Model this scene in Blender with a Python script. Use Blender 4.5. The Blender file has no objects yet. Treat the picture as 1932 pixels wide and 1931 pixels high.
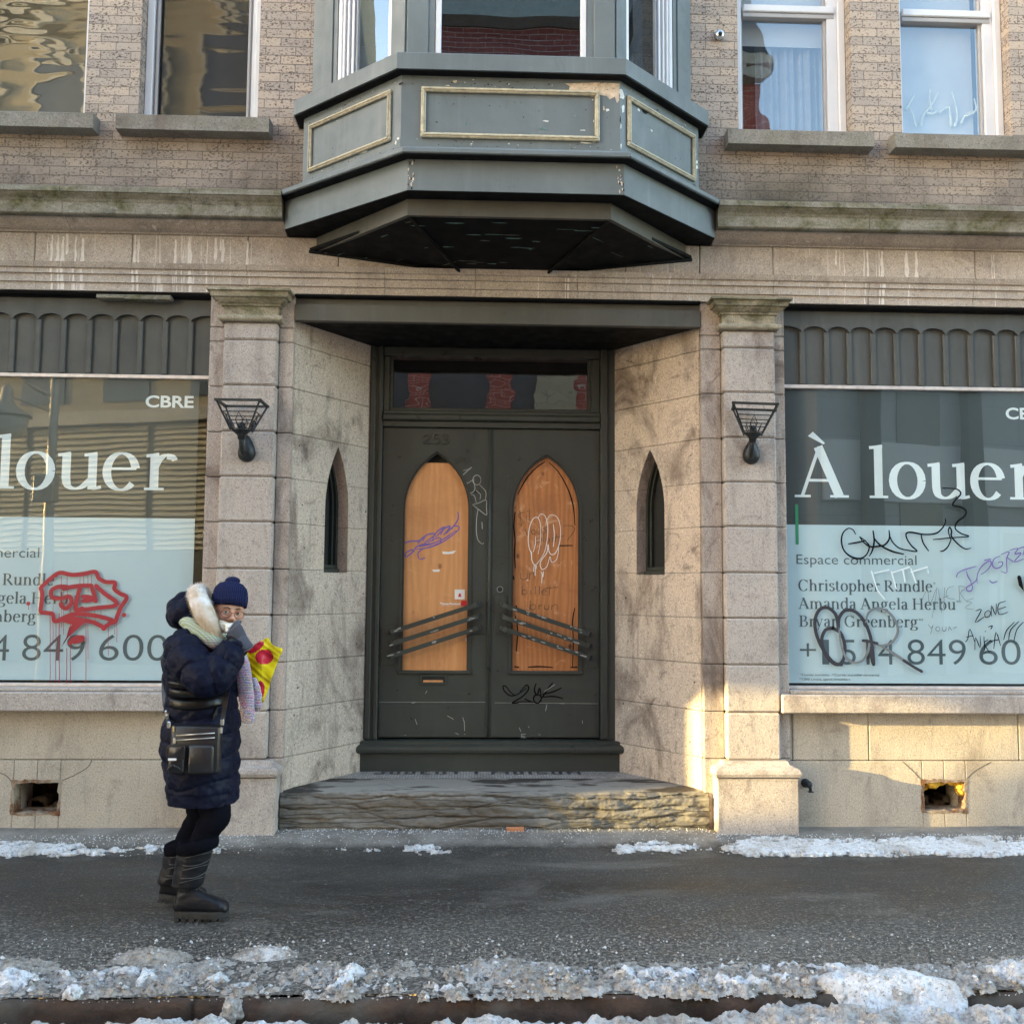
import bpy, bmesh, math, random
import numpy as np
from mathutils import Vector, Matrix, noise as mnoise
random.seed(7)
R = math.radians
SC = bpy.context.scene
COL = SC.collection

# ---------------------------------------------------------------- camera
DIST, EYE, FPX = 6.55, 1.68, 1800.0          # metres to the pilaster fronts, lens height, focal length in 1932-px units
PITCH, YAW, ROLL = R(4.5693), R(-2.0224), R(.4226)

def cam_rot(x, y, z):
    c, s = math.cos(ROLL), math.sin(ROLL); x, z = c*x-s*z, s*x+c*z
    c, s = math.cos(PITCH), math.sin(PITCH); y, z = c*y-s*z, s*y+c*z
    c, s = math.cos(YAW), math.sin(YAW); x, y = c*x-s*y, s*x+c*y
    return Vector((x, y, z))

cam = bpy.data.cameras.new('camera')
camo = bpy.data.objects.new('camera', cam); COL.objects.link(camo)
rt, fw, up = cam_rot(1, 0, 0), cam_rot(0, 1, 0), cam_rot(0, 0, 1)
m = Matrix((rt, up, -fw)).transposed().to_4x4(); m.translation = (0, -DIST, EYE)
camo.matrix_world = m
cam.sensor_width = 36; cam.sensor_fit = 'HORIZONTAL'; cam.lens = FPX/1932*36
cam.clip_start = .05; cam.clip_end = 2000
SC.camera = camo

# ---------------------------------------------------------------- light
SUN_AZ, SUN_EL = R(10.7), R(9.0)
SUN_DIR = Vector((math.cos(SUN_EL)*math.cos(SUN_AZ), math.cos(SUN_EL)*math.sin(SUN_AZ), -math.sin(SUN_EL)))
W = bpy.data.worlds.new('World'); SC.world = W; W.use_nodes = True
wn = W.node_tree
bg = wn.nodes['Background']; bg.inputs['Strength'].default_value = .15
sky = wn.nodes.new('ShaderNodeTexSky'); sky.sky_type = 'NISHITA'; sky.sun_disc = False
sky.sun_elevation = SUN_EL; sky.sun_rotation = math.atan2(-SUN_DIR.x, -SUN_DIR.y) % (2*math.pi)
sky.air_density = 1.0; sky.dust_density = 1.3; sky.ozone_density = .55
wn.links.new(sky.outputs[0], bg.inputs['Color'])
sl = bpy.data.lights.new('sun', 'SUN'); sl.energy = 2.2; sl.angle = R(.5); sl.color = (1, .74, .30)
so = bpy.data.objects.new('sun', sl); COL.objects.link(so); so.location = (-40, -12, 20)
so.rotation_euler = SUN_DIR.to_track_quat('-Z', 'Y').to_euler()
SC.view_settings.view_transform = 'Standard'; SC.view_settings.look = 'None'
SC.view_settings.exposure = 3.42; SC.view_settings.gamma = 1

# ---------------------------------------------------------------- measuring: a photo point (1932-px frame) on the plane y = Y
def at(u, v, Y):
    d = cam_rot((u-966)/FPX, 1, -(v-965.5)/FPX); k = (DIST+Y)/d.y
    return d.x*k, EYE+d.z*k
def XA(u, v, Y): return at(u, v, Y)[0]
def ZA(u, v, Y): return at(u, v, Y)[1]
def zoomer(u0, v0, k): return lambda x, y: (u0+x*k, v0+y*k)
def world_pts(zf, pts, Y): return [at(*zf(x, y), Y) for x, y in pts]

# ---------------------------------------------------------------- node helpers
class Mat:
    def __init__(s, name, rough=.6, metal=0, spec=.5):
        s.m = bpy.data.materials.new(name); s.m.use_nodes = True; s.t = s.m.node_tree
        s.b = s.t.nodes['Principled BSDF']; s.out = s.t.nodes['Material Output']
        s.b.inputs['Roughness'].default_value = rough; s.b.inputs['Metallic'].default_value = metal
        s.b.inputs['Specular IOR Level'].default_value = spec
        s.co = s.n('ShaderNodeTexCoord').outputs['Object']
    def n(s, t, **k):
        nd = s.t.nodes.new(t)
        for a, b in k.items(): setattr(nd, a, b)
        return nd
    def put(s, sock, v):
        if hasattr(v, 'is_linked') or isinstance(v, bpy.types.NodeSocket): s.t.links.new(v, sock)
        elif isinstance(v, (tuple, list)): sock.default_value = tuple(v)+((1,) if len(v) == 3 and len(sock.default_value) == 4 else ())
        else: sock.default_value = v
    def map(s, scale=(1, 1, 1), vec=None, loc=(0, 0, 0), rot=(0, 0, 0)):
        nd = s.n('ShaderNodeMapping'); s.put(nd.inputs['Vector'], vec or s.co)
        nd.inputs['Scale'].default_value = scale; nd.inputs['Location'].default_value = loc; nd.inputs['Rotation'].default_value = rot
        return nd.outputs[0]
    def noise(s, scale, detail=4, rough=.55, dist=0, vec=None):
        nd = s.n('ShaderNodeTexNoise'); s.put(nd.inputs['Vector'], vec or s.co)
        for k, v in (('Scale', scale), ('Detail', detail), ('Roughness', rough), ('Distortion', dist)): nd.inputs[k].default_value = v
        return nd.outputs['Fac']
    def voro(s, scale, feat='F1', vec=None, out='Distance', rnd=1):
        nd = s.n('ShaderNodeTexVoronoi', feature=feat); s.put(nd.inputs['Vector'], vec or s.co)
        nd.inputs['Scale'].default_value = scale; nd.inputs['Randomness'].default_value = rnd
        return nd.outputs[out]
    def wave(s, scale, dist, vec=None, detail=2, dscale=1, kind='BANDS', d='X', prof='SIN'):
        nd = s.n('ShaderNodeTexWave', wave_type=kind, wave_profile=prof)
        if kind == 'BANDS': nd.bands_direction = d
        else: nd.rings_direction = d
        s.put(nd.inputs['Vector'], vec or s.co)
        for k, v in (('Scale', scale), ('Distortion', dist), ('Detail', detail), ('Detail Scale', dscale)): nd.inputs[k].default_value = v
        return nd.outputs['Fac']
    def math(s, op, a, b=0, clamp=False):
        nd = s.n('ShaderNodeMath', operation=op, use_clamp=clamp); s.put(nd.inputs[0], a); s.put(nd.inputs[1], b); return nd.outputs[0]
    def rng(s, f, a, b, c=0., d=1.):
        nd = s.n('ShaderNodeMapRange'); s.put(nd.inputs[0], f)
        for i, v in zip((1, 2, 3, 4), (a, b, c, d)): nd.inputs[i].default_value = v
        return nd.outputs[0]
    def mix(s, f, a, b, mode='MIX'):
        nd = s.n('ShaderNodeMix', data_type='RGBA', blend_type=mode); s.put(nd.inputs[0], f); s.put(nd.inputs[6], a); s.put(nd.inputs[7], b); return nd.outputs[2]
    def ramp(s, f, stops):
        nd = s.n('ShaderNodeValToRGB'); s.put(nd.inputs[0], f); e = nd.color_ramp.elements
        while len(e) < len(stops): e.new(.5)
        for q, (p, c) in zip(e, stops): q.position = p; q.color = tuple(c)+(1,)
        return nd.outputs[0]
    def axis(s, i, vec=None):
        nd = s.n('ShaderNodeSeparateXYZ'); s.put(nd.inputs[0], vec or s.co); return nd.outputs[i]
    def comb(s, x, y, z):
        nd = s.n('ShaderNodeCombineXYZ'); s.put(nd.inputs[0], x); s.put(nd.inputs[1], y); s.put(nd.inputs[2], z); return nd.outputs[0]
    def island(s): return s.n('ShaderNodeNewGeometry').outputs['Random Per Island']
    def color(s, c): s.put(s.b.inputs['Base Color'], c); return s
    def rough(s, v): s.put(s.b.inputs['Roughness'], v); return s
    def bump(s, h, strength=.5, dist=.01):
        nd = s.n('ShaderNodeBump'); nd.inputs['Strength'].default_value = strength; nd.inputs['Distance'].default_value = dist
        s.put(nd.inputs['Height'], h)
        if s.b.inputs['Normal'].is_linked: s.t.links.new(s.b.inputs['Normal'].links[0].from_socket, nd.inputs['Normal'])
        s.t.links.new(nd.outputs[0], s.b.inputs['Normal']); return s

def plain(name, c, rough=.6, metal=0, var=.12, scale=12, bump=0, spec=.5):
    q = Mat(name, rough, metal, spec)
    f = q.rng(q.noise(scale, 5), .3, .7)
    q.color(q.mix(f, tuple(x*(1-var) for x in c), tuple(min(1, x*(1+var)) for x in c)))
    if bump: q.bump(q.noise(scale*6, 4), bump, .004)
    return q.m

def stone(name, base, grime=.5, moss=0., moss_z=None, grain=1., drip=0., warm=.0, soot=.0):
    q = Mat(name, .88, spec=.25)
    isl = q.island()
    c = q.mix(q.rng(q.noise(2.3, 6, .6), .32, .7), tuple(x*.86 for x in base), tuple(x*1.1 for x in base))
    c = q.mix(q.rng(isl, 0, 1, 0, .5), c, q.mix(isl, (base[0]*.80, base[1]*.80, base[2]*.84), (base[0]*1.16, base[1]*1.12, base[2]*1.05)))
    sp = q.noise(95*grain, 3, .7)
    c = q.mix(q.rng(sp, .53, .68, 0, .85), c, (base[0]*.40, base[1]*.38, base[2]*.38))
    c = q.mix(q.rng(q.noise(120*grain, 2, .6, vec=q.map(loc=(5, 3, 1))), .55, .70, 0, .75), c, tuple(min(.8, x*1.6) for x in base))
    st = q.noise(1.6, 7, .62, 1.2, vec=q.map((1.6, 1.6, .8), loc=(3, 7, 2)))
    c = q.mix(q.rng(st, .52, .72, 0, grime), c, (.13, .095, .078))
    c = q.mix(q.rng(q.noise(5.5, 8, .7, 1.5, vec=q.map(loc=(11, 2, 5))), .57, .70, 0, grime*.75), c, (.115, .085, .075))
    run = q.noise(1.0, 7, .72, 1.4, vec=q.map((8, 8, 1.3)))
    c = q.mix(q.rng(run, .53, .72, 0, grime*.6), c, (.15, .125, .11))
    if drip:
        dr = q.math('MULTIPLY', q.rng(q.noise(1.0, 4, .6, .5, vec=q.map((26, 26, 1.1), loc=(2.3, 0, .7))), .60, .645),
                    q.rng(q.noise(1.1, 2, vec=q.map((1.2, 1.2, .1), loc=(.2, 0, 0))), .5, .6))
        c = q.mix(q.math('MULTIPLY', dr, drip), c, (.62, .57, .53))
    if moss:
        z = q.axis(2)
        mk = q.noise(3.0, 8, .72, .8, vec=q.map((1.1, 1.1, 2.2), loc=(1, 4, 9)))
        if moss_z: mk = q.math('ADD', mk, q.rng(z, moss_z[0], moss_z[1], -.35, .06))
        c = q.mix(q.rng(mk, .43, .62, 0, moss), c, q.mix(q.rng(q.noise(40, 4, .7), .35, .65), (.055, .060, .032), (.17, .155, .075)))
        c = q.mix(q.rng(q.noise(4.2, 8, .75, .5, vec=q.map((1, 1, 2), loc=(7, 1, 3))), .55, .68, 0, moss), c, (.035, .034, .030))
    if soot: c = q.mix(q.rng(q.noise(1.1, 6, .65, .8, vec=q.map(loc=(9, 9, 1))), .46, .66, 0, soot), c, (.045, .042, .04))
    q.color(c)
    q.bump(q.math('ADD', q.math('MULTIPLY', sp, .6), q.math('MULTIPLY', q.noise(14, 6, .65), 1.3)), .55, .006)
    return q.m

M = {}
M['stone'] = stone('pinkish granite', (.45, .405, .375), .6)
M['stone_strip'] = stone('streaked granite', (.43, .375, .34), 1.0)
M['stone_reveal'] = stone('smooth beige limestone', (.54, .46, .39), 1.0, grain=.7)
M['stone_base'] = stone('yellowish granite', (.46, .41, .345), .5)
M['stone_frieze'] = stone('weathered limestone', (.45, .39, .335), .5, drip=.9)
M['stone_moss'] = stone('mossy limestone', (.27, .255, .215), .7, moss=.9)
M['stone_cap'] = stone('lichen limestone', (.40, .36, .28), .45, moss=.75, moss_z=(3.3, 3.6))
M['stone_sill'] = stone('grey stained sill stone', (.25, .235, .21), .75, moss=.25)
M['stone_step'] = stone('dark layered bluestone', (.20, .185, .155), .6, grain=.8)
M['mortar'] = plain('dark mortar', (.12, .105, .09), .95)  # dark mortar core behind the joints, also used for cracks

def brick_mat(name, u=.213, h=.0662, w=.006):
    q = Mat(name, .85, spec=.25)
    xyz = [q.axis(i) for i in range(3)]
    uv = q.comb(q.math('ADD', xyz[0], q.math('MULTIPLY', xyz[1], 1.37)), xyz[2], 0)
    wob = q.noise(9, 3)
    uv2 = q.n('ShaderNodeVectorMath', operation='ADD'); q.put(uv2.inputs[0], uv); q.put(uv2.inputs[1], q.comb(q.math('MULTIPLY', q.math('SUBTRACT', wob, .5), .004), q.math('MULTIPLY', q.math('SUBTRACT', q.noise(7, 3, vec=q.map(loc=(4, 4, 4))), .5), .0035), 0))
    uv = uv2.outputs[0]
    bt = q.n('ShaderNodeTexBrick', offset=.5, offset_frequency=2); q.put(bt.inputs['Vector'], uv)
    for k, v in (('Scale', 1), ('Mortar Size', w*.5), ('Mortar Smooth', .25), ('Bias', -.1), ('Brick Width', u), ('Row Height', h)): bt.inputs[k].default_value = v
    bt.inputs['Color1'].default_value = (.54, .435, .345, 1); bt.inputs['Color2'].default_value = (.38, .325, .285, 1); bt.inputs['Mortar'].default_value = (.2, .17, .145, 1)
    c = bt.outputs['Color']; mort = bt.outputs['Fac']
    c = q.mix(q.rng(q.noise(7, 3, .6), .35, .7, 0, .5), c, (.47, .40, .36))
    sp = q.noise(62, 3, .75, 0, vec=q.map((.75, .75, 1.2)))
    dens = q.noise(4.3, 3, .6, vec=q.map((1, 1, 3.3)))
    thr = q.math('ADD', sp, q.math('MULTIPLY', q.math('SUBTRACT', dens, .5), .28))
    c = q.mix(q.rng(thr, .545, .60, 0, .86), c, (.055, .04, .037))
    c = q.mix(q.rng(mort, .12, .5, 0, 1), c, q.mix(q.rng(q.noise(5, 4), .3, .7), (.25, .21, .18), (.17, .145, .125)))
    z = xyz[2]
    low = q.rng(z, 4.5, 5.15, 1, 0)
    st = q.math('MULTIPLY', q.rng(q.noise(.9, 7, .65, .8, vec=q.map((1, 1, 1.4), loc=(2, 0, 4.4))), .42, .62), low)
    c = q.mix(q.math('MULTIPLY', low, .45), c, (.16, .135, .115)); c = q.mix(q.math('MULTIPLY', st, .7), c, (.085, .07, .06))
    # a black-green algae run beside the bay, right side
    dx = q.math('ABSOLUTE', q.math('SUBTRACT', xyz[0], 2.05))
    a = q.math('MULTIPLY', q.rng(q.math('ADD', dx, q.math('MULTIPLY', q.math('SUBTRACT', q.noise(2.5, 6, .7, vec=q.map(loc=(1, 1, 8))), .5), 1.2)), .1, .75, 1, 0), q.rng(z, 4.42, 4.82, 1, 0))
    c = q.mix(q.math('MULTIPLY', a, .8), c, (.045, .047, .036))
    dx = q.math('ABSOLUTE', q.math('ADD', xyz[0], 1.55))
    a = q.math('MULTIPLY', q.rng(q.math('ADD', dx, q.math('MULTIPLY', q.math('SUBTRACT', q.noise(3.5, 6, .7), .5), .8)), .05, .4, 1, 0), q.rng(z, 4.4, 4.62, 1, 0))
    c = q.mix(q.math('MULTIPLY', a, .6), c, (.07, .065, .04))
    q.color(c)
    q.bump(q.math('ADD', q.math('MULTIPLY', q.math('SUBTRACT', 1, mort), 1.0), q.math('MULTIPLY', q.rng(thr, .53, .62, 1, 0), .35)), .7, .006)
    return q.m
M['brick'] = brick_mat('iron spot brick')

def painted(name, c, rough=.42, wear=.25, chalk=.25, streak=True):
    q = Mat(name, rough, spec=.45)
    col = q.mix(q.rng(q.noise(1.7, 6, .6, .5), .3, .7), tuple(x*.82 for x in c), tuple(x*1.15 for x in c))
    if streak: col = q.mix(q.rng(q.noise(1, 5, .6, .2, vec=q.map((14, 14, 1.1))), .5, .75, 0, chalk), col, tuple(min(1, x*1.5+.01) for x in c))
    col = q.mix(q.rng(q.noise(6, 8, .7, 1, vec=q.map(loc=(3, 3, 3))), .58, .72, 0, wear), col, tuple(x*.45 for x in c))
    col = q.mix(q.rng(q.noise(55, 4, .8, vec=q.map(loc=(8, 1, 3))), .70, .74, 0, wear*2), col, tuple(min(1, x*2.4+.03) for x in c))
    q.color(col); q.rough(q.rng(q.noise(9, 5), .3, .7, rough-.1, rough+.15))
    q.bump(q.math('ADD', q.noise(30, 5, .6), q.noise(5, 2)), .16, .006); return q.m
M['bay_paint'] = painted('grey green bay paint', (.140, .166, .176), .5, .3, .3)
M['bay_dark'] = painted('soffit paint and shadow strips', (.0075, .008, .009), .6, .2, .15); M['bay_dark'].node_tree.nodes['Principled BSDF'].inputs['Specular IOR Level'].default_value = .12
M['door_paint'] = painted('dark green door paint', (.040, .046, .040), .36, .3, .22)
M['valance'] = painted('charcoal valance paint', (.070, .072, .067), .55, .35, .35)
M['lintel'] = painted('brown grey lintel paint', (.085, .083, .072), .5, .35, .3)
M['trim'] = plain('bare pine moulding', (.50, .45, .33), .7, var=.25, scale=30)
M['peel'] = plain('exposed primer', (.62, .50, .38), .8, var=.3, scale=25, bump=.5)
M['peel_white'] = plain('white flaking primer', (.68, .69, .66), .8, var=.1, scale=30)
M['peel_green'] = plain('old sea green paint', (.10, .20, .18), .7, var=.3, scale=30)
M['vinyl'] = plain('white vinyl window frame', (.72, .73, .76), .35, var=.05, scale=4)
M['vinyl_grey'] = plain('grey vinyl channel', (.42, .41, .42), .4, var=.05)
M['alu'] = plain('pale aluminium strip', (.62, .55, .52), .45, .3, var=.15, scale=20)
M['black'] = plain('black void', (.012, .012, .012), .8, var=.3)  # near black for openings, holes and backings
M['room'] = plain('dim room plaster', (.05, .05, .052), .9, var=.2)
q = Mat('rust stained rim', .9, spec=.2); q.color(q.mix(q.rng(q.noise(7, 6, .7), .44, .60), (.34, .29, .23), q.mix(q.rng(q.noise(30, 4), .4, .65), (.20, .085, .035), (.09, .045, .03)))); q.bump(q.noise(60, 5, .7), .7, .006); M['rust'] = q.m
M['iron'] = plain('black wrought iron', (.035, .04, .045), .45, .6, var=.4, scale=30, bump=.4)
M['chrome'] = plain('chrome', (.75, .76, .78), .12, 1, var=.05)

def glass(name, refl, tint=(.85, .9, .9), wav=(1.2, .004), rough=.0, gcol=(.95, .97, 1), stretch=(1, 1, 1)):
    m = bpy.data.materials.new(name); m.use_nodes = True; t = m.node_tree; t.nodes.clear()
    N = t.nodes.new; L = t.links.new
    out = N('ShaderNodeOutputMaterial'); mx = N('ShaderNodeMixShader'); tr = N('ShaderNodeBsdfTransparent'); gl = N('ShaderNodeBsdfGlossy')
    tr.inputs[0].default_value = (*tint, 1); gl.inputs['Roughness'].default_value = rough; gl.inputs[0].default_value = (*gcol, 1)
    lw = N('ShaderNodeLayerWeight'); lw.inputs['Blend'].default_value = .5     # facing-based (Schlick) reflectance, the same from both sides
    pw = N('ShaderNodeMath'); pw.operation = 'POWER'; pw.inputs[1].default_value = 5; L(lw.outputs['Facing'], pw.inputs[0])
    ad = N('ShaderNodeMath'); ad.operation = 'MULTIPLY_ADD'; ad.use_clamp = True; ad.inputs[1].default_value = 1-refl; ad.inputs[2].default_value = refl; L(pw.outputs[0], ad.inputs[0])
    tc = N('ShaderNodeTexCoord'); no = N('ShaderNodeTexNoise'); no.inputs['Scale'].default_value = wav[0]; no.inputs['Detail'].default_value = 2
    mp = N('ShaderNodeMapping'); mp.inputs['Scale'].default_value = stretch; L(tc.outputs['Object'], mp.inputs[0]); L(mp.outputs[0], no.inputs['Vector'])
    bp = N('ShaderNodeBump'); bp.inputs['Strength'].default_value = 1; bp.inputs['Distance'].default_value = wav[1]; L(no.outputs['Fac'], bp.inputs['Height'])
    L(bp.outputs[0], gl.inputs['Normal'])
    L(ad.outputs[0], mx.inputs[0]); L(tr.outputs[0], mx.inputs[1]); L(gl.outputs[0], mx.inputs[2]); L(mx.outputs[0], out.inputs[0])
    return m
M['glass_shop'] = glass('shop window glass', .085, (.96, .98, .98), (.8, .0022))
M['glass_up'] = glass('upper window glass', .17, (.86, .88, .9), (1.6, .005), gcol=(.80, .90, 1))
M['glass_wavy'] = glass('wavy window glass', .17, (.7, .72, .74), (1.3, .006), stretch=(1, 1, 3))
M['glass_screen'] = glass('screened window glass', .085, (.45, .45, .46), (1.1, .004), .03, stretch=(.7, 1, 4))
M['glass_bay'] = glass('bay window glass', .16, (.7, .72, .74), (1.0, .002), gcol=(.50, .72, 1))
M['glass_old'] = glass('old rippled glass', .16, (.6, .6, .6), (3, .0018))

# ---------------------------------------------------------------- mesh builder
class MB:
    def __init__(s): s.v = []; s.f = []; s.k = []; s.sm = []
    def add(s, v, f, k=0, sm=False):
        o = len(s.v); s.v += [tuple(p) for p in v]
        for q in f: s.f.append(tuple(i+o for i in q)); s.k.append(k); s.sm.append(sm)
        return s
    def box(s, x0, x1, y0, y1, z0, z1, bev=0, k=0):
        if x0 > x1: x0, x1 = x1, x0
        if y0 > y1: y0, y1 = y1, y0
        if z0 > z1: z0, z1 = z1, z0
        if not bev:
            v = [(x, y, z) for x in (x0, x1) for y in (y0, y1) for z in (z0, z1)]
            return s.add(v, [(0, 1, 3, 2), (4, 6, 7, 5), (0, 4, 5, 1), (2, 3, 7, 6), (0, 2, 6, 4), (1, 5, 7, 3)], k)
        b = bev; X, Y, Z = (x0, x1), (y0, y1), (z0, z1); v = []; idx = {}
        for i in (0, 1):
            for j in (0, 1):
                for l in (0, 1):
                    for a in range(3):
                        p = [X[i], Y[j], Z[l]]
                        for c, (w, sgn) in enumerate(((i, 0), (j, 1), (l, 2))):
                            if c != a: p[c] += b if w == 0 else -b
                        idx[i, j, l, a] = len(v); v.append(p)
        f = []
        for a in range(3):
            for w in (0, 1):
                q = []
                for (p, r) in ((0, 0), (0, 1), (1, 1), (1, 0)):
                    t = [0, 0, 0]; o = [c for c in range(3) if c != a]; t[a] = w; t[o[0]] = p; t[o[1]] = r; q.append(idx[(*t, a)])
                f.append(q if (w == 1) == (a != 1) else q[::-1])
        for a in range(3):
            o = [c for c in range(3) if c != a]
            for p in (0, 1):
                for r in (0, 1):
                    t0 = [0, 0, 0]; t1 = [0, 0, 0]; t1[a] = 1
                    for t in (t0, t1): t[o[0]] = p; t[o[1]] = r
                    f.append([idx[(*t0, o[0])], idx[(*t1, o[0])], idx[(*t1, o[1])], idx[(*t0, o[1])]])
        for i in (0, 1):
            for j in (0, 1):
                for l in (0, 1): f.append([idx[i, j, l, a] for a in range(3)])
        return s.add(v, f, k)
    def prism(s, pts, a0, a1, plane='xz', k=0, sm=False):
        """2-D outline in a plane, extruded along the third axis from a0 to a1"""
        def P(p, a): return {'xz': (p[0], a, p[1]), 'yz': (a, p[0], p[1]), 'xy': (p[0], p[1], a)}[plane]
        n = len(pts); v = [P(p, a0) for p in pts]+[P(p, a1) for p in pts]
        s.add(v, [tuple(range(n)), tuple(range(2*n-1, n-1, -1))], k)
        return s.add(v, [(i, (i+1) % n, n+(i+1) % n, n+i) for i in range(n)], k, sm)
    def sweep(s, path, prof, k=0, closed_prof=True, caps=True):
        """profile [(out, z)] along a horizontal path [(x, y)], mitred; out is to the right of travel"""
        n = len(path); m_ = len(prof); v = []
        for i, (x, y) in enumerate(path):
            ns = []
            for a, b in ((i-1, i), (i, i+1)):
                if 0 <= a and b < n:
                    d = Vector((path[b][0]-path[a][0], path[b][1]-path[a][1])).normalized(); ns.append(Vector((d.y, -d.x)))
            nn = sum(ns, Vector((0, 0)))
            nn = nn.normalized(); nn = nn/max(.3, nn.dot(ns[0]))
            v += [(x+nn.x*o, y+nn.y*o, z) for o, z in prof]
        f = []
        for i in range(n-1):
            for j in range(m_ if closed_prof else m_-1):
                a, b = i*m_+j, i*m_+(j+1) % m_; f.append((a, b, b+m_, a+m_))
        if caps and closed_prof: f += [tuple(range(m_-1, -1, -1)), tuple(range((n-1)*m_, n*m_))]
        return s.add(v, f, k)
    def tube(s, pts, r, n=8, k=0, cap=True, sm=True):
        pts = [Vector(p) for p in pts]; v = []; rr = r if isinstance(r, (list, tuple)) else [r]*len(pts)
        u = None
        for i, p in enumerate(pts):
            d = (pts[min(i+1, len(pts)-1)]-pts[max(i-1, 0)]).normalized()
            if u is None: u = d.orthogonal().normalized()
            u = (u-d*u.dot(d)); u = u.normalized() if u.length > 1e-6 else d.orthogonal().normalized(); w = d.cross(u)
            v += [p+(u*math.cos(2*math.pi*j/n)+w*math.sin(2*math.pi*j/n))*rr[i] for j in range(n)]
        f = [(i*n+j, i*n+(j+1) % n, (i+1)*n+(j+1) % n, (i+1)*n+j) for i in range(len(pts)-1) for j in range(n)]
        if cap: f += [tuple(range(n-1, -1, -1)), tuple(range(len(v)-n, len(v)))]
        return s.add(v, f, k, sm)
    def rings(s, rings, k=0, cap=True, sm=True):
        n = len(rings[0]); v = [p for r in rings for p in r]
        f = [(i*n+j, i*n+(j+1) % n, (i+1)*n+(j+1) % n, (i+1)*n+j) for i in range(len(rings)-1) for j in range(n)]
        if cap: f += [tuple(range(n-1, -1, -1)), tuple(range(len(v)-n, len(v)))]
        return s.add(v, f, k, sm)
    def lathe(s, prof, c, n=24, k=0, sm=True):
        return s.rings([[(c[0]+r*math.cos(2*math.pi*j/n), c[1]+r*math.sin(2*math.pi*j/n), c[2]+z) for j in range(n)] for r, z in prof], k, True, sm)
    def ball(s, c, r, n=14, k=0):
        rx, ry, rz = r if isinstance(r, (tuple, list)) else (r, r, r); m_ = n//2+1
        return s.rings([[(c[0]+rx*max(.02, math.sin(math.pi*i/m_))*math.cos(2*math.pi*j/n), c[1]+ry*max(.02, math.sin(math.pi*i/m_))*math.sin(2*math.pi*j/n), c[2]-rz*math.cos(math.pi*i/m_)) for j in range(n)] for i in range(m_+1)], k)
    _lift = 0
    def stroke(s, pts, Y, w, k=0, nib=None, smooth=6, taper=False):
        """a painted line on the plane y = Y; pts are (x, z); nib=(thin, thick) makes the width follow the direction"""
        if smooth and len(pts) > 2: pts = curve(pts, smooth)
        n = len(pts); L_ = []; R_ = []
        MB._lift = (MB._lift+1) % 40; Y -= MB._lift*1.2e-5
        for i, (x, z) in enumerate(pts):
            a, b = pts[max(0, i-1)], pts[min(n-1, i+1)]; dx, dz = b[0]-a[0], b[1]-a[1]; l = math.hypot(dx, dz) or 1; dx /= l; dz /= l
            ww = w if nib is None else nib[0]+(nib[1]-nib[0])*abs(dz)**1.5
            if taper: ww *= (.55+.45*math.sin(math.pi*min(1, max(0, (i+.6)/(n+.2)))))*(1+.35*mnoise.noise(Vector((x*9, z*9, w*500))))
            y = Y-i*6e-7
            L_.append((x-dz*ww/2, y, z+dx*ww/2)); R_.append((x+dz*ww/2, y, z-dx*ww/2))
        v = L_+R_
        s.add(v, [(i, n+i, n+i+1, i+1) for i in range(n-1)], k)
        if nib is None:
            for (x, z) in (pts[0], pts[-1]): s.disc(x, z, Y-n*6e-7-4e-6, w*(.45 if not taper else .22), k, 8)
        return s
    def disc(s, x, z, Y, r, k=0, n=14):
        v = [(x+r*math.cos(2*math.pi*j/n), Y, z+r*math.sin(2*math.pi*j/n)) for j in range(n)]; return s.add(v, [tuple(range(n))], k)
    def flat(s, pts, Y, k=0): return s.add([(x, Y, z) for x, z in pts], [tuple(range(len(pts)))], k)
    def xform(s, fn): s.v = [tuple(fn(Vector(p))) for p in s.v]; return s
    def build(s, name, mats, parent=None, smooth=None, fix=True):
        me = bpy.data.meshes.new(name)
        off = parent_loc(parent)
        me.from_pydata([(x-off[0], y-off[1], z-off[2]) for x, y, z in s.v], [], s.f)
        for mt in (mats if isinstance(mats, (list, tuple)) else [mats]): me.materials.append(M[mt] if isinstance(mt, str) else mt)
        me.polygons.foreach_set('material_index', s.k)
        me.polygons.foreach_set('use_smooth', [smooth if smooth is not None else q for q in s.sm])
        if fix:
            b = bmesh.new(); b.from_mesh(me); bmesh.ops.recalc_face_normals(b, faces=b.faces); b.to_mesh(me); b.free()
        o = bpy.data.objects.new(name, me); COL.objects.link(o)
        if parent: o.parent = parent
        return o

def parent_loc(o):
    v = Vector((0, 0, 0))
    while o is not None: v += o.location; o = o.parent
    return v
def curve(pts, n=6, closed=False):
    P = [Vector(p) for p in pts]; out = []; N = len(P)
    for i in range(N if closed else N-1):
        if closed: a, b, c, d = P[i-1], P[i], P[(i+1) % N], P[(i+2) % N]
        else: a, b, c, d = P[max(0, i-1)], P[i], P[i+1], P[min(N-1, i+2)]
        for j in range(n):
            t = j/n
            out.append(tuple(.5*((2*b)+(c-a)*t+(2*a-5*b+4*c-d)*t*t+(3*b-a-3*c+d)*t**3)))
    if not closed: out.append(tuple(P[-1]))
    return out
def empty(name, loc, label=None, cat=None, group=None):
    o = bpy.data.objects.new(name, None); COL.objects.link(o); o.location = loc; o.empty_display_size = .2
    return tag(o, label, cat, group)
def tag(o, label=None, cat=None, group=None, kind=None):
    for k, v in (('label', label), ('category', cat), ('group', group), ('kind', kind)):
        if v: o[k] = v
    return o
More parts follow.
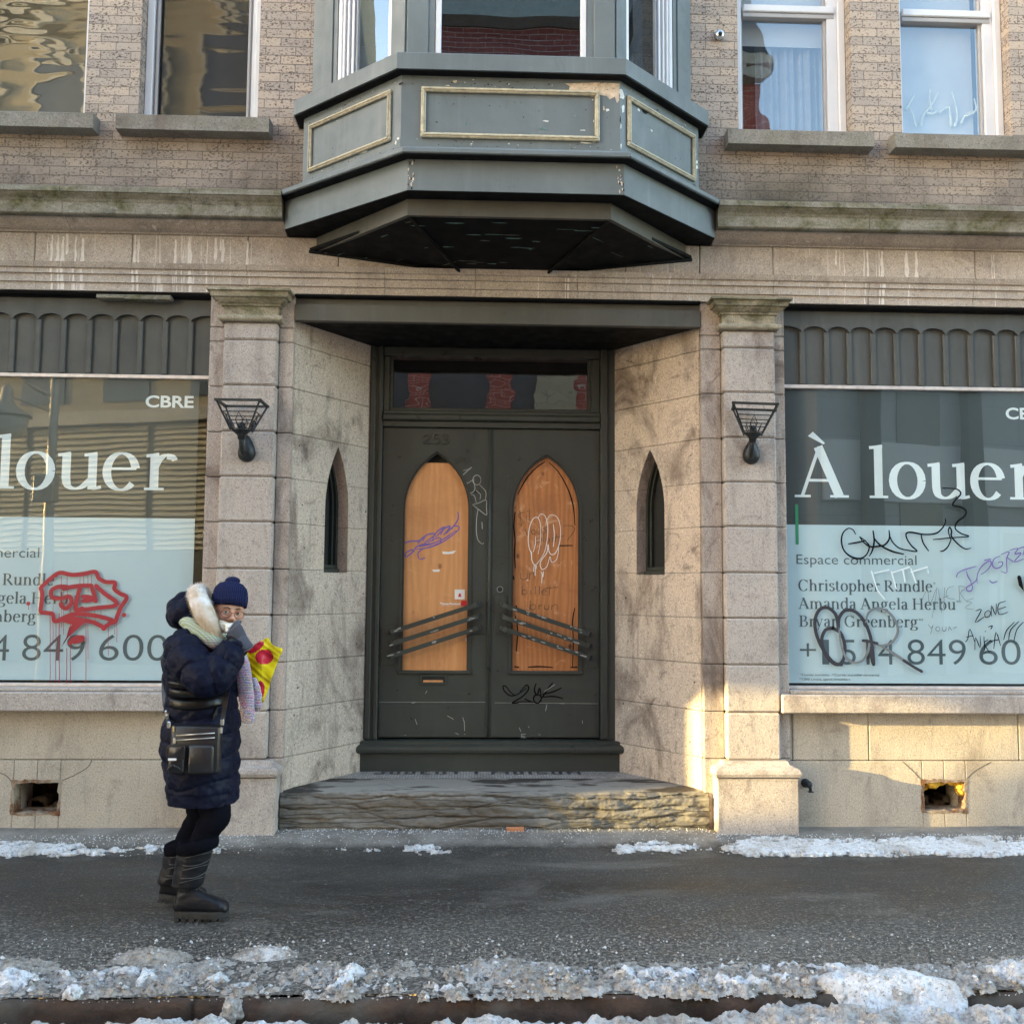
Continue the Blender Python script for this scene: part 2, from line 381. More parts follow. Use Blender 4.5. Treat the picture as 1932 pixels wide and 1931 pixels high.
def text_mesh(mb, txt, x0, z0, Y, width=None, height=None, k=0, bold=0, space=1.0, right=False):
    """sans lettering as flat faces on the plane y = Y; left baseline at x0, z0; scaled to a cap height and optionally a width"""
    cu = bpy.data.curves.new('text', 'FONT'); cu.body = txt; cu.offset = bold; cu.space_character = space; cu.resolution_u = 5
    o = bpy.data.objects.new('text', cu); COL.objects.link(o); dg = bpy.context.evaluated_depsgraph_get(); dg.update()
    me = bpy.data.meshes.new_from_object(o.evaluated_get(dg)); v = np.array([q.co[:2] for q in me.vertices]); f = [tuple(p.vertices) for p in me.polygons]
    bpy.data.objects.remove(o); bpy.data.curves.remove(cu)
    x = v[:, 0]-v[:, 0].min(); s = height/.72 if height else width/x.max(); sx = width/x.max() if width else s
    x = x*sx
    if right: x = x-x.max()
    mb.add([(x0+a, Y, z0+b*s) for a, b in zip(x, v[:, 1])], f, k); bpy.data.meshes.remove(me)
# ================================================================ BUILDING
BLD = empty('corner_building', (0.14, .1, 0), 'old brick and stone commercial building with boarded double doors under a green bay window', 'building')

# row joints of the stonework, read off the right-hand pilaster
ZJ = [.525]+[round(ZA(1410, v, 0), 3) for v in (1344, 1254, 1166, 1080, 993, 909, 825, 740, 656)]
GAP = .004

def blocks(mb, x0, x1, y0, y1, zs, bev=.007, k=0):
    for a, b in zip(zs[:-1], zs[1:]): mb.box(x0, x1, y0, y1, a+GAP/2, b-GAP/2, bev, k)

def arch_hw(z, hw, zs, za):
    if z <= zs: return hw
    h = za-zs; r = (hw*hw+h*h)/(2*hw); return max(0, math.sqrt(max(0, r*r-(z-zs)**2))-(r-hw))
def arch_pts(cx, hw, zb, zs, za, n=12):
    zz = [zb]+[zs+(za-zs)*math.sin(math.pi/2*i/n) for i in range(n+1)]
    return [(cx-arch_hw(z, hw, zs, za), z) for z in zz]+[(cx+arch_hw(z, hw, zs, za), z) for z in zz[::-1][1:]]
def lancet_panel(mb, x0, x1, z0, z1, cx, hw, zb, zs, za, y0, y1, k=0):
    """a slab with a lancet opening, from pieces that butt"""
    cuts = [z for z in (zb, za) if z0 < z < z1]; lim = [z0]+cuts+[z1]
    for a, b in zip(lim[:-1], lim[1:]):
        mid = (a+b)/2
        if mid < zb or mid > za: mb.prism([(x0, a), (x1, a), (x1, b), (x0, b)], y0, y1, 'xz', k); continue
        zz = sorted({a, b}|{z for z in [zs+(za-zs)*math.sin(math.pi/2*i/12) for i in range(13)] if a < z < b})
        mb.prism([(x0, a)]+[(cx-arch_hw(z, hw, zs, za), z) for z in zz]+[(x0, b)], y0, y1, 'xz', k)
        mb.prism([(x1, a)]+[(cx+arch_hw(z, hw, zs, za), z) for z in zz]+[(x1, b)], y0, y1, 'xz', k)
def arch_ring(mb, cx, hw, zb, zs, za, w, y0, y1, k=0):
    a = arch_pts(cx, hw, zb, zs, za); b = arch_pts(cx, hw-w, zb, zs, za-w*1.25)
    for i in range(len(a)-1): mb.prism([a[i], a[i+1], b[i+1], b[i]], y0, y1, 'xz', k)

# ---- upper brick wall with window openings
WIN = dict(L1=(-3.675, -2.83), L2=(-2.455, -1.61), R1=(1.868, 2.711), R2=(3.08, 3.905))
SILLZ = 4.985; WTOP = 7.0
mb = MB()
holes = [(a, b, SILLZ, WTOP) for a, b in WIN.values()]+[(-1.18, 1.47, 4.44, 7.2)]
xs = sorted({-7.5, 7.5}|{h[i] for h in holes for i in (0, 1)}); zs = [4.30, 4.44, SILLZ, WTOP, 7.2, 9.5]
for xa, xb in zip(xs[:-1], xs[1:]):
    for za, zb in zip(zs[:-1], zs[1:]):
        if not any(h[0] <= xa and xb <= h[1] and h[2] <= za and zb <= h[3] for h in holes):
            mb.add([(xa, .1, za), (xb, .1, za), (xb, .1, zb), (xa, .1, zb)], [(0, 1, 2, 3)])
for a, b, za, zb in holes:
    mb.add([(a, .1, za), (a, .42, za), (a, .42, zb), (a, .1, zb), (b, .1, za), (b, .42, za), (b, .42, zb), (b, .1, zb)],
           [(0, 1, 2, 3), (4, 7, 6, 5), (3, 2, 6, 7), (0, 4, 5, 1)])
mb.box(-7.5, 7.5, .101, 9, 9.5, 9.7)
mb.box(-7.5, -7.35, .101, 9, 4.3, 9.5); mb.box(7.35, 7.5, .101, 9, 4.3, 9.5)
mb.build('brick_wall', 'brick', BLD, fix=False)
# dim rooms behind the openings
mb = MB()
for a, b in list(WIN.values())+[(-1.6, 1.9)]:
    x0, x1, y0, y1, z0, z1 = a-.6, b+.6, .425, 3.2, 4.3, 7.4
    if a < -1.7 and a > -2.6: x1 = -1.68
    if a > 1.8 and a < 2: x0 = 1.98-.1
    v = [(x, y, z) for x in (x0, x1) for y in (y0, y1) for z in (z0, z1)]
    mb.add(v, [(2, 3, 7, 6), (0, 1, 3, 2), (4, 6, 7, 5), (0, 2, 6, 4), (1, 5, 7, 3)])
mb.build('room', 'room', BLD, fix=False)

# ---- frieze, architrave, cornice (blocks along x)
def xsof(us, v, Y): return [round(XA(u, v, Y), 3) for u in us]
FX = [-7.4, -5.6, -4.4]+xsof((66, 250, 468, 640), 460, .03)+xsof((820, 1010, 1180, 1320), 500, .03)+xsof((1459, 1840), 500, .03)+[4.7, 6, 7.4]
mb = MB()
for a, b in zip(FX[:-1], FX[1:]): mb.box(a+.002, b-.002, .03, .3, 3.912, 4.125, .006)
mb.build('frieze', 'stone_frieze', BLD)
AX = [-7.4, -5.7, -4.5]+xsof((62, 246, 464, 725, 897, 1090, 1229), 530, 0)+xsof((1462, 1841), 550, 0)+[4.7, 6, 7.4]
prof = [(.3, 3.722), (.045, 3.722), (.045, 3.775), (.032, 3.779), (.032, 3.832), (.018, 3.836), (.018, 3.868), (.004, 3.874), (-.004, 3.89), (-.012, 3.908), (.3, 3.908)]
mb = MB()
for a, b in zip(AX[:-1], AX[1:]): mb.prism(prof, a+.0015, b-.0015, 'yz')
mb.build('architrave', 'stone_frieze', BLD)
CX = [-7.4, -5.5, -4.0]+xsof((112, 357), 380, -.2)+[-1.362]
CX2 = [1.642]+xsof((1645,), 400, -.2)+[4.2, 5.9, 7.4]
bed = [(.3, 4.127), (.025, 4.127), (.018, 4.135), (-.005, 4.14), (-.03, 4.15), (-.06, 4.168), (-.085, 4.186), (-.1, 4.189), (.3, 4.189)]
band = [(.3, 4.191), (-.145, 4.191), (-.155, 4.199), (-.155, 4.272), (-.16, 4.280), (-.165, 4.292), (-.178, 4.305), (-.19, 4.316), (-.195, 4.324), (-.205, 4.328), (-.205, 4.362), (-.195, 4.368), (.3, 4.384)]
for X in (CX, CX2):
    mb = MB()
    for a, b in zip(X[:-1], X[1:]): mb.prism(bed, a+.0015, b-.0015, 'yz'); mb.prism(band, a+.0015, b-.0015, 'yz', 1)
    mb.build('cornice', ['stone_frieze', 'stone_moss'], BLD)

# lime streaks run down over frieze and architrave
mb = MB(); rnd = random.Random(21)
for u0, u1, n in ((85, 160, 9), (250, 262, 3), (330, 450, 13), (465, 475, 2), (1568, 1592, 4), (1612, 1640, 4), (1652, 1668, 3), (1700, 1712, 3), (1722, 1728, 2), (1868, 1874, 2), (1000, 1090, 3)):
    for _ in range(n):
        u = rnd.uniform(u0, u1); x = XA(u, 470, .03); w = rnd.choice((.004, .006, .009, .014, .022)); zt_ = 4.12-rnd.uniform(0, .03); low = rnd.random() < .55; lf = []; rg = []
        N = 14; zb_ = 3.914 if low else zt_-rnd.uniform(.08, .19); ph = rnd.uniform(0, 9)
        for i in range(N+1):
            t = i/N; z = zt_+(zb_-zt_)*t; xx = x+.006*mnoise.noise(Vector((ph, z*14, 1))); ww = w*(.5+.7*t+.6*mnoise.noise(Vector((ph+3, z*22, 2)))); ww = max(.001, ww*(1 if t < .9 or low else (1-t)*8))
            lf.append((xx-ww/2, .0292-_*1e-5, z)); rg.append((xx+ww/2, .0292-_*1e-5, z))
        mb.add(lf+rg, [(i, N+1+i, N+2+i, i+1) for i in range(N)])
        if low and rnd.random() < .8:
            x0 = x+rnd.uniform(-.01, .01)
            for z1_, z0_, yy in ((3.866, 3.837, .0172), (3.83, 3.781, .0312), (3.773, 3.724, .0442)):
                a, b = w*rnd.uniform(.6, 1.3), w*rnd.uniform(.6, 1.6); mb.add([(x0-a/2, yy, z1_), (x0+a/2, yy, z1_), (x0+b/2, yy, z0_), (x0-b/2, yy, z0_)], [(0, 1, 2, 3)])
M['lime'] = plain('lime streak', (.66, .61, .56), .9, var=.12, scale=30)
mb.build('lime_streaks', 'lime', BLD, fix=False)
# ---- pilasters
def pilaster(x0, x1, pl, pr, side):
    mb = MB()
    zz = ZJ[:-1]+[ZJ[-1], 3.505] if 3.505-ZJ[-1] > .05 else ZJ[:-1]+[3.505]
    blocks(mb, x0, x1, 0, .16, zz, .012)
    blocks(mb, pl, x0-.002, .06, .3, [.0]+zz[:-1]+[zz[-2]+(3.72-zz[-2])*.3, 3.718], .006, 2)
    blocks(mb, x1+.002, pr, .06, .3, [.0]+zz[:-1]+[zz[-2]+(3.72-zz[-2])*.3, 3.718], .006, 2)
    mb.box(x0+.01, x1-.01, .02, .15, .5, 3.5, 0, 1)
    p = mb.build('pilaster', ['stone', 'mortar', 'stone_strip'], BLD)
    c = MB(); path = [(x0, .12), (x0, 0), (x1, 0), (x1, .12)]
    pr2 = [(-.1, 3.507), (.005, 3.507), (.026, 3.510), (.036, 3.520), (.038, 3.532), (.030, 3.545), (.012, 3.55), (.004, 3.556), (.004, 3.612), (.018, 3.616), (.02, 3.63), (.03, 3.634), (.05, 3.65), (.058, 3.662), (.075, 3.665), (.078, 3.675), (.08, 3.7), (.10, 3.703), (.10, 3.718), (-.1, 3.719)]
    c.sweep(path, pr2); c.build('capital', 'stone_cap', p)
    b = MB(); b.sweep(path, [(-.1, 0.0), (.085, 0.0), (.085, .40), (.088, .418), (-.1, .419)])
    b.sweep(path, [(-.1, .421), (.085, .421), (.10, .43), (.106, .45), (.10, .472), (.086, .485), (.06, .492), (.045, .50), (.035, .523), (-.1, .524)])
    b.build('base', 'stone', p)
pilaster(-1.775, -1.405, -1.885, -1.30, 0)
pilaster(1.71, 2.08, 1.565, 2.165, 1)

# ---- plinth walls under the shop windows, with broken cellar vents
def plinth(xa, xb, hole, jo_up, jo_low, name_label):
    mb = MB(); z0, z1, zt = 0, .505, .84; y0, y1 = .1, .4
    X = [xa]+jo_up+[xb]
    for a, b in zip(X[:-1], X[1:]): mb.box(a+.002, b-.002, y0, y1, z1+.002, zt-.004, .006)
    h0, h1, hb, ht = hole
    X = [xa]+[j for j in jo_low if j < h0-.15]+[h0]
    for a, b in zip(X[:-1], X[1:]): mb.box(a+.002, b-(.0 if b == h0 else .002), y0, y1, z0, z1-.002, .006)
    X = [h1]+[j for j in jo_low if j > h1+.15]+[xb]
    for a, b in zip(X[:-1], X[1:]): mb.box(a+(0 if a == h1 else .002), b-.002, y0, y1, z0, z1-.002, .006)
    mid = (h0+h1)/2
    for a, b in ((h0, mid), (mid, h1)): mb.box(a+.0015, b-.0015, y0, y1, z0, hb, .004); mb.box(a+.0015, b-.0015, y0, y1, ht, z1-.002, .004)
    mb.box(xa, h0-.02, y0+.02, y1-.01, 0, zt-.01, 0, 1); mb.box(h1+.02, xb, y0+.02, y1-.01, 0, zt-.01, 0, 1)
    w = mb.build('plinth_wall', ['stone_base', 'mortar'], BLD)
    # rusty ragged rim and rubble-filled void
    rm = MB(); rnd = random.Random(int(h0*100)); n = 40; out = []; inn = []
    per = [(h0+(h1-h0)*t, hb) for t in np.linspace(0, 1, 11)[:-1]]+[(h1, hb+(ht-hb)*t) for t in np.linspace(0, 1, 9)[:-1]]+[(h1+(h0-h1)*t, ht) for t in np.linspace(0, 1, 11)[:-1]]+[(h0, ht+(hb-ht)*t) for t in np.linspace(0, 1, 9)[:-1]]
    cx, cz = (h0+h1)/2, (hb+ht)/2
    for x, z in per:
        j = rnd.uniform(.0, .016); e = rnd.uniform(.006, .018)
        out.append((x+(e if x > cx else -e), z+(e if z > cz else -e))); inn.append((x-(j if x > cx else -j), z-(j if z > cz else -j)))
    N = len(per); v = [(x, .0975, z) for x, z in out]+[(x, .0955+rnd.uniform(0, .003), z) for x, z in inn]+[(x, .2, z) for x, z in inn]
    rm.add(v, [(i, (i+1) % N, N+(i+1) % N, N+i) for i in range(N)]+[(N+i, N+(i+1) % N, 2*N+(i+1) % N, 2*N+i) for i in range(N)])
    rm.build('vent_rim', 'rust', w)
    if h0 > 0:
        fo = MB()
        for a_, z_, r_ in ((.03, .93, .05), (.10, .95, .045), (.17, .96, .035), (.24, .95, .03), (.285, .80, .028), (.29, .6, .022), (.05, .78, .035), (.01, .62, .025)): fo.ball((h0+a_*(h1-h0)/.30, .19+.03*math.sin(a_*40), hb+(ht-hb)*z_), (r_*1.35, .05, r_*1.25), 12)
        fo.xform(lambda p: p+Vector((.010*mnoise.noise(p*40), .02*mnoise.noise(p*35+Vector((3, 1, 2))), .010*mnoise.noise(p*45+Vector((7, 7, 7)))))); fo.build('insulation_foam', 'foam', w)
    vd = MB(); x0, x1, yy, z0_, z1_ = h0-.05, h1+.05, .62, hb-.05, ht+.05
    v = [(x, y, z) for x in (x0, x1) for y in (.36, yy) for z in (z0_, z1_)]
    vd.add(v, [(2, 3, 7, 6), (0, 1, 3, 2), (4, 6, 7, 5), (0, 2, 6, 4), (1, 5, 7, 3)])
    for _ in range(9):
        a = rnd.uniform(h0, h1-.04); vd.box(a, a+rnd.uniform(.04, .12), .3, .5, hb-.03, hb+rnd.uniform(0, .07), .012)
    vd.build('vent_void', 'rubble', w)
M['foam'] = plain('amber insulation foam', (.78, .46, .05), .8, var=.35, scale=30, bump=.6)
M['rubble'] = plain('dusty rubble', (.10, .085, .065), .95, var=.5, scale=20, bump=.8)
hl = (XA(24, 1500, .1), XA(112, 1500, .1), ZA(60, 1534, .1), ZA(60, 1474, .1))
hr = (XA(1741, 1500, .1), XA(1823, 1500, .1), ZA(1780, 1530, .1), ZA(1780, 1473, .1))
plinth(-5.2, -1.887, hl, [-4.2]+xsof((360,), 1400, .1), [-4.4], 0)
plinth(2.167, 5.2, hr, xsof((1495, 1639, 1922), 1400, .1)+[4.6], [4.4], 1)
# cracked joints running up from the vent corners, and drain stains
mb = MB()
for pts in ([(112, 1474), (140, 1462), (165, 1447), (173, 1434)], [(22, 1474), (12, 1463), (0, 1457)], [(1738, 1470), (1722, 1453), (1703, 1436)], [(1822, 1472), (1838, 1455), (1870, 1437)]):
    mb.stroke([at(u, v, .0985) for u, v in pts], .0985, .006)
mb.build('crack', 'mortar', BLD)

# ---- sills below the shop glass
for a, a2, b in ((-5.2, -5.2, -1.885), (2.088, 2.167, 5.2)): mb = MB(); mb.box(a, b, -.02, .35, .842, .968, .008); mb.box(a2, b, .03, .33, .970, .99, .004); mb.build('shop_sill', 'stone', BLD)
# ---- upper sills
for i, (a, b) in enumerate(WIN.values()):
    mb = MB(); mb.prism([(.4, 4.855), (-.02, 4.862), (-.02, 4.965), (-.012, 4.972), (.4, SILLZ+.002)], a-.11, b+.11, 'yz'); mb.build('window_sill', 'stone_sill', BLD)

# ---- upper sash windows
def sash(a, b, gl, rail, deep=False, chan=True):
    f = MB(); y0, y1 = .20, .30; z0 = SILLZ+.004
    fr = .055
    f.box(a+.002, a+fr, y0, y1, z0, WTOP-.01, .006); f.box(b-fr, b-.002, y0, y1, z0, WTOP-.01, .006)
    f.box(a+fr, b-fr, y0, y1, z0, z0+.035, .004); f.box(a+fr, b-fr, y0, y1, WTOP-.06, WTOP-.01, .004)
    if chan:
        w = .075 if deep else .03
        f.box(b-fr-w, b-fr-.001, y0+.025, y1, z0+.036, WTOP-.061, .003); f.box(b-fr-w-.022, b-fr-w-.003, y0+.045, y1, z0+.036, WTOP-.061, .002, 1)
        f.box(a+fr+.001, a+fr+.018, y0+.04, y1, z0+.036, WTOP-.061, .002, 1)
    if rail: f.box(a+fr+.02, b-fr-.02, y0+.005, y1-.01, rail, rail+.055, .006); f.box(a+fr+.02, b-fr-.02, y0+.02, y1-.01, rail-.035, rail-.002, .003, 1)
    o = f.build('window', ['vinyl', 'vinyl_grey'], BLD)
    g = MB(); g.add([(a+.05, .262, z0), (b-.05, .262, z0), (b-.05, .262, WTOP-.03), (a+.05, .262, WTOP-.03)], [(0, 1, 2, 3)]); g.build('window_pane', gl, o, fix=False)
    return o
w1 = sash(*WIN['L1'], 'glass_wavy', 0, chan=False); w2 = sash(*WIN['L2'], 'glass_screen', 0)
w3 = sash(*WIN['R1'], 'glass_up', 6.0, True); w4 = sash(*WIN['R2'], 'glass_up', 6.0, True)
M['blind'] = plain('pale roller blind', (.46, .47, .46), .9, var=.06, scale=3)
M['curtain'] = plain('grey curtain', (.24, .25, .28), .9, var=.2, scale=3)
mb = MB(); mb.box(3.13, 3.74, .335, .338, SILLZ, 6.98); mb.build('blind_or_reflection_sheet', 'blind', w4)
mb = MB(); mb.box(1.93, 2.60, .335, .338, 5.80, 6.98); mb.build('blind_or_reflection_sheet', 'blind', w3)
c = MB(); n = 60
c.rings([[(2.08+.52*i/n+(0 if z > 5.6 else 0), .40+.022*math.sin(i*.9+z)+.02*math.sin(i*.37), z) for i in range(n+1)] for z in np.linspace(5.0, 6.9, 8)], cap=False)
c.f = [q for q in c.f if max(q)-min(q) < 2*(n+1) and not (min(q) % (n+1) == 0 and max(q) % (n+1) == n)]; c.k = c.k[:len(c.f)]; c.sm = c.sm[:len(c.f)]
c.build('curtain', 'curtain', w3, fix=False)
M['tan_reflection'] = plain('tan reflection sheet', (.23, .195, .125), .9, var=.1, scale=3); M['grey_reflection'] = plain('grey reflection sheet', (.16, .145, .125), .9, var=.1, scale=3)  # added sheets behind left panes; colour stands in for reflected light
for k_, w_, m_ in (('L1', w1, 'tan_reflection'), ('L2', w2, 'grey_reflection')):
    a, b = WIN[k_]; mb = MB(); mb.box(a+.04, b-.04, .36, .364, SILLZ, 6.98); mb.build('blind_or_reflection_sheet', m_, w_)
# insect screen frame
mb = MB(); a, b = WIN['L2']; mb.box(a+.073, a+.09, .215, .232, SILLZ+.04, 6.93, .002); mb.box(b-.112, b-.095, .215, .232, SILLZ+.04, 6.93, .002); mb.box(a+.09, b-.112, .215, .232, SILLZ+.04, SILLZ+.052, .002)
mb.build('screen_frame', 'vinyl_grey', w2)

# ---- bay window
def on_face(A, B):
    A, B = Vector(A), Vector(B); L_ = (B-A).length; t = (B-A)/L_; n = Vector((t.y, -t.x))
    return A, t, n, L_
def face_box(mb, A, B, s0, s1, d0, d1, z0, z1, bev=0, k=0):
    A, t, n, _ = on_face(A, B); o = MB(); o.box(s0, s1, -d1, -d0, z0, z1, bev)
    mb.add([(A.x+t.x*p[0]-n.x*p[1], A.y+t.y*p[0]-n.y*p[1], p[2]) for p in o.v], o.f, k)
def face_flat(mb, A, B, pts, d, k=0):
    A, t, n, _ = on_face(A, B); mb.add([(A.x+t.x*s+n.x*d, A.y+t.y*s+n.y*d, z) for s, z in pts], [tuple(range(len(pts)))], k)
def face_sz(u, v, A, B):
    A, t, n, _ = on_face(A, B); d = cam_rot((u-966)/FPX, 1, -(v-965.5)/FPX); o = Vector((0, -DIST)); d2 = Vector((d.x, d.y))
    k = (A-o).dot(n)/d2.dot(n); p = o+d2*k; return (p-A).dot(t), EYE+d.z*k
F = [(-1.355, -.10), (-.46, -.80), (.89, -.80), (1.635, -.10)]; FW = [(-1.355, .1)]+F+[(1.635, .1)]
PN = [(-1.25, -.05), (-.52, -.66), (.885, -.66), (1.535, -.05)]; PNW = [(-1.25, .1)]+PN+[(1.535, .1)]
T_ = [(-1.225, .1), (-.468, -.675), (.825, -.675), (1.52, .1)]
WP = [(-1.22, .1), (-.50, -.58), (.865, -.58), (1.51, .1)]
mb = MB()
mb.sweep(FW, [(-.04, 4.132), (0, 4.132), (.0, 4.33), (-.04, 4.33)])                       # fascia board
mb.sweep(FW, [(-.2, 4.338), (.072, 4.338), (.078, 4.344), (.078, 4.366), (.062, 4.372), (.056, 4.386), (-.03, 4.41), (-.2, 4.425)]); mb.sweep(FW, [(-.02, 4.331), (.070, 4.331), (.070, 4.3365), (-.02, 4.3365)], 1)      # drip moulding; thin dark strip beneath paints in its shadow band
mb.sweep(PNW, [(-.05, 4.40), (.012, 4.40), (.014, 4.425), (.0, 4.432), (0, 4.948), (-.05, 4.948)])
mb.sweep(PNW, [(-.02, 4.9485), (.058, 4.9485), (.058, 4.9535), (-.02, 4.9535)], 1); mb.sweep(PNW, [(-.2, 4.955), (.06, 4.955), (.06, 4.955), (.068, 4.956), (.068, 5.06), (.06, 5.068), (-.2, 5.085)])  # sill; thin dark strip beneath it paints in the shadow
# posts between and beside the windows
for (A, B), segs in zip(zip(WP[:-1], WP[1:]), ('L', 'F', 'R')):
    _, _, _, L_ = on_face(A, B)
    s = dict(L=[(0, .27), (.84, L_)], F=[(0, .185), (L_-.185, L_)], R=[(0, .13), (L_-.22, L_)])[segs]
    for a, b in s:
        face_box(mb, A, B, a+.001, b-.001, -.06, 0, 5.07, 7.05)
        face_box(mb, A, B, a+(.04 if a > 0 else .0)+.004, b-(.04 if a == 0 else 0)-.004, 0.001, .012, 5.08, 7.05, .003)
    face_box(mb, A, B, .002, L_-.002, -.06, 0, 7.05, 7.5)
mb.add([(x, y, 7.5) for x, y in WP], [(0, 1, 2, 3)]); mb.add([(x, y, 5.06) for x, y in [(a*.9+.01, b+.1) for a, b in WP]], [(0, 1, 2, 3)])
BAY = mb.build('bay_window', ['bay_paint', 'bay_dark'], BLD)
# recessed look of the panels: applied mouldings
def panel_frame(A, B, s0, s1, z0, z1, w=.031):
    o = MB()
    for a, b, c, d in ((s0, s1, z1-w, z1), (s0, s1, z0, z0+w)): face_box(o, A, B, a, b, .001, .022, c, d, .005); face_box(o, A, B, a+.011, b-.011, .0225, .029, c+.011, d-.011, .002)
    for a, b in ((s0, s0+w), (s1-w, s1)): face_box(o, A, B, a, b, .001, .0215, z0+w+.0005, z1-w-.0005, .005); face_box(o, A, B, a+.011, b-.011, .022, .0285, z0+w-.01, z1-w+.01, .002)
    return o
for i, (u0, v0, u1, v1) in enumerate(((584, 300, 740, 192), (794, 240, 1131, 190), (1182, 270, 1309, 300))):
    A, B = PN[i], PN[i+1]; s0 = face_sz(u0, v0, A, B)[0]; s1 = face_sz(u1, v1, A, B)[0]
    panel_frame(A, B, s0, s1, 4.535, 4.875 if i != 1 else 4.868).build('panel_moulding', 'trim', BAY)
# peeled paint
pm = MB(); rnd = random.Random(3)
def flake(A, B, s, z, w, h, k, d=.0022, n=11, jag=.45):
    pts = []
    for i in range(n):
        a = 2*math.pi*i/n; r = 1+rnd.uniform(-jag, jag); pts.append((s+w*.5*r*math.cos(a), z+h*.5*r*math.sin(a)))
    face_flat(pm, A, B, pts, d+rnd.uniform(0, .0006), k)
A, B = PN[1], PN[2]
pts = [face_sz(u, v, A, B) for u, v in ((1066, 158), (1075, 163), (1072, 176), (1085, 180), (1100, 177), (1118, 184), (1130, 179), (1146, 182), (1150, 188), (1160, 183), (1164, 195), (1168, 190), (1169, 158), (1130, 156), (1100, 157))]
face_flat(pm, A, B, [(s, min(z, 4.946)) for s, z in pts], .0015, 0)
for u, v, w, h, k in ((1139, 205, .012, .03, 0), (1146, 208, .02, .02, 1), (1150, 177, .03, .05, 0), (1105, 270, .07, .012, 1), (1030, 229, .03, .008, 1), (1025, 243, .045, .012, 2), (858, 154, .03, .015, 0), (845, 162, .03, .01, 0), (822, 166, .02, .008, 3), (880, 236, .015, .02, 2), (940, 173, .01, .008, 3), (1120, 229, .006, .02, 1), (995, 173, .02, .008, 3), (1020, 173, .025, .006, 3), (824, 231, .02, .006, 3), (1100, 246, .03, .006, 1), (1120, 268, .02, .01, 1)):
    s, z = face_sz(u, v, A, B); flake(A, B, s, z, w, h, k)
A, B = PN[2], PN[3]
for u, v, w, h, k in ((1172, 180, .045, .06, 1), (1175, 206, .025, .06, 1), (1171, 240, .012, .03, 1), (1171, 275, .02, .03, 1), (1210, 198, .04, .03, 3), (1205, 208, .03, .02, 1), (1222, 205, .03, .02, 1), (1216, 210, .05, .03, 3), (1230, 215, .02, .02, 3), (1229, 247, .02, .012, 1), (1313, 305, .03, .03, 1), (1314, 315, .03, .03, 1), (1311, 290, .03, .02, 1), (1170, 225, .012, .05, 3), (1240, 208, .02, .01, 3)):
    s, z = face_sz(u, v, A, B); flake(A, B, s, z, w, h, k)
A, B = PN[0], PN[1]
for u, v, w, h, k in ((757, 158, .04, .012, 3), (752, 262, .02, .02, 1), (747, 270, .012, .03, 1), (660, 295, .05, .012, 1), (688, 286, .08, .015, 1), (620, 305, .04, .01, 1), (755, 268, .02, .012, 2)):
    s, z = face_sz(u, v, A, B); flake(A, B, s, z, w, h, k)
for i in range(260):
    j = rnd.choice((0, 1, 1, 2)); A, B = PN[j], PN[j+1]; L_ = (Vector(A)-Vector(B)).length
    flake(A, B, rnd.uniform(.04, L_-.04), rnd.choice((rnd.uniform(4.45, 4.53), rnd.uniform(4.88, 4.94), rnd.uniform(4.45, 4.94))), rnd.uniform(.003, .014), rnd.uniform(.002, .008), rnd.choice((1, 3, 3, 3, 2)))
for i in range(34):
    flake(F[1], F[2], rnd.choice((rnd.uniform(0, .04), rnd.uniform(1.30, 1.345))), rnd.uniform(4.14, 4.32), rnd.uniform(.004, .01), rnd.uniform(.004, .03), rnd.choice((0, 1, 3)))
pm.build('peeled_paint', ['peel', 'peel_white', 'peel_green', 'bay_dark'], BAY, fix=False)
# pale worn line on the moulding under the panels
mb = MB(); A, B = PN[1], PN[2]
face_box(mb, A, B, .0, 1.40, .0145, .0175, 4.414, 4.4195); mb.build('worn_edge', 'trim', BAY)
# soffit
mb = MB()
mb.sweep(FW, [(-.25, 4.128), (-.002, 4.128), (-.002, 4.1315), (-.25, 4.1315)], 0)
mb.sweep(T_, [(-.03, 4.022), (0, 4.022), (0, 4.127), (-.03, 4.127)], 1)
P3 = lambda p, z: Vector((p[0], p[1], z))
t = [P3((T_[0][0]+.02, .031), 4.03), P3((T_[1][0]+.014, T_[1][1]+.03), 4.03), P3((T_[2][0]-.014, T_[2][1]+.03), 4.03), P3((T_[3][0]-.02, .031), 4.03)]
b0, b1 = Vector((-.14, .031, 3.908)), Vector((.46, .031, 3.908))
def planks(p, q, r, s_, n):
    for i in range(n):
        a, b = i/n, (i+1)/n-.006
        v = [p.lerp(s_, a), q.lerp(r, a), q.lerp(r, b), p.lerp(s_, b)]; dz = Vector((0, 0, -.010))
        v2 = [v[0], v[1], v[2]+dz, v[3]+dz]; mb.add(v2+[x+Vector((0, 0, .02)) for x in v2], [(0, 1, 2, 3), (4, 7, 6, 5), (0, 4, 5, 1), (1, 5, 6, 2), (2, 6, 7, 3), (3, 7, 4, 0)], 0)
planks(t[1], t[2], b1, b0, 5)
planks(t[0], t[1], b0+Vector((-.001, 0, 0)), b0+Vector((-.02, 0, 0)), 4); planks(t[2], t[3], b1+Vector((.02, 0, 0)), b1, 4)
for a, b in ((t[1], b0), (t[2], b1)): mb.tube([a+Vector((0, 0, -.012)), b+Vector((0, 0, -.016))], .013, 6)
for a, b in ((t[0], b0), (b0, b1), (b1, t[3])): mb.tube([a+Vector((0, -.006, -.006)), b+Vector((0, -.006, -.012))], .012, 6)
mb.build('soffit', ['bay_dark', 'lintel'], BAY)
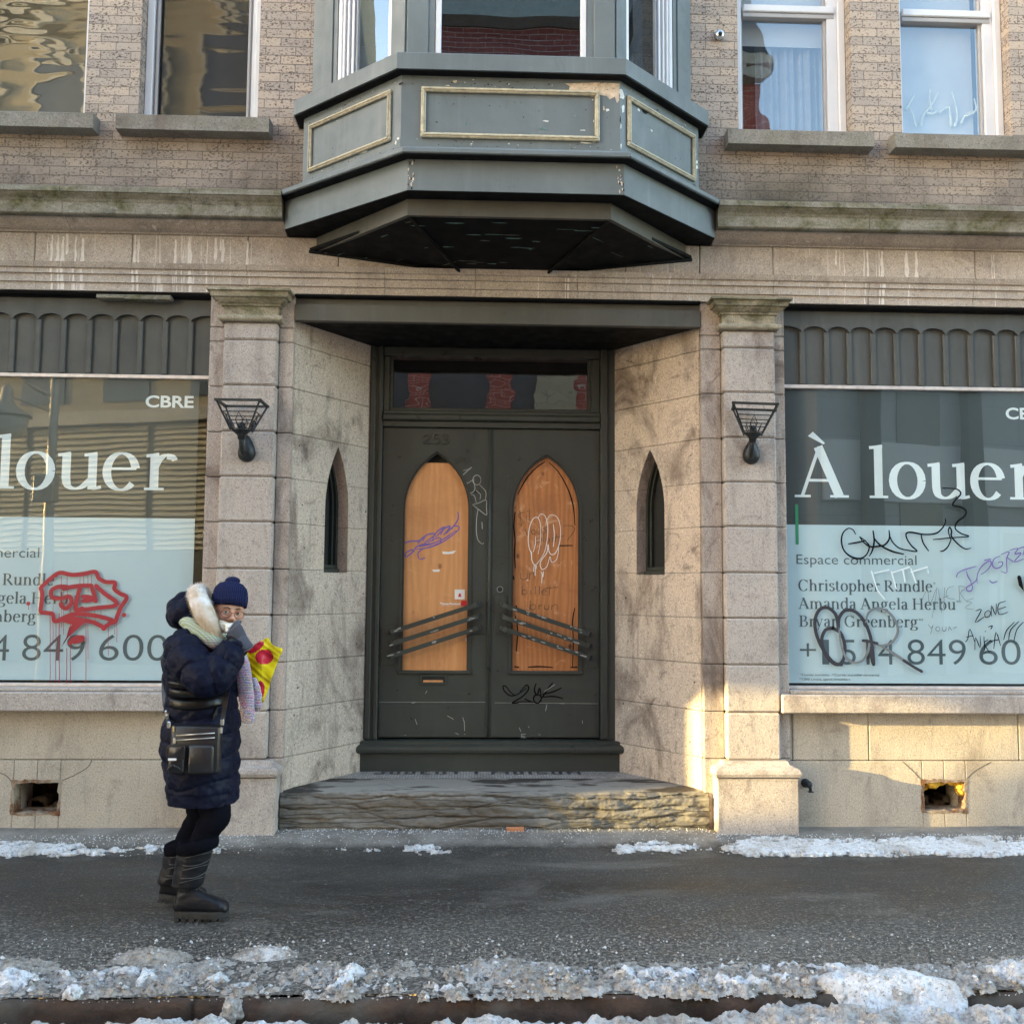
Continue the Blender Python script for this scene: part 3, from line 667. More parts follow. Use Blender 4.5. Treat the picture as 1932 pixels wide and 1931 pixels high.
# loose flakes of old paint on the soffit planks
mb = MB()
for _ in range(34):
    i = rnd.choice((0, 0, 0, 1, 2)); a, b = rnd.random(), rnd.choice((.08, .13, .35, .3, .8, .5))+rnd.uniform(-.04, .04)
    p, q, r, s_ = [(t[1], t[2], b1, b0), (t[0], t[1], b0, b0), (t[2], t[3], b1, b1)][i]
    c0 = p.lerp(q, a).lerp(s_.lerp(r, a), b); d = (q-p).normalized(); e = (s_-p).normalized(); w, h = rnd.uniform(.01, .085), rnd.uniform(.003, .010)
    pts = [c0+d*(w*math.cos(x)*rnd.uniform(.5, 1.3))+e*(h*math.sin(x)*rnd.uniform(.5, 1.3))+Vector((0, 0, -.0125)) for x in np.linspace(0, 2*math.pi, 9)[:-1]]
    mb.add(pts, [tuple(range(8))], rnd.choice((0, 0, 1)))
mb.build('paint_flakes', ['peel_green', 'lintel'], BAY, fix=False)
# bay sashes and panes
for i in range(3):
    A, B = WP[i], WP[i+1]; L_ = on_face(A, B)[3]
    s0, s1 = ((.27, .84), (.185, L_-.185), (.13, L_-.22))[i]; o = MB(); w = .04
    face_box(o, A, B, s0+.001, s0+w, -.05, -.005, 5.08, 7.04, .005); face_box(o, A, B, s1-w, s1-.001, -.05, -.005, 5.08, 7.04, .005)
    face_box(o, A, B, s0+w, s1-w, -.05, -.005, 5.085, 5.12, .004); face_box(o, A, B, s0+w, s1-w, -.05, -.005, 7.0, 7.04, .004)
    inner = [s0+w, s1-w]
    if i != 1:   # sliding tracks on the wall side
        for j, ww in enumerate((.022, .02, .024, .02)):
            a = s0+w+.004+j*.036 if i == 0 else s1-w-.004-j*.036-ww
            face_box(o, A, B, a, a+ww, -.05-.004*j, -.012-.010*j, 5.121, 6.999, .003, 1 if j == 3 else 0)
        inner = [s0+w+.14, s1-w] if i == 0 else [s0+w, s1-w-.14]
    o.build('window_frame', ['vinyl', 'vinyl_grey'], BAY)
    g = MB(); face_flat(g, A, B, [(s0+.02, 5.1), (s1-.02, 5.1), (s1-.02, 7.02), (s0+.02, 7.02)], -.042); g.build('window_pane', 'glass_bay', BAY, fix=False)

# ---- shop windows: frame, valance, pane
def shop(xa, xb, cusps, side):
    f = MB()
    f.box(xa, xb, .135, .19, 3.128, 3.154, .003)
    f.box(xa, xa+.018, .14, .19, .99, 3.127, .002); f.box(xb-.018, xb, .14, .19, .99, 3.127, .002)
    f.box(xa, xb, .13, .20, .991, 1.012, .003)
    sh = f.build('shop_window', 'alu', BLD)
    g = MB(); g.add([(xa+.015, .152, 1.0), (xb-.015, .152, 1.0), (xb-.015, .152, 3.135), (xa+.015, .152, 3.135)], [(0, 1, 2, 3)]); g.build('window_pane', 'glass_shop', sh, fix=False)
    v = MB(); v.box(xa, xb, .155, .2, 3.156, 3.70)
    c = [xa-.09]+cusps+[xb+.09]
    for a, b in zip(c[:-1], c[1:]):
        a2, b2 = max(a, xa), min(b, xb)
        top = 3.69; zc = 3.535; rise = .045; n = 10; pts = []
        for i in range(n+1):
            x = a2+(b2-a2)*i/n; t_ = (x-a)/(b-a); pts.append((x, zc+rise*(1-(2*t_-1)**2)**.6 if 0 < t_ < 1 else zc))
        v.prism(pts+[(b2, top), (a2, top)], .125, .154)
    for x in cusps: v.box(x-.019, x+.019, .133, .154, 3.157, 3.54, .005)
    v.build('valance', 'valance', sh)
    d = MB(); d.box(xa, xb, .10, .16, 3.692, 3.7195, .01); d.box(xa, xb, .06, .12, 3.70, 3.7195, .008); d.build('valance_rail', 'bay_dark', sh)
    return sh
cz = zoomer(0, 554.9, .2170)                       # zoom frame of the left valance
cl = [XA(*cz(x, 190), .13) for x in (110, 333, 555, 780, 1003, 1222, 1440, 1660)]
cl = [cl[0]-.17*j for j in range(12, 0, -1)]+cl
cz5 = zoomer(1284.8, 0, .3352)
cr = [XA(*cz5(x, 1865), .13) for x in (683, 820, 947, 1082, 1213, 1350, 1490, 1630, 1770, 1895)]
cr = cr+[cr[-1]+.165*j for j in range(1, 11)]
SHL = shop(-3.96, -1.888, [x for x in cl if x > -3.93], 0)
SHR = shop(2.168, 4.22, [x for x in cr if x < 4.2], 1)
for xa, xb in ((-5.2, -3.965), (4.225, 5.2)):
    mb = MB(); blocks(mb, xa, xb, .06, .3, [.99]+ZJ[2:]+[3.718]); mb.build('pier', 'stone', BLD)
# slate offcuts hanging under the architrave on the left
mb = MB()
for x0, x1 in ((187, 243), (385, 528)):
    a, b = XA(*cz(x0*2.84, 30), .1), XA(*cz(x1*2.84, 30), .1)
mb.box(XA(186, 562, .09), XA(242, 562, .09), .045, .12, 3.672, 3.699, .004); mb.box(XA(385*.62+0, 565, .09), XA(326, 565, .09), .045, .12, 3.666, 3.699, .004)
mb.build('slate_offcuts', 'stone_moss', SHL)

# ---- entrance recess
CL = [(-1.30, .10), (-.85, .75)]; CR = [(1.56, .10), (1.065, .75)]
def niche_geo(uL, uR, vA, vS, vB, A, B):
    c = face_sz((uL+uR)/2, (vA+vB)/2, A, B)
    s0 = face_sz(uL, vB-60, A, B)[0]; s1 = face_sz(uR, vB-60, A, B)[0]
    return (s0+s1)/2, abs(s1-s0)/2, face_sz((uL+uR)/2, vB, A, B)[1], face_sz((uL+uR)/2, vS, A, B)[1], face_sz((uL+uR)/2, vA, A, B)[1]
def canted(A, B, geo, flip):
    cx, hw, zb, zs_, za = geo; An, t_, n, L_ = on_face(A, B); 
    if flip: n = -n
    def put(o, mb, k=0):       # local (s, d, z): d < 0 is into the wall
        mb.add([(An.x+t_.x*p[0]-n.x*p[1], An.y+t_.y*p[0]-n.y*p[1], p[2]) for p in o.v], o.f, k)
    w = MB(); rows = [.06]+[.30]+ZJ[0:]+[3.60]
    for a, b in zip(rows[:-1], rows[1:]):
        o = MB(); a2, b2 = a+.0015, b-.0015
        if b2 < zb or a2 > za: o.box(0, L_+.06, 0, .22, a2, b2, .003)
        else: lancet_panel(o, 0, L_+.06, a2, b2, cx, hw, zb, zs_, za, 0, .22)
        put(o, w)
    wall = w.build('entrance_wall', 'stone_reveal', BLD)
    f = MB(); o = MB(); arch_ring(o, cx, hw+.002, zb, zs_, za+.002, .022, .10, .16); arch_ring(o, cx, hw-.02, zb, zs_, za-.03, .018, .125, .17)
    o.box(cx-hw, cx+hw, .075, .17, zb, zb+.03, .004); o.box(cx-hw+.02, cx+hw-.02, .10, .17, zb+.031, zb+.06, .004); put(o, f)
    nf = f.build('niche_frame', 'door_paint', wall)
    g = MB(); o = MB(); o.prism(arch_pts(cx, hw-.02, zb+.02, zs_, za-.03), .155, .165); put(o, g); g.build('niche_pane', 'black', wall)
    hl_ = MB(); rh = random.Random(int(cx*1000))
    for hz in (2.62, 2.30, 1.95, 1.62, 1.30, 1.02, .80, .62):
        for hs in (.10, .52, .74):
            if rh.random() < .62 and abs(hs-cx) > hw+.03:
                o = MB(); r_ = rh.uniform(.004, .008); o.disc(hs+rh.uniform(-.04, .04), hz+rh.uniform(-.05, .05), -.0006, r_, 0, 8); put(o, hl_)
    hl_.build('drill_holes', 'black', wall, fix=False)
    bk = MB(); o = MB(); o.box(cx-hw-.02, cx+hw+.02, .221, .23, zb-.05, za+.05); put(o, bk); bk.build('niche_back', 'black', wall)
gl_ = niche_geo(612, 656, 842, 962, 1080, *CL); gr_ = niche_geo(1201, 1254, 848, 962, 1084, CR[0], CR[1])
canted(CL[0], CL[1], gl_, False); canted(CR[0], CR[1], gr_, True)
# recess ceiling and lintel
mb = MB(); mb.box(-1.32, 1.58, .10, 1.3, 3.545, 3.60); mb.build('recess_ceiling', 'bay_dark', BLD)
mb = MB(); mb.box(-1.297, 1.562, .045, .099, 3.535, 3.655, .004); mb.box(-1.297, 1.562, .075, .2, 3.656, 3.70); mb.box(-1.297, 1.562, .02, .2, 3.701, 3.7205, .006, 1)
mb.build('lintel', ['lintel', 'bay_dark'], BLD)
# masonry behind
mb = MB(); mb.box(-7, -1.1, 1.0, 1.2, 0, 4.3); mb.box(1.3, 7, 1.0, 1.2, 0, 4.3); mb.box(-1.1, 1.3, 1.0, 1.2, 3.56, 4.3); mb.box(-1.1, 1.3, 1.35, 1.4, 0, 3.6)
mb.build('inner_wall', 'room', BLD)

# ---- door set
DY = .80; DX = [-.742, .070, .108, .938]; DZ = (.552, 2.913)
mb = MB()
FL, FR = -.845, 1.062
for a, b in ((FL, DX[0]-.004), (DX[3]+.004, FR)):
    mb.box(a, b, .765, .95, .53, 3.545, .008)
    c = (a+b)/2; mb.box(a+.002, c-.005, .74, .764, .545, 3.545, .008)
    mb.box(b-.034 if a < 0 else a+.004, b-.004 if a < 0 else a+.034, .752, .764, .545, 3.545, .005)
mb.box(DX[0]-.003, DX[3]+.003, .77, .93, 2.918, 2.965, .004); mb.box(DX[0]-.003, DX[3]+.003, .735, .93, 2.967, 3.012, .010); mb.box(DX[0]-.003, DX[3]+.003, .76, .93, 3.014, 3.045, .006)
mb.box(DX[0]-.003, DX[3]+.003, .765, .93, 3.475, 3.545, .006)
for a, b in ((DX[0]-.003, -.70), (.875, DX[3]+.003)): mb.box(a, b, .785, .93, 3.047, 3.473, .006)
FRM = mb.build('door_frame', 'door_paint', BLD)
mb = MB(); mb.add([(-.71, .845, 3.045), (.885, .845, 3.045), (.885, .845, 3.475), (-.71, .845, 3.475)], [(0, 1, 2, 3)]); mb.build('transom_pane', 'glass_old', FRM, fix=False)
mb = MB(); mb.box(-.70, .875, .80, .84, 3.047, 3.075, .006); mb.box(-.70, -.675, .81, .84, 3.076, 3.472, .004); mb.box(.85, .875, .81, .84, 3.076, 3.472, .004); mb.build('transom_bead', 'door_paint', FRM)
mb = MB(); mb.box(-.73, .9, .95, 1.0, 3.0, 3.55); mb.build('transom_dark', 'black', FRM)
# plinth rail under the doors
mb = MB(); mb.sweep([(FL-.012, .95), (FL-.012, .735), (FR+.012, .735), (FR+.012, .95)], [(-.1, .445), (.025, .445), (.04, .455), (.045, .475), (.04, .497), (.022, .508), (.012, .51), (.012, .528), (.0, .535), (-.1, .538)])
mb.sweep([(FL-.012, .95), (FL-.012, .74), (FR+.012, .74), (FR+.012, .95)], [(-.1, .305), (.012, .305), (.012, .443), (-.1, .443)])
mb.build('door_plinth', 'door_paint', BLD)

M['ply_left'] = None
def plywood(name, c1, c2, knots, sc, blot):
    q = Mat(name, .55, spec=.35)
    v = q.map((1, 1, .16))
    d = q.noise(2.6, 3, .5, vec=v)
    vec = q.comb(q.math('ADD', q.axis(0, v), q.math('MULTIPLY', d, .22)), q.axis(1, v), q.axis(2, v))
    wv = q.wave(sc, 7.5, vec=vec, detail=3, dscale=1.6)
    c = q.mix(q.rng(wv, .1, .95, 0, .45), c1, c2)
    c = q.mix(q.rng(q.noise(60, 4, .6, vec=q.map((1, 1, .06))), .4, .7, 0, .5), c, tuple(x*.72 for x in c1))
    k = q.voro(5.2, vec=q.map((1, 1, .7), loc=(2.7, 0, 1.3)))
    c = q.mix(q.rng(k, .055, .10, knots, 0), c, (.12, .04, .018))
    c = q.mix(q.rng(q.noise(2.2, 6, .65, .6, vec=q.map(loc=(4, 2, 7))), .5, .72, 0, blot), c, (.28, .11, .05))
    c = q.mix(q.rng(q.noise(7, 6, .7, .8, vec=q.map(loc=(1, 7, 2))), .57, .68, 0, blot*.8), c, (.72, .46, .28))
    q.color(c); q.bump(wv, .12, .003); return q.m
M['ply_left'] = plywood('clean plywood', (.64, .305, .125), (.50, .215, .080), .6, 5, .35)
M['ply_right'] = plywood('stained rough plywood', (.50, .205, .075), (.25, .09, .03), .95, 8, .75)
M['marker'] = plain('black marker ink', (.006, .006, .006), .7, spec=.1)
M['marker_faint'] = plain('faded marker ink', (.10, .055, .03), .6)
M['white_paint'] = plain('white paint marker', (.75, .73, .70), .5, var=.05)
M['chalk'] = plain('pale scratch paint', (.36, .37, .35), .7)
M['purple'] = plain('purple marker ink', (.16, .10, .36), .5, var=.15, scale=60)
M['spray_red'] = plain('red spray paint', (.33, .012, .030), .4)
M['spray_black'] = plain('dark grey spray paint', (.035, .035, .045), .5)
M['spray_grey'] = plain('thin grey spray paint', (.17, .19, .20), .6)
M['sticker_white'] = plain('white sticker', (.72, .70, .69), .5, var=.03)
M['sticker_red'] = plain('red sticker', (.55, .02, .03), .45, var=.05)
M['pewter'] = plain('worn bare metal', (.35, .36, .35), .5, .4, var=.3, scale=40)

ZD = zoomer(678.1, 789.1, .2554)
def dpts(pts, Y): return world_pts(ZD, pts, Y)
def door(x0, x1, uL, uR, vA, left):
    zb, zs_, za = ZA(960, 1266, DY), ZA(960, 962, DY), ZA(960, vA, DY)
    xa, xb = XA(uL, 1100, DY), XA(uR, 1100, DY); cx, hw = (xa+xb)/2, (xb-xa)/2
    d = MB(); lancet_panel(d, x0, x1, DZ[0], DZ[1], cx, hw, zb, zs_, za, DY, DY+.05)
    arch_ring(d, cx, hw+.004, zb, zs_, za+.006, .016, DY-.010, DY+.03); arch_ring(d, cx, hw-.012, zb, zs_, za-.015, .012, DY+.006, DY+.03)
    d.box(cx-hw-.012, cx+hw+.012, DY-.022, DY+.03, zb-.020, zb+.004, .006)
    d.box(x0+.001, x1-.001, DY-.003, DY+.02, DZ[0]+.001, .785, .003)      # bottom rail board
    D = d.build('door', 'door_paint', BLD)
    b = MB(); top = za-.05 if left else za-.03
    ap = [(x, z) for x, z in arch_pts(cx, hw-.004, zb, zs_, za-.008, 16)]
    if left:
        zc = ZA(830, 873, DY+.03); ap = [p for p in ap if p[1] < zc-.002]; w_ = arch_hw(zc, hw-.004, zs_, za-.008)
        i = max(range(len(ap)), key=lambda j: (ap[j][0] < cx, ap[j][1])); ap = ap[:i+1]+[(cx-w_, zc), (cx+w_, zc)]+ap[i+1:]
    b.prism(ap, DY+.032, DY+.045); board = b.build('plywood_board', 'ply_left' if left else 'ply_right', D)
    k = MB(); k.box(cx-hw-.05, cx+hw+.05, DY+.06, DY+.07, zb, za+.02); k.build('dark_backing', 'black', D)
    # push bars on plates
    S = ((215, 1583, 888, 1368), (218, 1671, 890, 1456), (212, 1762, 890, 1543)) if left else ((1042, 1372, 1715, 1597), (1045, 1459, 1715, 1685), (1042, 1545, 1715, 1772))
    for u0, v0, u1, v1 in S:
        (xa_, za_), (xb_, zb_) = dpts([(u0, v0), (u1, v1)], DY-.06); o = MB()
        dx, dz = xb_-xa_, zb_-za_; L_ = math.hypot(dx, dz); t = Vector((dx/L_, 0, dz/L_)); n = Vector((-t.z, 0, t.x))
        prof = [(-.022, 0), (-.020, -.045), (-.004, -.062), (.02, -.066)]
        pts = [Vector((xa_, DY, za_))+t*s+Vector((0, y, 0)) for s, y in ((0, -.002), (.002, -.040), (.02, -.062), (.05, -.066))]+[Vector((xb_, DY, zb_))-t*s+Vector((0, y, 0)) for s, y in ((.05, -.066), (.02, -.062), (.002, -.040), (0, -.002))]
        h = .017; v = []; th = .005
        for i, p in enumerate(pts):
            q0 = pts[max(0, i-1)]; q1 = pts[min(len(pts)-1, i+1)]; tt = (q1-q0).normalized(); nn = tt.cross(n).normalized()
            v += [p+n*h-nn*th, p+n*h+nn*th, p-n*h+nn*th, p-n*h-nn*th]
        f = [(4*i+j, 4*i+(j+1) % 4, 4*i+4+(j+1) % 4, 4*i+4+j) for i in range(len(pts)-1) for j in range(4)]+[(0, 1, 2, 3), (31, 30, 29, 28)]
        o.add(v, f, 0)
        r = random.Random(int(v0)+left)
        for _ in range(9 if not left else 5):       # chipped paint
            s = (r.random()**.6)*L_*.95 if not left else r.choice((.03, .08, .12, .5, .9))*L_; w_ = r.uniform(.01, .035)
            p = Vector((xa_, DY-.0718, za_))+t*s+n*r.uniform(-.008, .012)
            o.add([p+t*(w_*math.cos(a)*r.uniform(.5, 1.2))+n*(.005*math.sin(a)*r.uniform(.4, 1.4)) for a in np.linspace(0, 6.28, 8)[:-1]], [tuple(range(7))], 1)
        o.build('push_bar', ['door_paint', 'pewter'], D)
    for (u0, v0, u1, v1) in (((165, 1530, 262, 1822), (838, 1290, 938, 1590)) if left else ((1000, 1298, 1085, 1590), (1668, 1545, 1758, 1840))):
        (a, z1), (b2, z0) = dpts([(u0, v0), (u1, v1)], DY); a = max(a, x0+.004); b2 = min(b2, x1-.004)
        pl = MB(); pl.box(a, b2, DY-.007, DY-.0035, z0, z1, .001)
        for x in (a+.008, b2-.008):
            for i in range(4): z = z0+.012+(z1-z0-.024)*i/3; pl.lathe([(.004, 0), (.003, .002)], (0, 0, 0), 6); pl.v[-12:] = [(x+p[0], DY-.007-p[2], z+p[1]) for p in pl.v[-12:]]
        pl.build('bar_plate', 'door_paint', D)
    return D, cx, hw, zb, zs_, za
DL = door(DX[0], DX[1]-.0005, 755.5, 888, 850, True)
DR = door(DX[2]+.0005, DX[3], 962, 1097, 853, False)
mb = MB(); mb.box(DX[1], DX[2], DY-.012, DY+.04, DZ[0], DZ[1], .008); mb.lathe([(.009, 0), (.009, 1)], (0, 0, 0), 8)
mb.v[-16:] = [((DX[1]+DX[2])/2+p[0], DY-.014+p[1]*.6, DZ[0]+.01+p[2]*(DZ[1]-DZ[0]-.02)) for p in mb.v[-16:]]
mb.build('door_astragal', 'door_paint', BLD)
# house number, letter slot, empty lock hole
def relief(txt, zf, x0, y0, x1, y1, Y, ext, mat, name, parent):
    o = MB(); a = at(*zf(x0, y1), Y); b = at(*zf(x1, y0), Y)
    for j, yy in enumerate((Y-ext, Y-ext*.5)): text_mesh(o, txt, a[0]+.002*j, a[1]-.002*j, yy, b[0]-a[0], (b[1]-a[1]), 0)
    return o.build(name, mat, parent, fix=False)
def number_253():
    o = MB()
    G = {'2': [(0, .75), (.1, .93), (.35, 1), (.55, .9), (.58, .7), (.4, .42), (.12, .16), (0, .04), (.3, .1), (.6, .02), (.66, .12)],
         '5': [(.6, 1), (.12, 1), (.05, .58), (.3, .64), (.55, .5), (.6, .3), (.45, .08), (.2, .0), (0, .1)],
         '3': [(.05, .86), (.25, 1), (.5, .92), (.52, .72), (.28, .55), (.55, .45), (.6, .22), (.4, .02), (.12, .0), (0, .14)]}
    for ch, xo in zip('253', (472, 545, 612)):
        pts = [ZD(xo+x*78, 188-z*66) for x, z in G[ch]]; pts = [(at(u, v, DY)) for u, v in pts]
        o.tube([(x, DY-.004, z) for x, z in curve(pts, 5)], .0062, 6)
    o.build('house_number', 'door_paint', DL[0])
number_253()
s0 = at(*zoomer(641.2, 641.2, .3352)(462, 1893), DY); s1 = at(*zoomer(641.2, 641.2, .3352)(590, 1926), DY)
mb = MB(); x0, z1, x1, z0 = s0[0], s0[1], s1[0], s1[1]; w = .016
mb.box(x0-w, x1+w, DY-.010, DY-.0005, z1, z1+w, .003); mb.box(x0-w, x1+w, DY-.010, DY-.0005, z0-w, z0, .003); mb.box(x0-w, x0, DY-.010, DY-.0005, z0+.0005, z1-.0005, .002); mb.box(x1, x1+w, DY-.010, DY-.0005, z0+.0005, z1-.0005, .002)
mb.box(x0, x1, DY-.003, DY-.001, z0+.0005, z1-.0005, 0, 1)
mb.box(x0+.01, x1-.012, DY-.006, DY-.0035, z0+.002, z0+.017, .001, 2)
mb.build('letter_slot', ['door_paint', 'black', 'ply_left'], DL[0])
hx, hz = at(*ZD(1038, 1262), DY)
mb = MB(); mb.disc(hx, hz, DY-.0012, .024, 1, 18); mb.disc(hx, hz, DY-.002, .020, 0, 18); mb.build('lock_hole', ['black', 'pewter'], DR[0], fix=False)
# ================================================================ WRITING ON THE DOORS
ZI = zoomer(641.2, 1284.2, .3352)
def scrawl(name, mat, parent, zf, lines, Y, w, smooth=5, extra=None):
    tp = mat in ('marker', 'marker_faint', 'purple', 'spray_grey', 'chalk', 'white_paint')
    o = MB(); r = random.Random(len(lines))
    for ln in lines: o.stroke(world_pts(zf, ln, Y), Y, w*(1.25 if tp else 1), 0, None, smooth, tp and smooth > 0)
    if extra: extra(o)
    return o.build(name, mat, parent, fix=False)
YB = DY+.0312
def circ(x, y, r, ry=None, a0=0, a1=360, n=9):
    return [(x+r*math.cos(R(a0+(a1-a0)*i/n)), y-(ry or r)*math.sin(R(a0+(a1-a0)*i/n))) for i in range(n+1)]
# left leaf: pale tag on the stile, purple scribble, torn paper, stickers
scrawl('graffiti_tag', 'chalk', DL[0], ZD, [
    [(768, 385), (800, 378), (830, 360), (790, 395), (763, 428), (795, 475), (825, 462), (850, 450)], circ(868, 455, 30, 36), [(798, 480), (795, 525), (825, 550), (852, 525), (850, 488), (842, 458)],
    [(888, 490), (930, 535), (935, 570), (930, 602)], [(815, 560), (848, 570), (863, 620)], [(860, 530), (893, 560), (890, 600)], [(835, 637), (885, 622), (935, 603), (938, 660), (938, 712), (885, 675), (835, 637)],
    [(877, 668), (866, 740), (864, 830), (875, 895), (905, 925), (920, 918)], [(905, 765), (908, 815)]], DY-.0012, .0042)
scrawl('graffiti_tag', 'purple', DL[0], ZD, [
    [(315, 955), (325, 925), (370, 908), (440, 903), (470, 880)], [(325, 1025), (350, 990), (385, 970), (395, 985), (350, 1020), (335, 1015)], [(400, 985), (420, 950), (470, 930), (520, 925)],
    [(440, 1038), (432, 1000), (450, 975), (475, 960)], [(450, 1040), (485, 1030)], [(420, 965), (500, 955), (600, 920), (690, 860), (735, 820)], [(440, 945), (520, 930), (620, 890), (700, 835)],
    [(470, 905), (490, 865), (540, 850), (560, 860), (520, 890), (480, 920)], [(540, 905), (560, 850), (610, 810), (630, 805), (600, 840), (560, 880)], [(600, 860), (625, 815), (670, 795), (650, 830), (620, 860)],
    [(640, 850), (690, 800), (715, 770), (730, 735), (728, 690)], [(680, 820), (700, 795), (735, 800), (730, 825), (700, 835)], [(505, 915), (590, 880), (600, 915), (560, 930)], [(430, 925), (470, 880), (500, 860)]], YB, .0095)
o = MB()
for pts in ([(612, 982), (660, 985), (716, 975), (692, 999), (650, 1002), (616, 1001)], [(536, 1117), (594, 1115), (590, 1132), (548, 1133)], [(783, 1618), (790, 1617), (790, 1645), (784, 1644)]): o.flat(dpts(pts, YB), YB-.0004)
o.build('torn_paper', 'sticker_white', DL[0], fix=False)
o = MB(); o.flat(dpts([(704, 1263), (778, 1263), (778, 1335), (704, 1335)], YB), YB-.0004)
c = dpts([(741, 1300)], YB)[0]
for rr in (.0082,): o.stroke([(c[0]+rr*math.cos(a), c[1]+rr*math.sin(a)) for a in np.linspace(0, 6.28, 16)], YB-.0008, .0016, 1, None, 0)
o.flat(dpts([(728, 1318), (738, 1290), (746, 1296), (757, 1294), (747, 1304), (757, 1318)], YB), YB-.001, 1)
for v in (1269, 1327): a = dpts([(712, v+4)], YB)[0]; text_mesh(o, 'ATTENTION ZONE' if v < 1300 else 'PROTECTION', a[0], a[1], YB-.0008, width=.016, height=.0022, k=1)
o.build('sticker', ['sticker_white', 'sticker_red'], DL[0], fix=False)
o = MB(); a = dpts([(596, 1374)], YB)[0]; b = dpts([(746, 1346)], YB)[0]
text_mesh(o, 'Passe-Partout', a[0]+.006, a[1], YB-.0004, width=b[0]-a[0]-.006, height=.0155, k=0, bold=.035); o.disc(a[0]+.002, a[1]+.013, YB-.0004, .004, 0)
text_mesh(o, 'serrurier 24 h', a[0]+.010, a[1]-.010, YB-.0004, width=b[0]-a[0]-.02, height=.0045, k=0)
o.flat(dpts([(750, 1346), (795, 1344), (795, 1384), (750, 1386)], YB), YB-.0006, 1)
o.build('sticker', ['sticker_white', 'sticker_red'], DL[0], fix=False)
# right leaf
scrawl('graffiti_writing', 'marker_faint', DR[0], ZD, [
    [(1222, 692), (1190, 700), (1175, 722), (1200, 745), (1210, 765), (1195, 785), (1172, 778)], [(1185, 680), (1198, 800)], [(1234, 715), (1236, 757)], [(1256, 675), (1256, 758)], [(1240, 690), (1246, 680)],
    [(1228, 815), (1240, 860), (1262, 815)], circ(1285, 838, 13, 17), [(1312, 812), (1312, 846), (1335, 850), (1342, 808), (1344, 850)], [(1388, 798), (1360, 812), (1382, 832), (1355, 850)],
    [(1308, 880), (1302, 950)], [(1306, 890), (1345, 885), (1340, 910), (1308, 915)], [(1362, 850), (1360, 912)], circ(1390, 898, 13), [(1404, 885), (1408, 912)], [(1425, 888), (1428, 912)], [(1455, 855), (1448, 912)], [(1420, 884), (1510, 868)],
    [(1505, 800), (1525, 790), (1570, 795), (1590, 815), (1575, 850), (1550, 880), (1535, 905)], [(1540, 930), (1545, 938)],
    [(1190, 1140), (1192, 1180), (1215, 1190), (1238, 1175), (1238, 1138)], [(1258, 1188), (1258, 1142)], [(1258, 1155), (1280, 1138), (1290, 1160), (1292, 1186)],
    [(1204, 1235), (1200, 1302)], circ(1220, 1283, 18), [(1266, 1265), (1266, 1302)], [(1300, 1238), (1298, 1302)], [(1330, 1238), (1328, 1302)], [(1345, 1282), (1378, 1278), (1368, 1262), (1348, 1278), (1352, 1298), (1380, 1300)], [(1408, 1230), (1402, 1305)], [(1372, 1254), (1470, 1246)],
    [(1262, 1345), (1258, 1412)], circ(1282, 1393, 20), [(1326, 1375), (1326, 1412)], [(1326, 1388), (1350, 1374)], [(1366, 1375), (1368, 1405), (1396, 1408), (1400, 1375)], [(1420, 1412), (1422, 1376)], [(1422, 1388), (1450, 1372), (1462, 1390), (1464, 1412)]], YB, .0048, 4)
scrawl('graffiti_tag', 'white_paint', DR[0], ZD, [
    [(1320, 1000), (1335, 920), (1338, 800), (1320, 735), (1285, 740), (1258, 800), (1247, 890), (1255, 960), (1268, 990), (1275, 1050), (1295, 1080), (1315, 1070)],
    [(1318, 738), (1340, 706), (1372, 722), (1390, 790), (1388, 890), (1362, 1000), (1312, 1072)], [(1380, 760), (1405, 718), (1440, 715), (1472, 750), (1486, 830), (1478, 920), (1450, 990), (1420, 1005), (1400, 980), (1394, 930), (1385, 990), (1345, 1045), (1335, 1080), (1350, 1115), (1385, 1092), (1408, 1020), (1420, 1062), (1455, 1042), (1470, 985), (1470, 950)],
    [(1432, 780), (1440, 860), (1432, 948)], [(1302, 870), (1300, 930), (1285, 985)], [(1272, 985), (1272, 1040)], [(1292, 1078), (1286, 1130)], [(1300, 1080), (1298, 1160)], [(1308, 1085), (1306, 1110)], [(1340, 1135), (1350, 1150), (1346, 1215)], [(1360, 1130), (1356, 1170)], [(1236, 1195), (1248, 1195)]], YB-.0006, .0055)
scrawl('sealant_smear', 'marker', DR[0], ZD, [[(1150, 690), (1142, 800), (1150, 900), (1146, 1000), (1152, 1105)], [(1170, 560), (1230, 450), (1300, 370), (1370, 320)], [(1400, 325), (1470, 395), (1540, 520), (1580, 650), (1592, 790)],
    [(1135, 1160), (1142, 1190)], [(1590, 1400), (1575, 1500), (1580, 1650), (1574, 1840)], [(1150, 1450), (1168, 1560), (1160, 1720)], [(1245, 1836), (1330, 1832), (1430, 1838)], [(1145, 1832), (1180, 1838)], [(1560, 1838), (1620, 1836)], [(1475, 940), (1575, 938)], [(1155, 1380), (1165, 1400)]], YB+.0003, .0085)
scrawl('graffiti_tag', 'marker', DR[0], ZI, [[(985, 80), (960, 62), (935, 30), (918, 30), (928, 58), (960, 82), (1000, 74), (1050, 40)], [(1015, 60), (1050, 22), (1062, 45), (1030, 85), (970, 124), (1030, 116), (1090, 120)], [(1040, 100), (1085, 120)],
    [(1105, 12), (1095, 50), (1110, 80), (1125, 40), (1135, 112)], circ(1112, 100, 22, 24), [(1122, 118), (1160, 60), (1198, 8)], [(1140, 75), (1200, 60), (1248, 38)], [(1130, 92), (1200, 86), (1256, 98)]], DY-.0042, .0085)
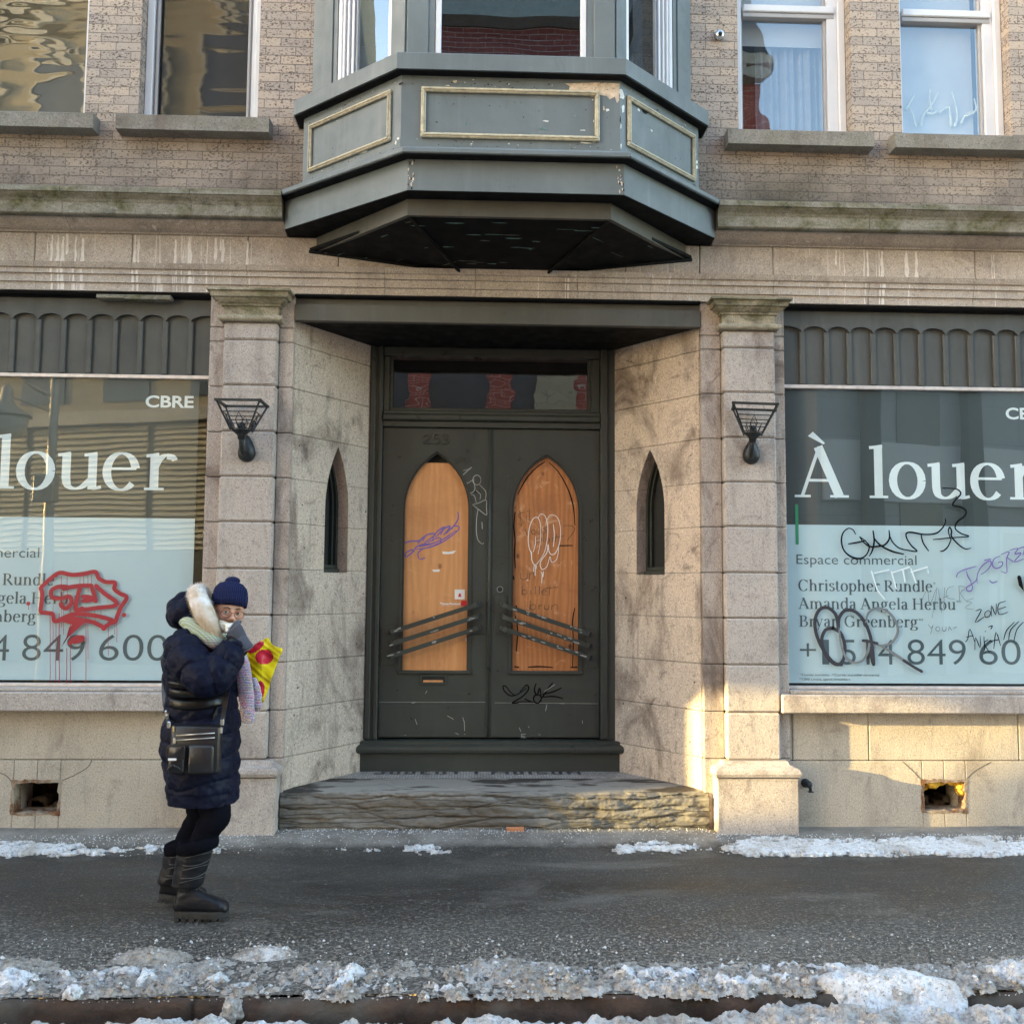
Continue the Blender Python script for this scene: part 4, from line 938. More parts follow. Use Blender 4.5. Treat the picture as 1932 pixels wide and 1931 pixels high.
scrawl('paint_scratches', 'chalk', DR[0], ZI, [[(1165, 132), (1158, 168)], [(1020, 300), (1045, 298)], [(1022, 300), (1022, 318), (1046, 318)], [(1022, 309), (1040, 309)], [(1365, 222), (1366, 238)], [(1060, 255), (1066, 262)], [(1010, 262), (1020, 285)], [(1210, 20), (1150, 60)], [(1235, 125), (1262, 127)], [(1120, 300), (1128, 303)]], DY-.0042, .003, 0)
scrawl('paint_scratches', 'chalk', DL[0], ZI, [[(700, 225), (702, 280)], [(692, 205), (700, 232)], [(605, 195), (640, 215)], [(425, 215), (434, 245)], [(405, 124), (425, 120)], [(490, 55), (482, 70)], [(650, 292), (668, 300)], [(365, 306), (372, 305)], [(700, 300), (706, 300)]], DY-.0042, .003, 0)
scrawl('rail_joint', 'chalk', DL[0], ZI, [[(222, 118), (520, 119), (820, 119)]], DY-.0034, .0018, 0); scrawl('rail_joint', 'chalk', DR[0], ZI, [[(872, 122), (1160, 124), (1455, 127)]], DY-.0034, .0018, 0)

# ================================================================ LEASE SIGNS
SER, THIN = None, None
def E(cx, cy, rx, ry, a0=0, a1=360, n=22): return [(cx+rx*math.cos(R(a0+(a1-a0)*i/n)), cy+ry*math.sin(R(a0+(a1-a0)*i/n))) for i in range(n+1)]
def serif_glyph(ch, b):
    """pen strokes of one letter: x-height 1; b is the stem weight. Returns (strokes, advance); a stroke is (points, mode)"""
    C = 1.43; t = .055; S = []
    def st(x, y0, y1): S.append(([(x, y0), (x, y1)], b))
    def sf(x0, x1, y): S.append(([(x0, y), (x1, y)], t*1.25))
    def bowl(p): S.append((p, 'n'))
    def ft(x, w=.20): sf(x-w, x+w, t*.6)
    def flag(x, y): S.append(([(x-.19, y-.06), (x-.07, y-.045), (x+b*.4, y-.01)], t*1.6))
    h = b/2
    if ch == 'l': st(.25, 0, C+.05); ft(.25); flag(.25, C+.05); w = .5
    elif ch == 'i': st(.25, 0, 1); ft(.25); flag(.25, 1); bowl(E(.24, 1.33, .035, .035)); S.append((E(.24, 1.33, .055, .055), .10)); w = .5
    elif ch == 'h': st(.25, 0, C+.05); ft(.25); flag(.25, C+.05); bowl([(.25, .72)]+E(.55, .62, .27, .35, 140, 20, 10)+[(.83, .5)]); st(.83, 0, .62); ft(.83); w = 1.1
    elif ch == 'n': st(.25, 0, 1); ft(.25); flag(.25, 1); bowl([(.25, .72)]+E(.55, .62, .27, .35, 140, 20, 10)+[(.83, .5)]); st(.83, 0, .62); ft(.83); w = 1.1
    elif ch == 'm':
        st(.25, 0, 1); ft(.25); flag(.25, 1)
        for x in (0, .56): bowl([(.25+x, .72)]+E(.53+x, .62, .25, .35, 140, 20, 10)+[(.81+x, .5)]); st(.81+x, 0, .62); ft(.81+x, .18)
        w = 1.64
    elif ch == 'r': st(.25, 0, 1); ft(.25, .22); flag(.25, 1); bowl([(.25, .62), (.34, .82), (.47, .95), (.62, .97)]); S.append(([(.52, .93), (.66, .90), (.70, .82)], .16)); w = .76
    elif ch == 'u': st(.24, .3, 1); flag(.24, 1); bowl([(.24, .34), (.28, .12), (.42, .02), (.58, .06), (.72, .2), (.8, .3)]); st(.82, 0, 1); flag(.82, 1); S.append(([(.82, .03), (.92, .04), (1.02, .07)], t*1.5)); w = 1.08
    elif ch == 'o': bowl(E(.5, .5, .42-h*.6, .5)); w = 1.0
    elif ch == 'e': bowl(E(.48, .5, .40-h*.6, .5, 20, 320)); S.append(([(.12, .58), (.82, .58)], t*1.3)); bowl(E(.48, .52, .38-h*.5, .47, 8, 40, 6)); w = .93
    elif ch == 'c': bowl(E(.48, .5, .40-h*.6, .5, 48, 318)); S.append(([(.66, .88), (.74, .80)], .14)); w = .9
    elif ch == 'a': bowl([(.16, .78), (.24, .93), (.42, .98), (.58, .90), (.63, .72)]); st(.63, .12, .72); S.append(([(.63, .12), (.70, .03), (.82, .06)], t*1.8)); bowl(E(.38, .27, .27-h*.5, .27, 60, 330)); S.append(([(.40, .56), (.63, .60)], t*1.4)); S.append(([(.18, .76), (.19, .78)], .15)); w = .88
    elif ch in 'dbpq':
        if ch == 'd': st(.80, 0, C+.05); flag(.80, C+.05); bowl(E(.46, .5, .36-h*.4, .5, 40, 320)); S.append(([(.80, .04), (.95, .06)], t*1.5)); w = 1.05
        elif ch == 'b': st(.22, 0, C+.05); flag(.22, C+.05); bowl(E(.54, .5, .36-h*.4, .5, -140, 140)); w = 1.02
        else: st(.22, -.45, 1); flag(.22, 1); ft_y = -.45; sf(.02, .42, -.44); bowl(E(.54, .5, .36-h*.4, .5, -140, 140)); w = 1.02
    elif ch == 'g': bowl(E(.42, .66, .30-h*.4, .34)); bowl([(.28, .36), (.18, .22), (.28, .10), (.6, .06), (.80, -.08), (.72, -.32), (.42, -.40), (.12, -.32), (.10, -.14), (.28, .04)]); S.append(([(.66, .88), (.78, .98), (.92, .96)], t*2)); w = .94
    elif ch == 'p': w = 1
    elif ch == 's': bowl([(.62, .78), (.52, .95), (.34, .98), (.18, .86), (.20, .68), (.40, .54), (.60, .42), (.64, .22), (.50, .05), (.30, .02), (.14, .20)]); w = .76
    elif ch == 't': st(.26, .18, 1.28); sf(.06, .52, .96); S.append(([(.26, .2), (.31, .05), (.43, .03), (.56, .12)], t*2)); w = .62
    elif ch == 'y': S.append(([(.16, .97), (.48, .08)], b)); S.append(([(.84, .97), (.48, .02), (.34, -.30), (.2, -.42), (.1, -.36)], t*1.5)); sf(.0, .36, .975); sf(.64, .98, .975); w = .98
    elif ch == 'C': bowl(E(.70, C/2, .60-h*.6, C/2, 42, 322, 30)); S.append(([(1.17, C*.70), (1.17, C*.98)], t*1.2)); w = 1.32
    elif ch == 'G': bowl(E(.70, C/2, .60-h*.6, C/2, 42, 320, 30)); S.append(([(1.17, C*.70), (1.17, C*.98)], t*1.2)); st(1.16, .1, .62); sf(.92, 1.36, .63); w = 1.44
    elif ch == 'R': st(.28, 0, C); ft(.28, .24); sf(.04, .60, C-.03); bowl([(.28, C-.03), (.6, C-.04), (.86, C*.86), (.86, C*.64), (.62, C*.50), (.28, C*.49)]); S.append(([(.58, C*.5), (1.12, .03)], b*.95)); sf(1.0, 1.26, .035); w = 1.26
    elif ch == 'B': st(.28, 0, C); sf(.04, .6, C-.03); sf(.04, .6, .035); bowl([(.28, C-.03), (.62, C-.04), (.84, C*.87), (.82, C*.66), (.6, C*.53), (.28, C*.52)]); bowl([(.28, C*.52), (.66, C*.52), (.96, C*.40), (.96, C*.17), (.70, .03), (.28, .035)]); w = 1.18
    elif ch == 'A': S.append(([(.14, .03), (.60, C)], t*1.7)); S.append(([(.57, C), (1.10, .03)], b*1.1)); S.append(([(.30, .48), (.88, .48)], t*1.4)); sf(-.05, .36, .035); sf(.86, 1.34, .035); w = 1.28
    elif ch == 'H': st(.28, 0, C); st(1.14, 0, C); sf(.28, 1.14, C*.52); [sf(x-.24, x+.24, y) for x in (.28, 1.14) for y in (.035, C-.03)]; w = 1.44
    else: w = .42
    return S, w
def serif_text(mb, txt, x0, z0, Y, xh, width=None, b=.2, k=0):
    adv = 0; put = []
    for ch in txt:
        S, w = serif_glyph(ch, b); put.append((adv, S)); adv += w+.03
    sx = xh if not width else width/adv
    for a, S in put:
        for pts, md in S:
            P = [(x0+(a+x)*sx, z0+y*xh) for x, y in pts]
            if md == 'n': mb.stroke(P, Y, 0, k, (.055*xh, b*xh), 3 if len(pts) < 14 else 0)
            else: mb.stroke(P, Y, md*xh, k, (md*xh, md*xh), 3 if len(pts) > 2 else 0)
M['film_pale'] = plain('pale blue vinyl sheet', (.47, .61, .67), .5, var=.03, scale=2)
M['film_dark'] = plain('smoky dark vinyl sheet', (.035, .047, .047), .5, var=.15, scale=2)
M['letter_white'] = plain('white lettering', (.70, .78, .80), .5, var=.02)
M['letter_slate'] = plain('slate blue lettering', (.052, .085, .105), .5, var=.05)
M['green'] = plain('green accent', (.02, .30, .13), .5, var=.05)
ZS = zoomer(1284.8, 641.2, .3352); ZR = zoomer(1479.6, 789.1, .2746); ZL = zoomer(0, 678.1, .3322); Z4 = zoomer(0, 641.2, .3352)
GY = .172
OFF = ((XA(*Z4(830, 345), GY)-XA(*ZS(1828, 410), GY))+(XA(*Z4(120, 1715), GY)-XA(*ZS(1275, 1755), GY)))/2
def lease_sign(xl, dx, label):
    S = empty('lease_sign', (xl+1.0, GY+.01, .99), label, 'lease sign', 'lease signs filling the shop windows')
    ze = 2.149; x0, x1 = xl, xl+2.02
    o = MB(); o.box(x0, x1, GY, GY+.004, ze+.001, 3.12); o.build('dark_panel', 'film_dark', S)
    o = MB(); o.box(x0, x1, GY, GY+.004, 1.03, ze-.001); o.build('pale_panel', 'film_pale', S)
    Y = GY-.0015
    def X(x, y): return XA(*ZS(x, y), GY)+dx
    def Z(x, y): return ZA(*ZS(x, y), GY)
    o = MB(); zb = Z(1100, 889); xh = Z(1280, 692)-zb
    for ch, xa, xb in (('A', 640, 945), ('l', 1062, 1166), ('o', 1172, 1380), ('u', 1392, 1625), ('e', 1622, 1832), ('r', 1852, 2010)):
        a, b_ = X(xa, 889), X(xb, 889); S_, w = serif_glyph(ch, .235)
        xs_ = [p[0] for q, _ in S_ for p in q]; lo, hi = min(xs_)-(.1 if ch in 'oe' else 0), max(xs_)+(.1 if ch in 'oe' else 0); sx = (b_-a)/(hi-lo)
        for pts, md in S_:
            P = [(a+(x-lo)*sx, zb+y*xh) for x, y in pts]
            if md == 'n': o.stroke(P, Y, 0, 0, (.06*xh, .235*xh), 3 if len(pts) < 14 else 0)
            else: o.stroke(P, Y, md*xh, 0, (md*xh, md*xh), 3 if len(pts) > 2 else 0)
    o.flat([(X(x, y), Z(x, y)) for x, y in ((742, 516), (714, 541), (802, 588), (810, 580))], Y)
    o.build('heading', 'letter_white', S, fix=False)
    o = MB(); text_mesh(o, 'CBRE', X(1828, 445), Z(1828, 444), Y, width=.335, height=Z(1828, 380)-Z(1828, 444), bold=.025); o.build('logo', 'letter_white', S, fix=False)
    o = MB(); text_mesh(o, 'Espace commercial', X(650, 1262), Z(650, 1260), Y, width=X(1326, 1262)-X(650, 1262), height=Z(650, 1203)-Z(650, 1260), bold=-.004)
    for txt, xa, xb, yb in (('Christopher Rundle', 658, 1418, 1411), ('Amanda Angela Herbu', 662, 1550, 1512), ('Bryan Greenberg', 664, 1335, 1612)):
        serif_text(o, txt, X(xa, yb), Z(xa, yb), Y, Z(xa, yb-44)-Z(xa, yb), X(xb, yb)-X(xa, yb), .24)
    for txt, xa, yb in (('*', 1420, 1385), ('**', 1550, 1487), ('**', 1338, 1590)): text_mesh(o, txt, X(xa, yb), Z(xa, yb), Y, height=.03)
    for txt, xa, xb in (('+', 670, 760), ('1', 795, 835), ('514', 905, 1205), ('849', 1275, 1605), ('6000', 1680, 2170)):
        yb = 1826 if txt != '+' else 1800; text_mesh(o, txt, X(xa, yb), Z(xa, yb), Y, width=X(xb, yb)-X(xa, yb), height=(Z(xa, 1676)-Z(xa, 1826))*(1 if txt != '+' else .78), bold=-.008)
    text_mesh(o, '*Courtier immobilier  **Courtier immobilier commercial', X(672, 1890), Z(672, 1889), Y, width=X(1115, 1890)-X(672, 1890), height=.0175)
    text_mesh(o, '**CBRE Limitée, agence immobilière', X(664, 1915), Z(664, 1914), Y, width=X(952, 1915)-X(664, 1915), height=.0175)
    o.build('contact_lettering', 'letter_slate', S, fix=False)
    o = MB(); o.box(X(643, 1000), X(660, 1000), Y-.001, Y, Z(650, 1150), Z(650, 925)); o.build('accent_bar', 'green', S)
lease_sign(2.172, 0, 'lease sign scrawled over with black and purple graffiti, in the right shop window')
lease_sign(2.172+OFF, OFF, 'lease sign with a dripping red graffiti tag, in the left shop window')
print('sign offset', OFF)
PY = .1508
# ---- graffiti on the shop panes
scrawl('graffiti_tag', 'marker', SHR, ZR, [
    [(490, 795), (472, 765), (440, 755), (405, 785), (393, 840), (410, 905), (460, 950), (520, 962), (565, 935), (584, 880), (560, 845), (518, 812)], [(440, 862), (500, 852), (560, 838)],
    [(518, 812), (545, 850), (590, 880), (645, 878), (690, 868), (722, 825), (720, 768)], [(610, 770), (618, 840), (606, 905), (585, 945)], [(612, 815), (660, 870), (740, 912), (822, 932)],
    [(722, 800), (745, 850), (790, 890), (850, 905), (912, 912), (875, 875), (845, 830), (838, 792), (870, 782), (960, 796), (1040, 790), (1085, 755), (1108, 712), (1106, 690)], [(940, 795), (955, 855), (992, 910)],
    [(1024, 832), (1140, 820), (1268, 810), (1215, 790), (1175, 755), (1190, 710), (1240, 670), (1248, 635), (1215, 610), (1160, 597), (1172, 565), (1212, 520), (1195, 490), (1145, 480), (1088, 478)],
    [(1142, 828), (1128, 775), (1137, 747), (1150, 775), (1150, 812), (1200, 868), (1245, 896), (1282, 890)], [(1148, 828), (1125, 880), (1095, 908), (1072, 912)]], PY, .0105)
scrawl('graffiti_tag', 'spray_black', SHR, ZR, [
    [(372, 1440), (355, 1350), (300, 1300), (245, 1312), (212, 1380), (218, 1470), (255, 1565), (305, 1640), (350, 1682), (395, 1690)],
    [(335, 1440), (285, 1452), (258, 1515), (272, 1595), (318, 1665), (370, 1690), (408, 1650), (416, 1560), (388, 1475), (335, 1440)],
    [(372, 1440), (378, 1370), (420, 1318), (490, 1328), (550, 1395), (590, 1490), (608, 1600), (615, 1690)], [(570, 1530), (590, 1600), (612, 1688)]], PY, .024)
scrawl('graffiti_tag', 'spray_grey', SHR, ZR, [
    [(376, 1440), (390, 1550), (425, 1640), (480, 1678), (540, 1660), (575, 1600), (585, 1540)], [(560, 1400), (580, 1335), (640, 1302), (715, 1330), (768, 1400), (780, 1470), (740, 1538), (670, 1560), (610, 1540), (565, 1520)],
    [(640, 1550), (720, 1595), (820, 1660), (900, 1712)]], PY, .016)
scrawl('graffiti_tag', 'spray_black', SHR, ZR, [[(540, 1525), (580, 1530), (640, 1545)], [(820, 1662), (900, 1712), (942, 1735)], [(930, 1730), (946, 1738)]], PY-.0004, .020)
scrawl('graffiti_tag', 'purple', SHR, ZR, [
    [(1182, 1090), (1195, 1062), (1240, 1038), (1320, 1015)], [(1252, 1048), (1262, 1085), (1285, 1120)], [(1328, 1070), (1318, 1112), (1285, 1140), (1254, 1160), (1256, 1182), (1282, 1185), (1294, 1160), (1280, 1125)],
    [(1325, 1130), (1328, 1070), (1360, 1012), (1412, 978), (1420, 1005), (1390, 1045), (1352, 1072)], [(1375, 975), (1420, 965)], [(1485, 945), (1445, 962), (1430, 1005), (1455, 1030), (1495, 1012), (1498, 985), (1468, 990)],
    [(1490, 935), (1545, 915), (1530, 955), (1528, 1000), (1528, 1058), (1490, 1050)], [(1530, 955), (1575, 985)], [(1550, 905), (1605, 893), (1585, 930), (1628, 925), (1580, 985), (1645, 965)], [(1600, 898), (1650, 885), (1640, 940)], [(1410, 1110), (1430, 1128), (1465, 1118)]], PY, .0075)
scrawl('graffiti_writing', 'marker', SHR, ZR, [
    [(1315, 1322), (1355, 1314), (1312, 1400), (1375, 1362)], [(1400, 1318), (1378, 1338), (1385, 1366), (1412, 1355), (1416, 1328), (1400, 1318)], [(1424, 1358), (1424, 1285), (1452, 1348), (1458, 1272)], [(1522, 1255), (1472, 1275), (1476, 1345), (1538, 1330)], [(1474, 1310), (1522, 1294)],
    [(1245, 1535), (1262, 1510), (1275, 1445), (1308, 1532)], [(1252, 1502), (1300, 1490)], [(1310, 1588), (1314, 1505), (1346, 1575), (1346, 1495)], [(1372, 1498), (1376, 1592)], [(1402, 1518), (1374, 1545), (1412, 1608)], [(1402, 1432), (1430, 1424), (1418, 1448)], [(1380, 1460), (1384, 1464)], [(1440, 1582), (1455, 1468), (1486, 1560)], [(1405, 1530), (1470, 1520)],
    [(1508, 1520), (1528, 1455), (1582, 1398)], [(1542, 1520), (1556, 1452), (1612, 1394)], [(1578, 1530), (1598, 1450), (1644, 1398)]], PY, .006, 3)
scrawl('graffiti_writing', 'spray_grey', SHR, ZR, [
    [(948, 1240), (985, 1182), (1000, 1282), (1050, 1160), (1015, 1372)], [(1060, 1172), (1080, 1332)], [(1102, 1160), (1096, 1302)], [(1090, 1232), (1130, 1216)], [(1165, 1150), (1122, 1170), (1115, 1228), (1172, 1240)], [(1200, 1150), (1206, 1252)], [(1200, 1150), (1246, 1162), (1210, 1200), (1258, 1262)], [(1302, 1235), (1250, 1254), (1290, 1265), (1242, 1300), (1302, 1312)],
    [(990, 1415), (1010, 1440), (1022, 1418), (1005, 1480)], circ(1055, 1445, 14), [(1085, 1430), (1090, 1458), (1110, 1455), (1112, 1430)], [(1130, 1458), (1134, 1430), (1150, 1455)], [(1160, 1440), (1185, 1432)]], PY, .0035, 3)
scrawl('graffiti_tag', 'marker', SHR, ZR, [[(1614, 1090), (1625, 1142), (1655, 1195), (1690, 1090)]], PY, .024, 0)
scrawl('torn_tape', 'letter_white', SHR, ZR, [[(600, 1050), (640, 1180), (690, 1240)], [(735, 1050), (770, 1170)], [(815, 1040), (830, 1120)], [(870, 1030), (905, 1130)], [(620, 1062), (720, 1040)], [(740, 1060), (860, 1020)], [(870, 1055), (985, 1020), (990, 1060)]], PY-.0005, .010, 0)
def dot_drips(o):
    for x, y, r in ((162, 1385, 11), (705, 1450, 12), (590, 1525, 14)):
        a = at(*ZL(x, y), PY); o.disc(a[0], a[1], PY-.002, r*.00125, 0, 16)
    rr = random.Random(5)
    for x, y0, y1, w in ((285, 1440, 1842, 4), (318, 1480, 1842, 4), (337, 1440, 1840, 5), (380, 1640, 1842, 5), (400, 1400, 1838, 4), (488, 1400, 1842, 4), (350, 1230, 1520, 3), (382, 1230, 1420, 3), (302, 1390, 1600, 3), (616, 1480, 1680, 3), (652, 1490, 1560, 3), (664, 1490, 1605, 3), (540, 1420, 1508, 3), (575, 1400, 1480, 3), (163, 1395, 1420, 4), (455, 1230, 1300, 3), (475, 1225, 1290, 3), (500, 1225, 1320, 3), (520, 1225, 1300, 3), (420, 1380, 1500, 3), (500, 1500, 1700, 3), (362, 1300, 1560, 3)):
        n = 6; pts = [at(*ZL(x+rr.uniform(-1.2, 1.2), y0+(y1-y0)*i/n), PY) for i in range(n+1)]; o.stroke(pts, PY-.0015, w*.00105, 0, None, 2)
    o.flat([at(*ZL(x, y), PY) for x, y in ((490, 1488), (440, 1530), (390, 1575), (348, 1632), (372, 1600), (392, 1520), (420, 1498))], PY-.0018)
    o.flat([at(*ZL(x, y), PY) for x, y in ((330, 1482), (400, 1458), (480, 1470), (560, 1500), (480, 1492), (410, 1505))], PY-.0019)
scrawl('graffiti_tag', 'spray_red', SHL, ZL, [
    [(230, 1297), (285, 1245), (340, 1210), (410, 1222), (480, 1215), (542, 1205), (560, 1240), (600, 1262), (652, 1266), (650, 1302), (682, 1328), (720, 1350), (690, 1400), (668, 1450), (655, 1485), (620, 1500), (588, 1524)],
    [(230, 1297), (240, 1330), (235, 1390), (232, 1430), (265, 1438), (300, 1445), (312, 1485), (370, 1462), (420, 1445), (500, 1448), (580, 1462), (640, 1480)],
    [(385, 1290), (330, 1290), (292, 1312), (298, 1350), (345, 1355), (395, 1345), (405, 1380), (378, 1412), (350, 1400), (345, 1385)], [(360, 1300), (440, 1285), (520, 1283)], [(455, 1290), (440, 1350), (430, 1420), (470, 1412)],
    [(520, 1288), (535, 1335), (545, 1372)], [(545, 1283), (590, 1325), (662, 1378), (640, 1400), (560, 1408), (490, 1418), (440, 1420)], [(470, 1345), (515, 1350), (545, 1372)], [(470, 1370), (530, 1362)],
    [(330, 1482), (400, 1470), (480, 1480), (540, 1495), (590, 1522)], [(395, 1610), (430, 1580), (470, 1578), (455, 1595), (415, 1602)]], PY, .029, 5, dot_drips)

# ================================================================ STEP, GROUND, SNOW
def fbm(x, y, z=0, o=5): return mnoise.fractal(Vector((x, y, z)), .85, 2.0, o)
M['step_side'] = M['stone_step']
mb = MB(); nx, nz = 420, 46; X0, X1 = -1.318, 1.600; v = []
prof = []
for j in range(nz+1):
    t = j/nz
    for i in range(nx+1):
        x = X0+(X1-X0)*i/nx; z = .02+.278*t
        w = z+.030*fbm(x*1.1, 4.2, 3)+.012*fbm(x*4, z*9)
        lay = w*15; fr = lay-math.floor(lay); kk = math.floor(lay)
        y = .035+.015*fbm(x*1.9+kk*3.7, kk*1.3, 9, 3)-.006*min(1, fr*5)*min(1, (1-fr)*3)+.014*fbm(x*7, z*16, 2)+.026*max(0, 1-abs(fr-.06)/.07)*max(0, .55+fbm(x*1.1, kk, 1, 2))
        if t > .82: y += .03*((t-.82)/.18)**2
        if i in (0, nx): y = .12
        v.append((x, y, z))
f = [(j*(nx+1)+i, j*(nx+1)+i+1, (j+1)*(nx+1)+i+1, (j+1)*(nx+1)+i) for j in range(nz) for i in range(nx)]
mb.add(v, f, 0, True)
top = len(mb.v); ny = 8; v = []
for j in range(ny+1):
    for i in range(nx+1):
        x = X0+(X1-X0)*i/nx; y0 = mb.v[nz*(nx+1)+i][1]; y = y0+(.47-y0)*j/ny; v.append((x, y, .298+.012*min(1, j/2)+.003*fbm(x*5, y*9)))
mb.add(v, [(j*(nx+1)+i, j*(nx+1)+i+1, (j+1)*(nx+1)+i+1, (j+1)*(nx+1)+i) for j in range(ny) for i in range(nx)], 0, True)
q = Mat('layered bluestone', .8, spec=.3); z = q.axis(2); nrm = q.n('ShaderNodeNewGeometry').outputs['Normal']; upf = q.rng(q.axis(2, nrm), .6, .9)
c = q.mix(q.rng(q.noise(3, 6, .6, vec=q.map((.6, 1, 5))), .3, .7), (.13, .125, .115), (.24, .228, .205))
c = q.mix(q.rng(q.noise(1.3, 4, .6, vec=q.map(loc=(6, 1, 1))), .45, .62, 0, .6), c, (.13, .10, .075))
c = q.mix(q.rng(q.noise(30, 4, .7), .5, .75, 0, .5), c, (.09, .085, .07))
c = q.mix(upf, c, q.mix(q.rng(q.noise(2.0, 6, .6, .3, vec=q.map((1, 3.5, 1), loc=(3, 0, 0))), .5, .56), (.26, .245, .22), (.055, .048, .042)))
ck = q.voro(1, 'DISTANCE_TO_EDGE', vec=q.map((1.5, 2, 13), vec=None, rot=(0, .06, 0)))
ck2 = q.math('ADD', ck, q.math('MULTIPLY', q.math('SUBTRACT', q.noise(9, 6, .7, vec=q.map((1, 1, 3))), .5), .10))
c = q.mix(q.math('MULTIPLY', q.rng(ck2, .0, .03, .5, 0), q.math('SUBTRACT', 1, upf)), c, (.035, .03, .025))
q.color(c); q.bump(q.math('ADD', q.noise(22, 6, .7, vec=q.map((1, 1, 3))), q.rng(ck2, 0, .06, 0, 1.0)), .7, .014); M['step_stone'] = q.m
STEP = mb.build('entrance_step', 'step_stone', BLD, fix=False)
# cracks
scr = MB(); ZP = zoomer(653.5, 1380.9, .28713)
for pts in ([(1165, 385), (1158, 425), (1195, 480), (1240, 505), (1265, 560), (1268, 590)], [(80, 570), (95, 610), (90, 632)]): scr.stroke(world_pts(ZP, pts, .0), .004, .007)
# mosaic floor
q = Mat('white mosaic tiles', .5, spec=.4); vec = q.comb(q.axis(0), q.axis(1), 0)
bt = q.n('ShaderNodeTexBrick', offset=0); q.put(bt.inputs['Vector'], vec)
for kk, vv in (('Scale', 1), ('Mortar Size', .0016), ('Mortar Smooth', .1), ('Bias', 0), ('Brick Width', .021), ('Row Height', .021)): bt.inputs[kk].default_value = vv
bt.inputs['Color1'].default_value = (.50, .48, .46, 1); bt.inputs['Color2'].default_value = (.28, .265, .25, 1); bt.inputs['Mortar'].default_value = (.09, .08, .07, 1)
q.color(q.mix(q.rng(q.noise(4, 6, .6), .48, .7, 0, .5), bt.outputs['Color'], (.12, .10, .09))); q.bump(bt.outputs['Fac'], -.3, .002); M['mosaic'] = q.m
M['mosaic_dark'] = plain('dark mosaic tiles', (.045, .045, .05), .4)
mb = MB(); mb.add([(-1.2, .47, .3115), (1.45, .47, .3115), (1.2, .96, .3115), (-.98, .96, .3115)], [(0, 1, 2, 3)])
def tilew(ch):
    return {'D': ['111', '101', '101', '101', '111'], 'U': ['101', '101', '101', '101', '111'], 'E': ['111', '100', '110', '100', '111'], 'T': ['111', '010', '010', '010', '010'], 'M': ['10001', '11011', '10101', '10001', '10001'], 'I': ['1', '1', '1', '1', '1'], 'S': ['111', '100', '111', '001', '111'], 'O': ['111', '101', '101', '101', '111'], 'N': ['1001', '1101', '1011', '1001', '1001'], 'J': ['001', '001', '001', '101', '111']}[ch]
xx = -.75; a = .021
for ch in 'JUDEUT I MDISON':
    if ch == ' ': xx += a*3; continue
    g = tilew(ch)
    for r_, row in enumerate(g):
        for c_, b_ in enumerate(row):
            if b_ == '1':
                x_, y_ = xx+c_*a*1.25, .62+(4-r_)*a*1.2; mb.box(x_, x_+a*1.2, y_, y_+a*1.15, .309, .3125, 0, 1)
    xx += (len(g[0])+1.3)*a*1.25
mb.build('mosaic_floor', ['mosaic', 'mosaic_dark'], BLD)

# ---- sidewalk
def ground_z(x, y):
    return .058*max(0, min(1, (y+.42)/.36))**1.3
def asphalt():
    q = Mat('salty asphalt', .6, spec=.45); P = q.co; y = q.axis(1)
    wet = q.noise(.8, 7, .66, 1.0, vec=q.map((.55, 1.7, 1)))
    near = q.rng(y, -2.1, -1.0, 1, 0)                                  # towards the kerb the surface is drier and grittier
    c = q.mix(q.rng(wet, .38, .64), (.020, .0185, .0165), (.056, .0525, .048))
    g = q.noise(85, 4, .75); g2 = q.voro(60)
    c = q.mix(q.math('MULTIPLY', q.rng(g, .52, .64, 0, .85), q.math('MULTIPLY_ADD', near, .5) if False else q.rng(q.math('ADD', wet, q.math('MULTIPLY', near, .25)), .40, .68, .25, 1)), c, (.205, .185, .16))
    c = q.mix(q.rng(g2, .0, .3, .75, 0), c, (.012, .012, .012))
    grit = q.math('ADD', q.noise(48, 6, .75, .4), q.math('MULTIPLY', near, .10))
    c = q.mix(q.rng(grit, .57, .68, 0, .85), c, (.30, .275, .24))
    c = q.mix(q.rng(q.noise(1.5, 7, .7, .8, vec=q.map((.5, 1.4, 1), loc=(2, 2, 2))), .55, .70, 0, .6), c, (.18, .168, .15))
    c = q.mix(q.rng(q.voro(26, vec=q.map(loc=(1, 9, 2))), .05, .09, .9, 0), c, (.35, .34, .32))
    # pale concrete strip along the wall
    edge = q.math('ADD', y, q.math('MULTIPLY', q.math('SUBTRACT', q.noise(6, 7, .7), .5), .22))
    e = q.rng(edge, -.27, -.17)
    conc = q.mix(q.rng(q.noise(5, 7, .7), .35, .68), (.30, .285, .265), (.14, .13, .115))
    conc = q.mix(q.rng(q.noise(60, 5, .7), .55, .7, 0, .7), conc, (.46, .45, .44))
    c = q.mix(e, c, conc)
    q.color(c); q.rough(q.rng(wet, .36, .64, .34, .8)); q.bump(q.math('ADD', g, q.math('MULTIPLY', grit, 1.2)), .9, .009); return q.m
M['asphalt'] = asphalt()
KY = -2.44
mb = MB(); ys = [KY]+list(np.linspace(-2.3, -.45, 40))+list(np.linspace(-.42, .12, 20)); xs = np.linspace(-9, 9, 181); n = len(xs)
v = [(x, y, ground_z(x, y)+.006*fbm(x*.9, y*.9)+.002*fbm(x*5, y*5)) for y in ys for x in xs]
mb.add(v, [(j*n+i, j*n+i+1, (j+1)*n+i+1, (j+1)*n+i) for j in range(len(ys)-1) for i in range(n-1)], 0, True)
tag(mb.build('sidewalk', 'asphalt', fix=False), kind='structure')
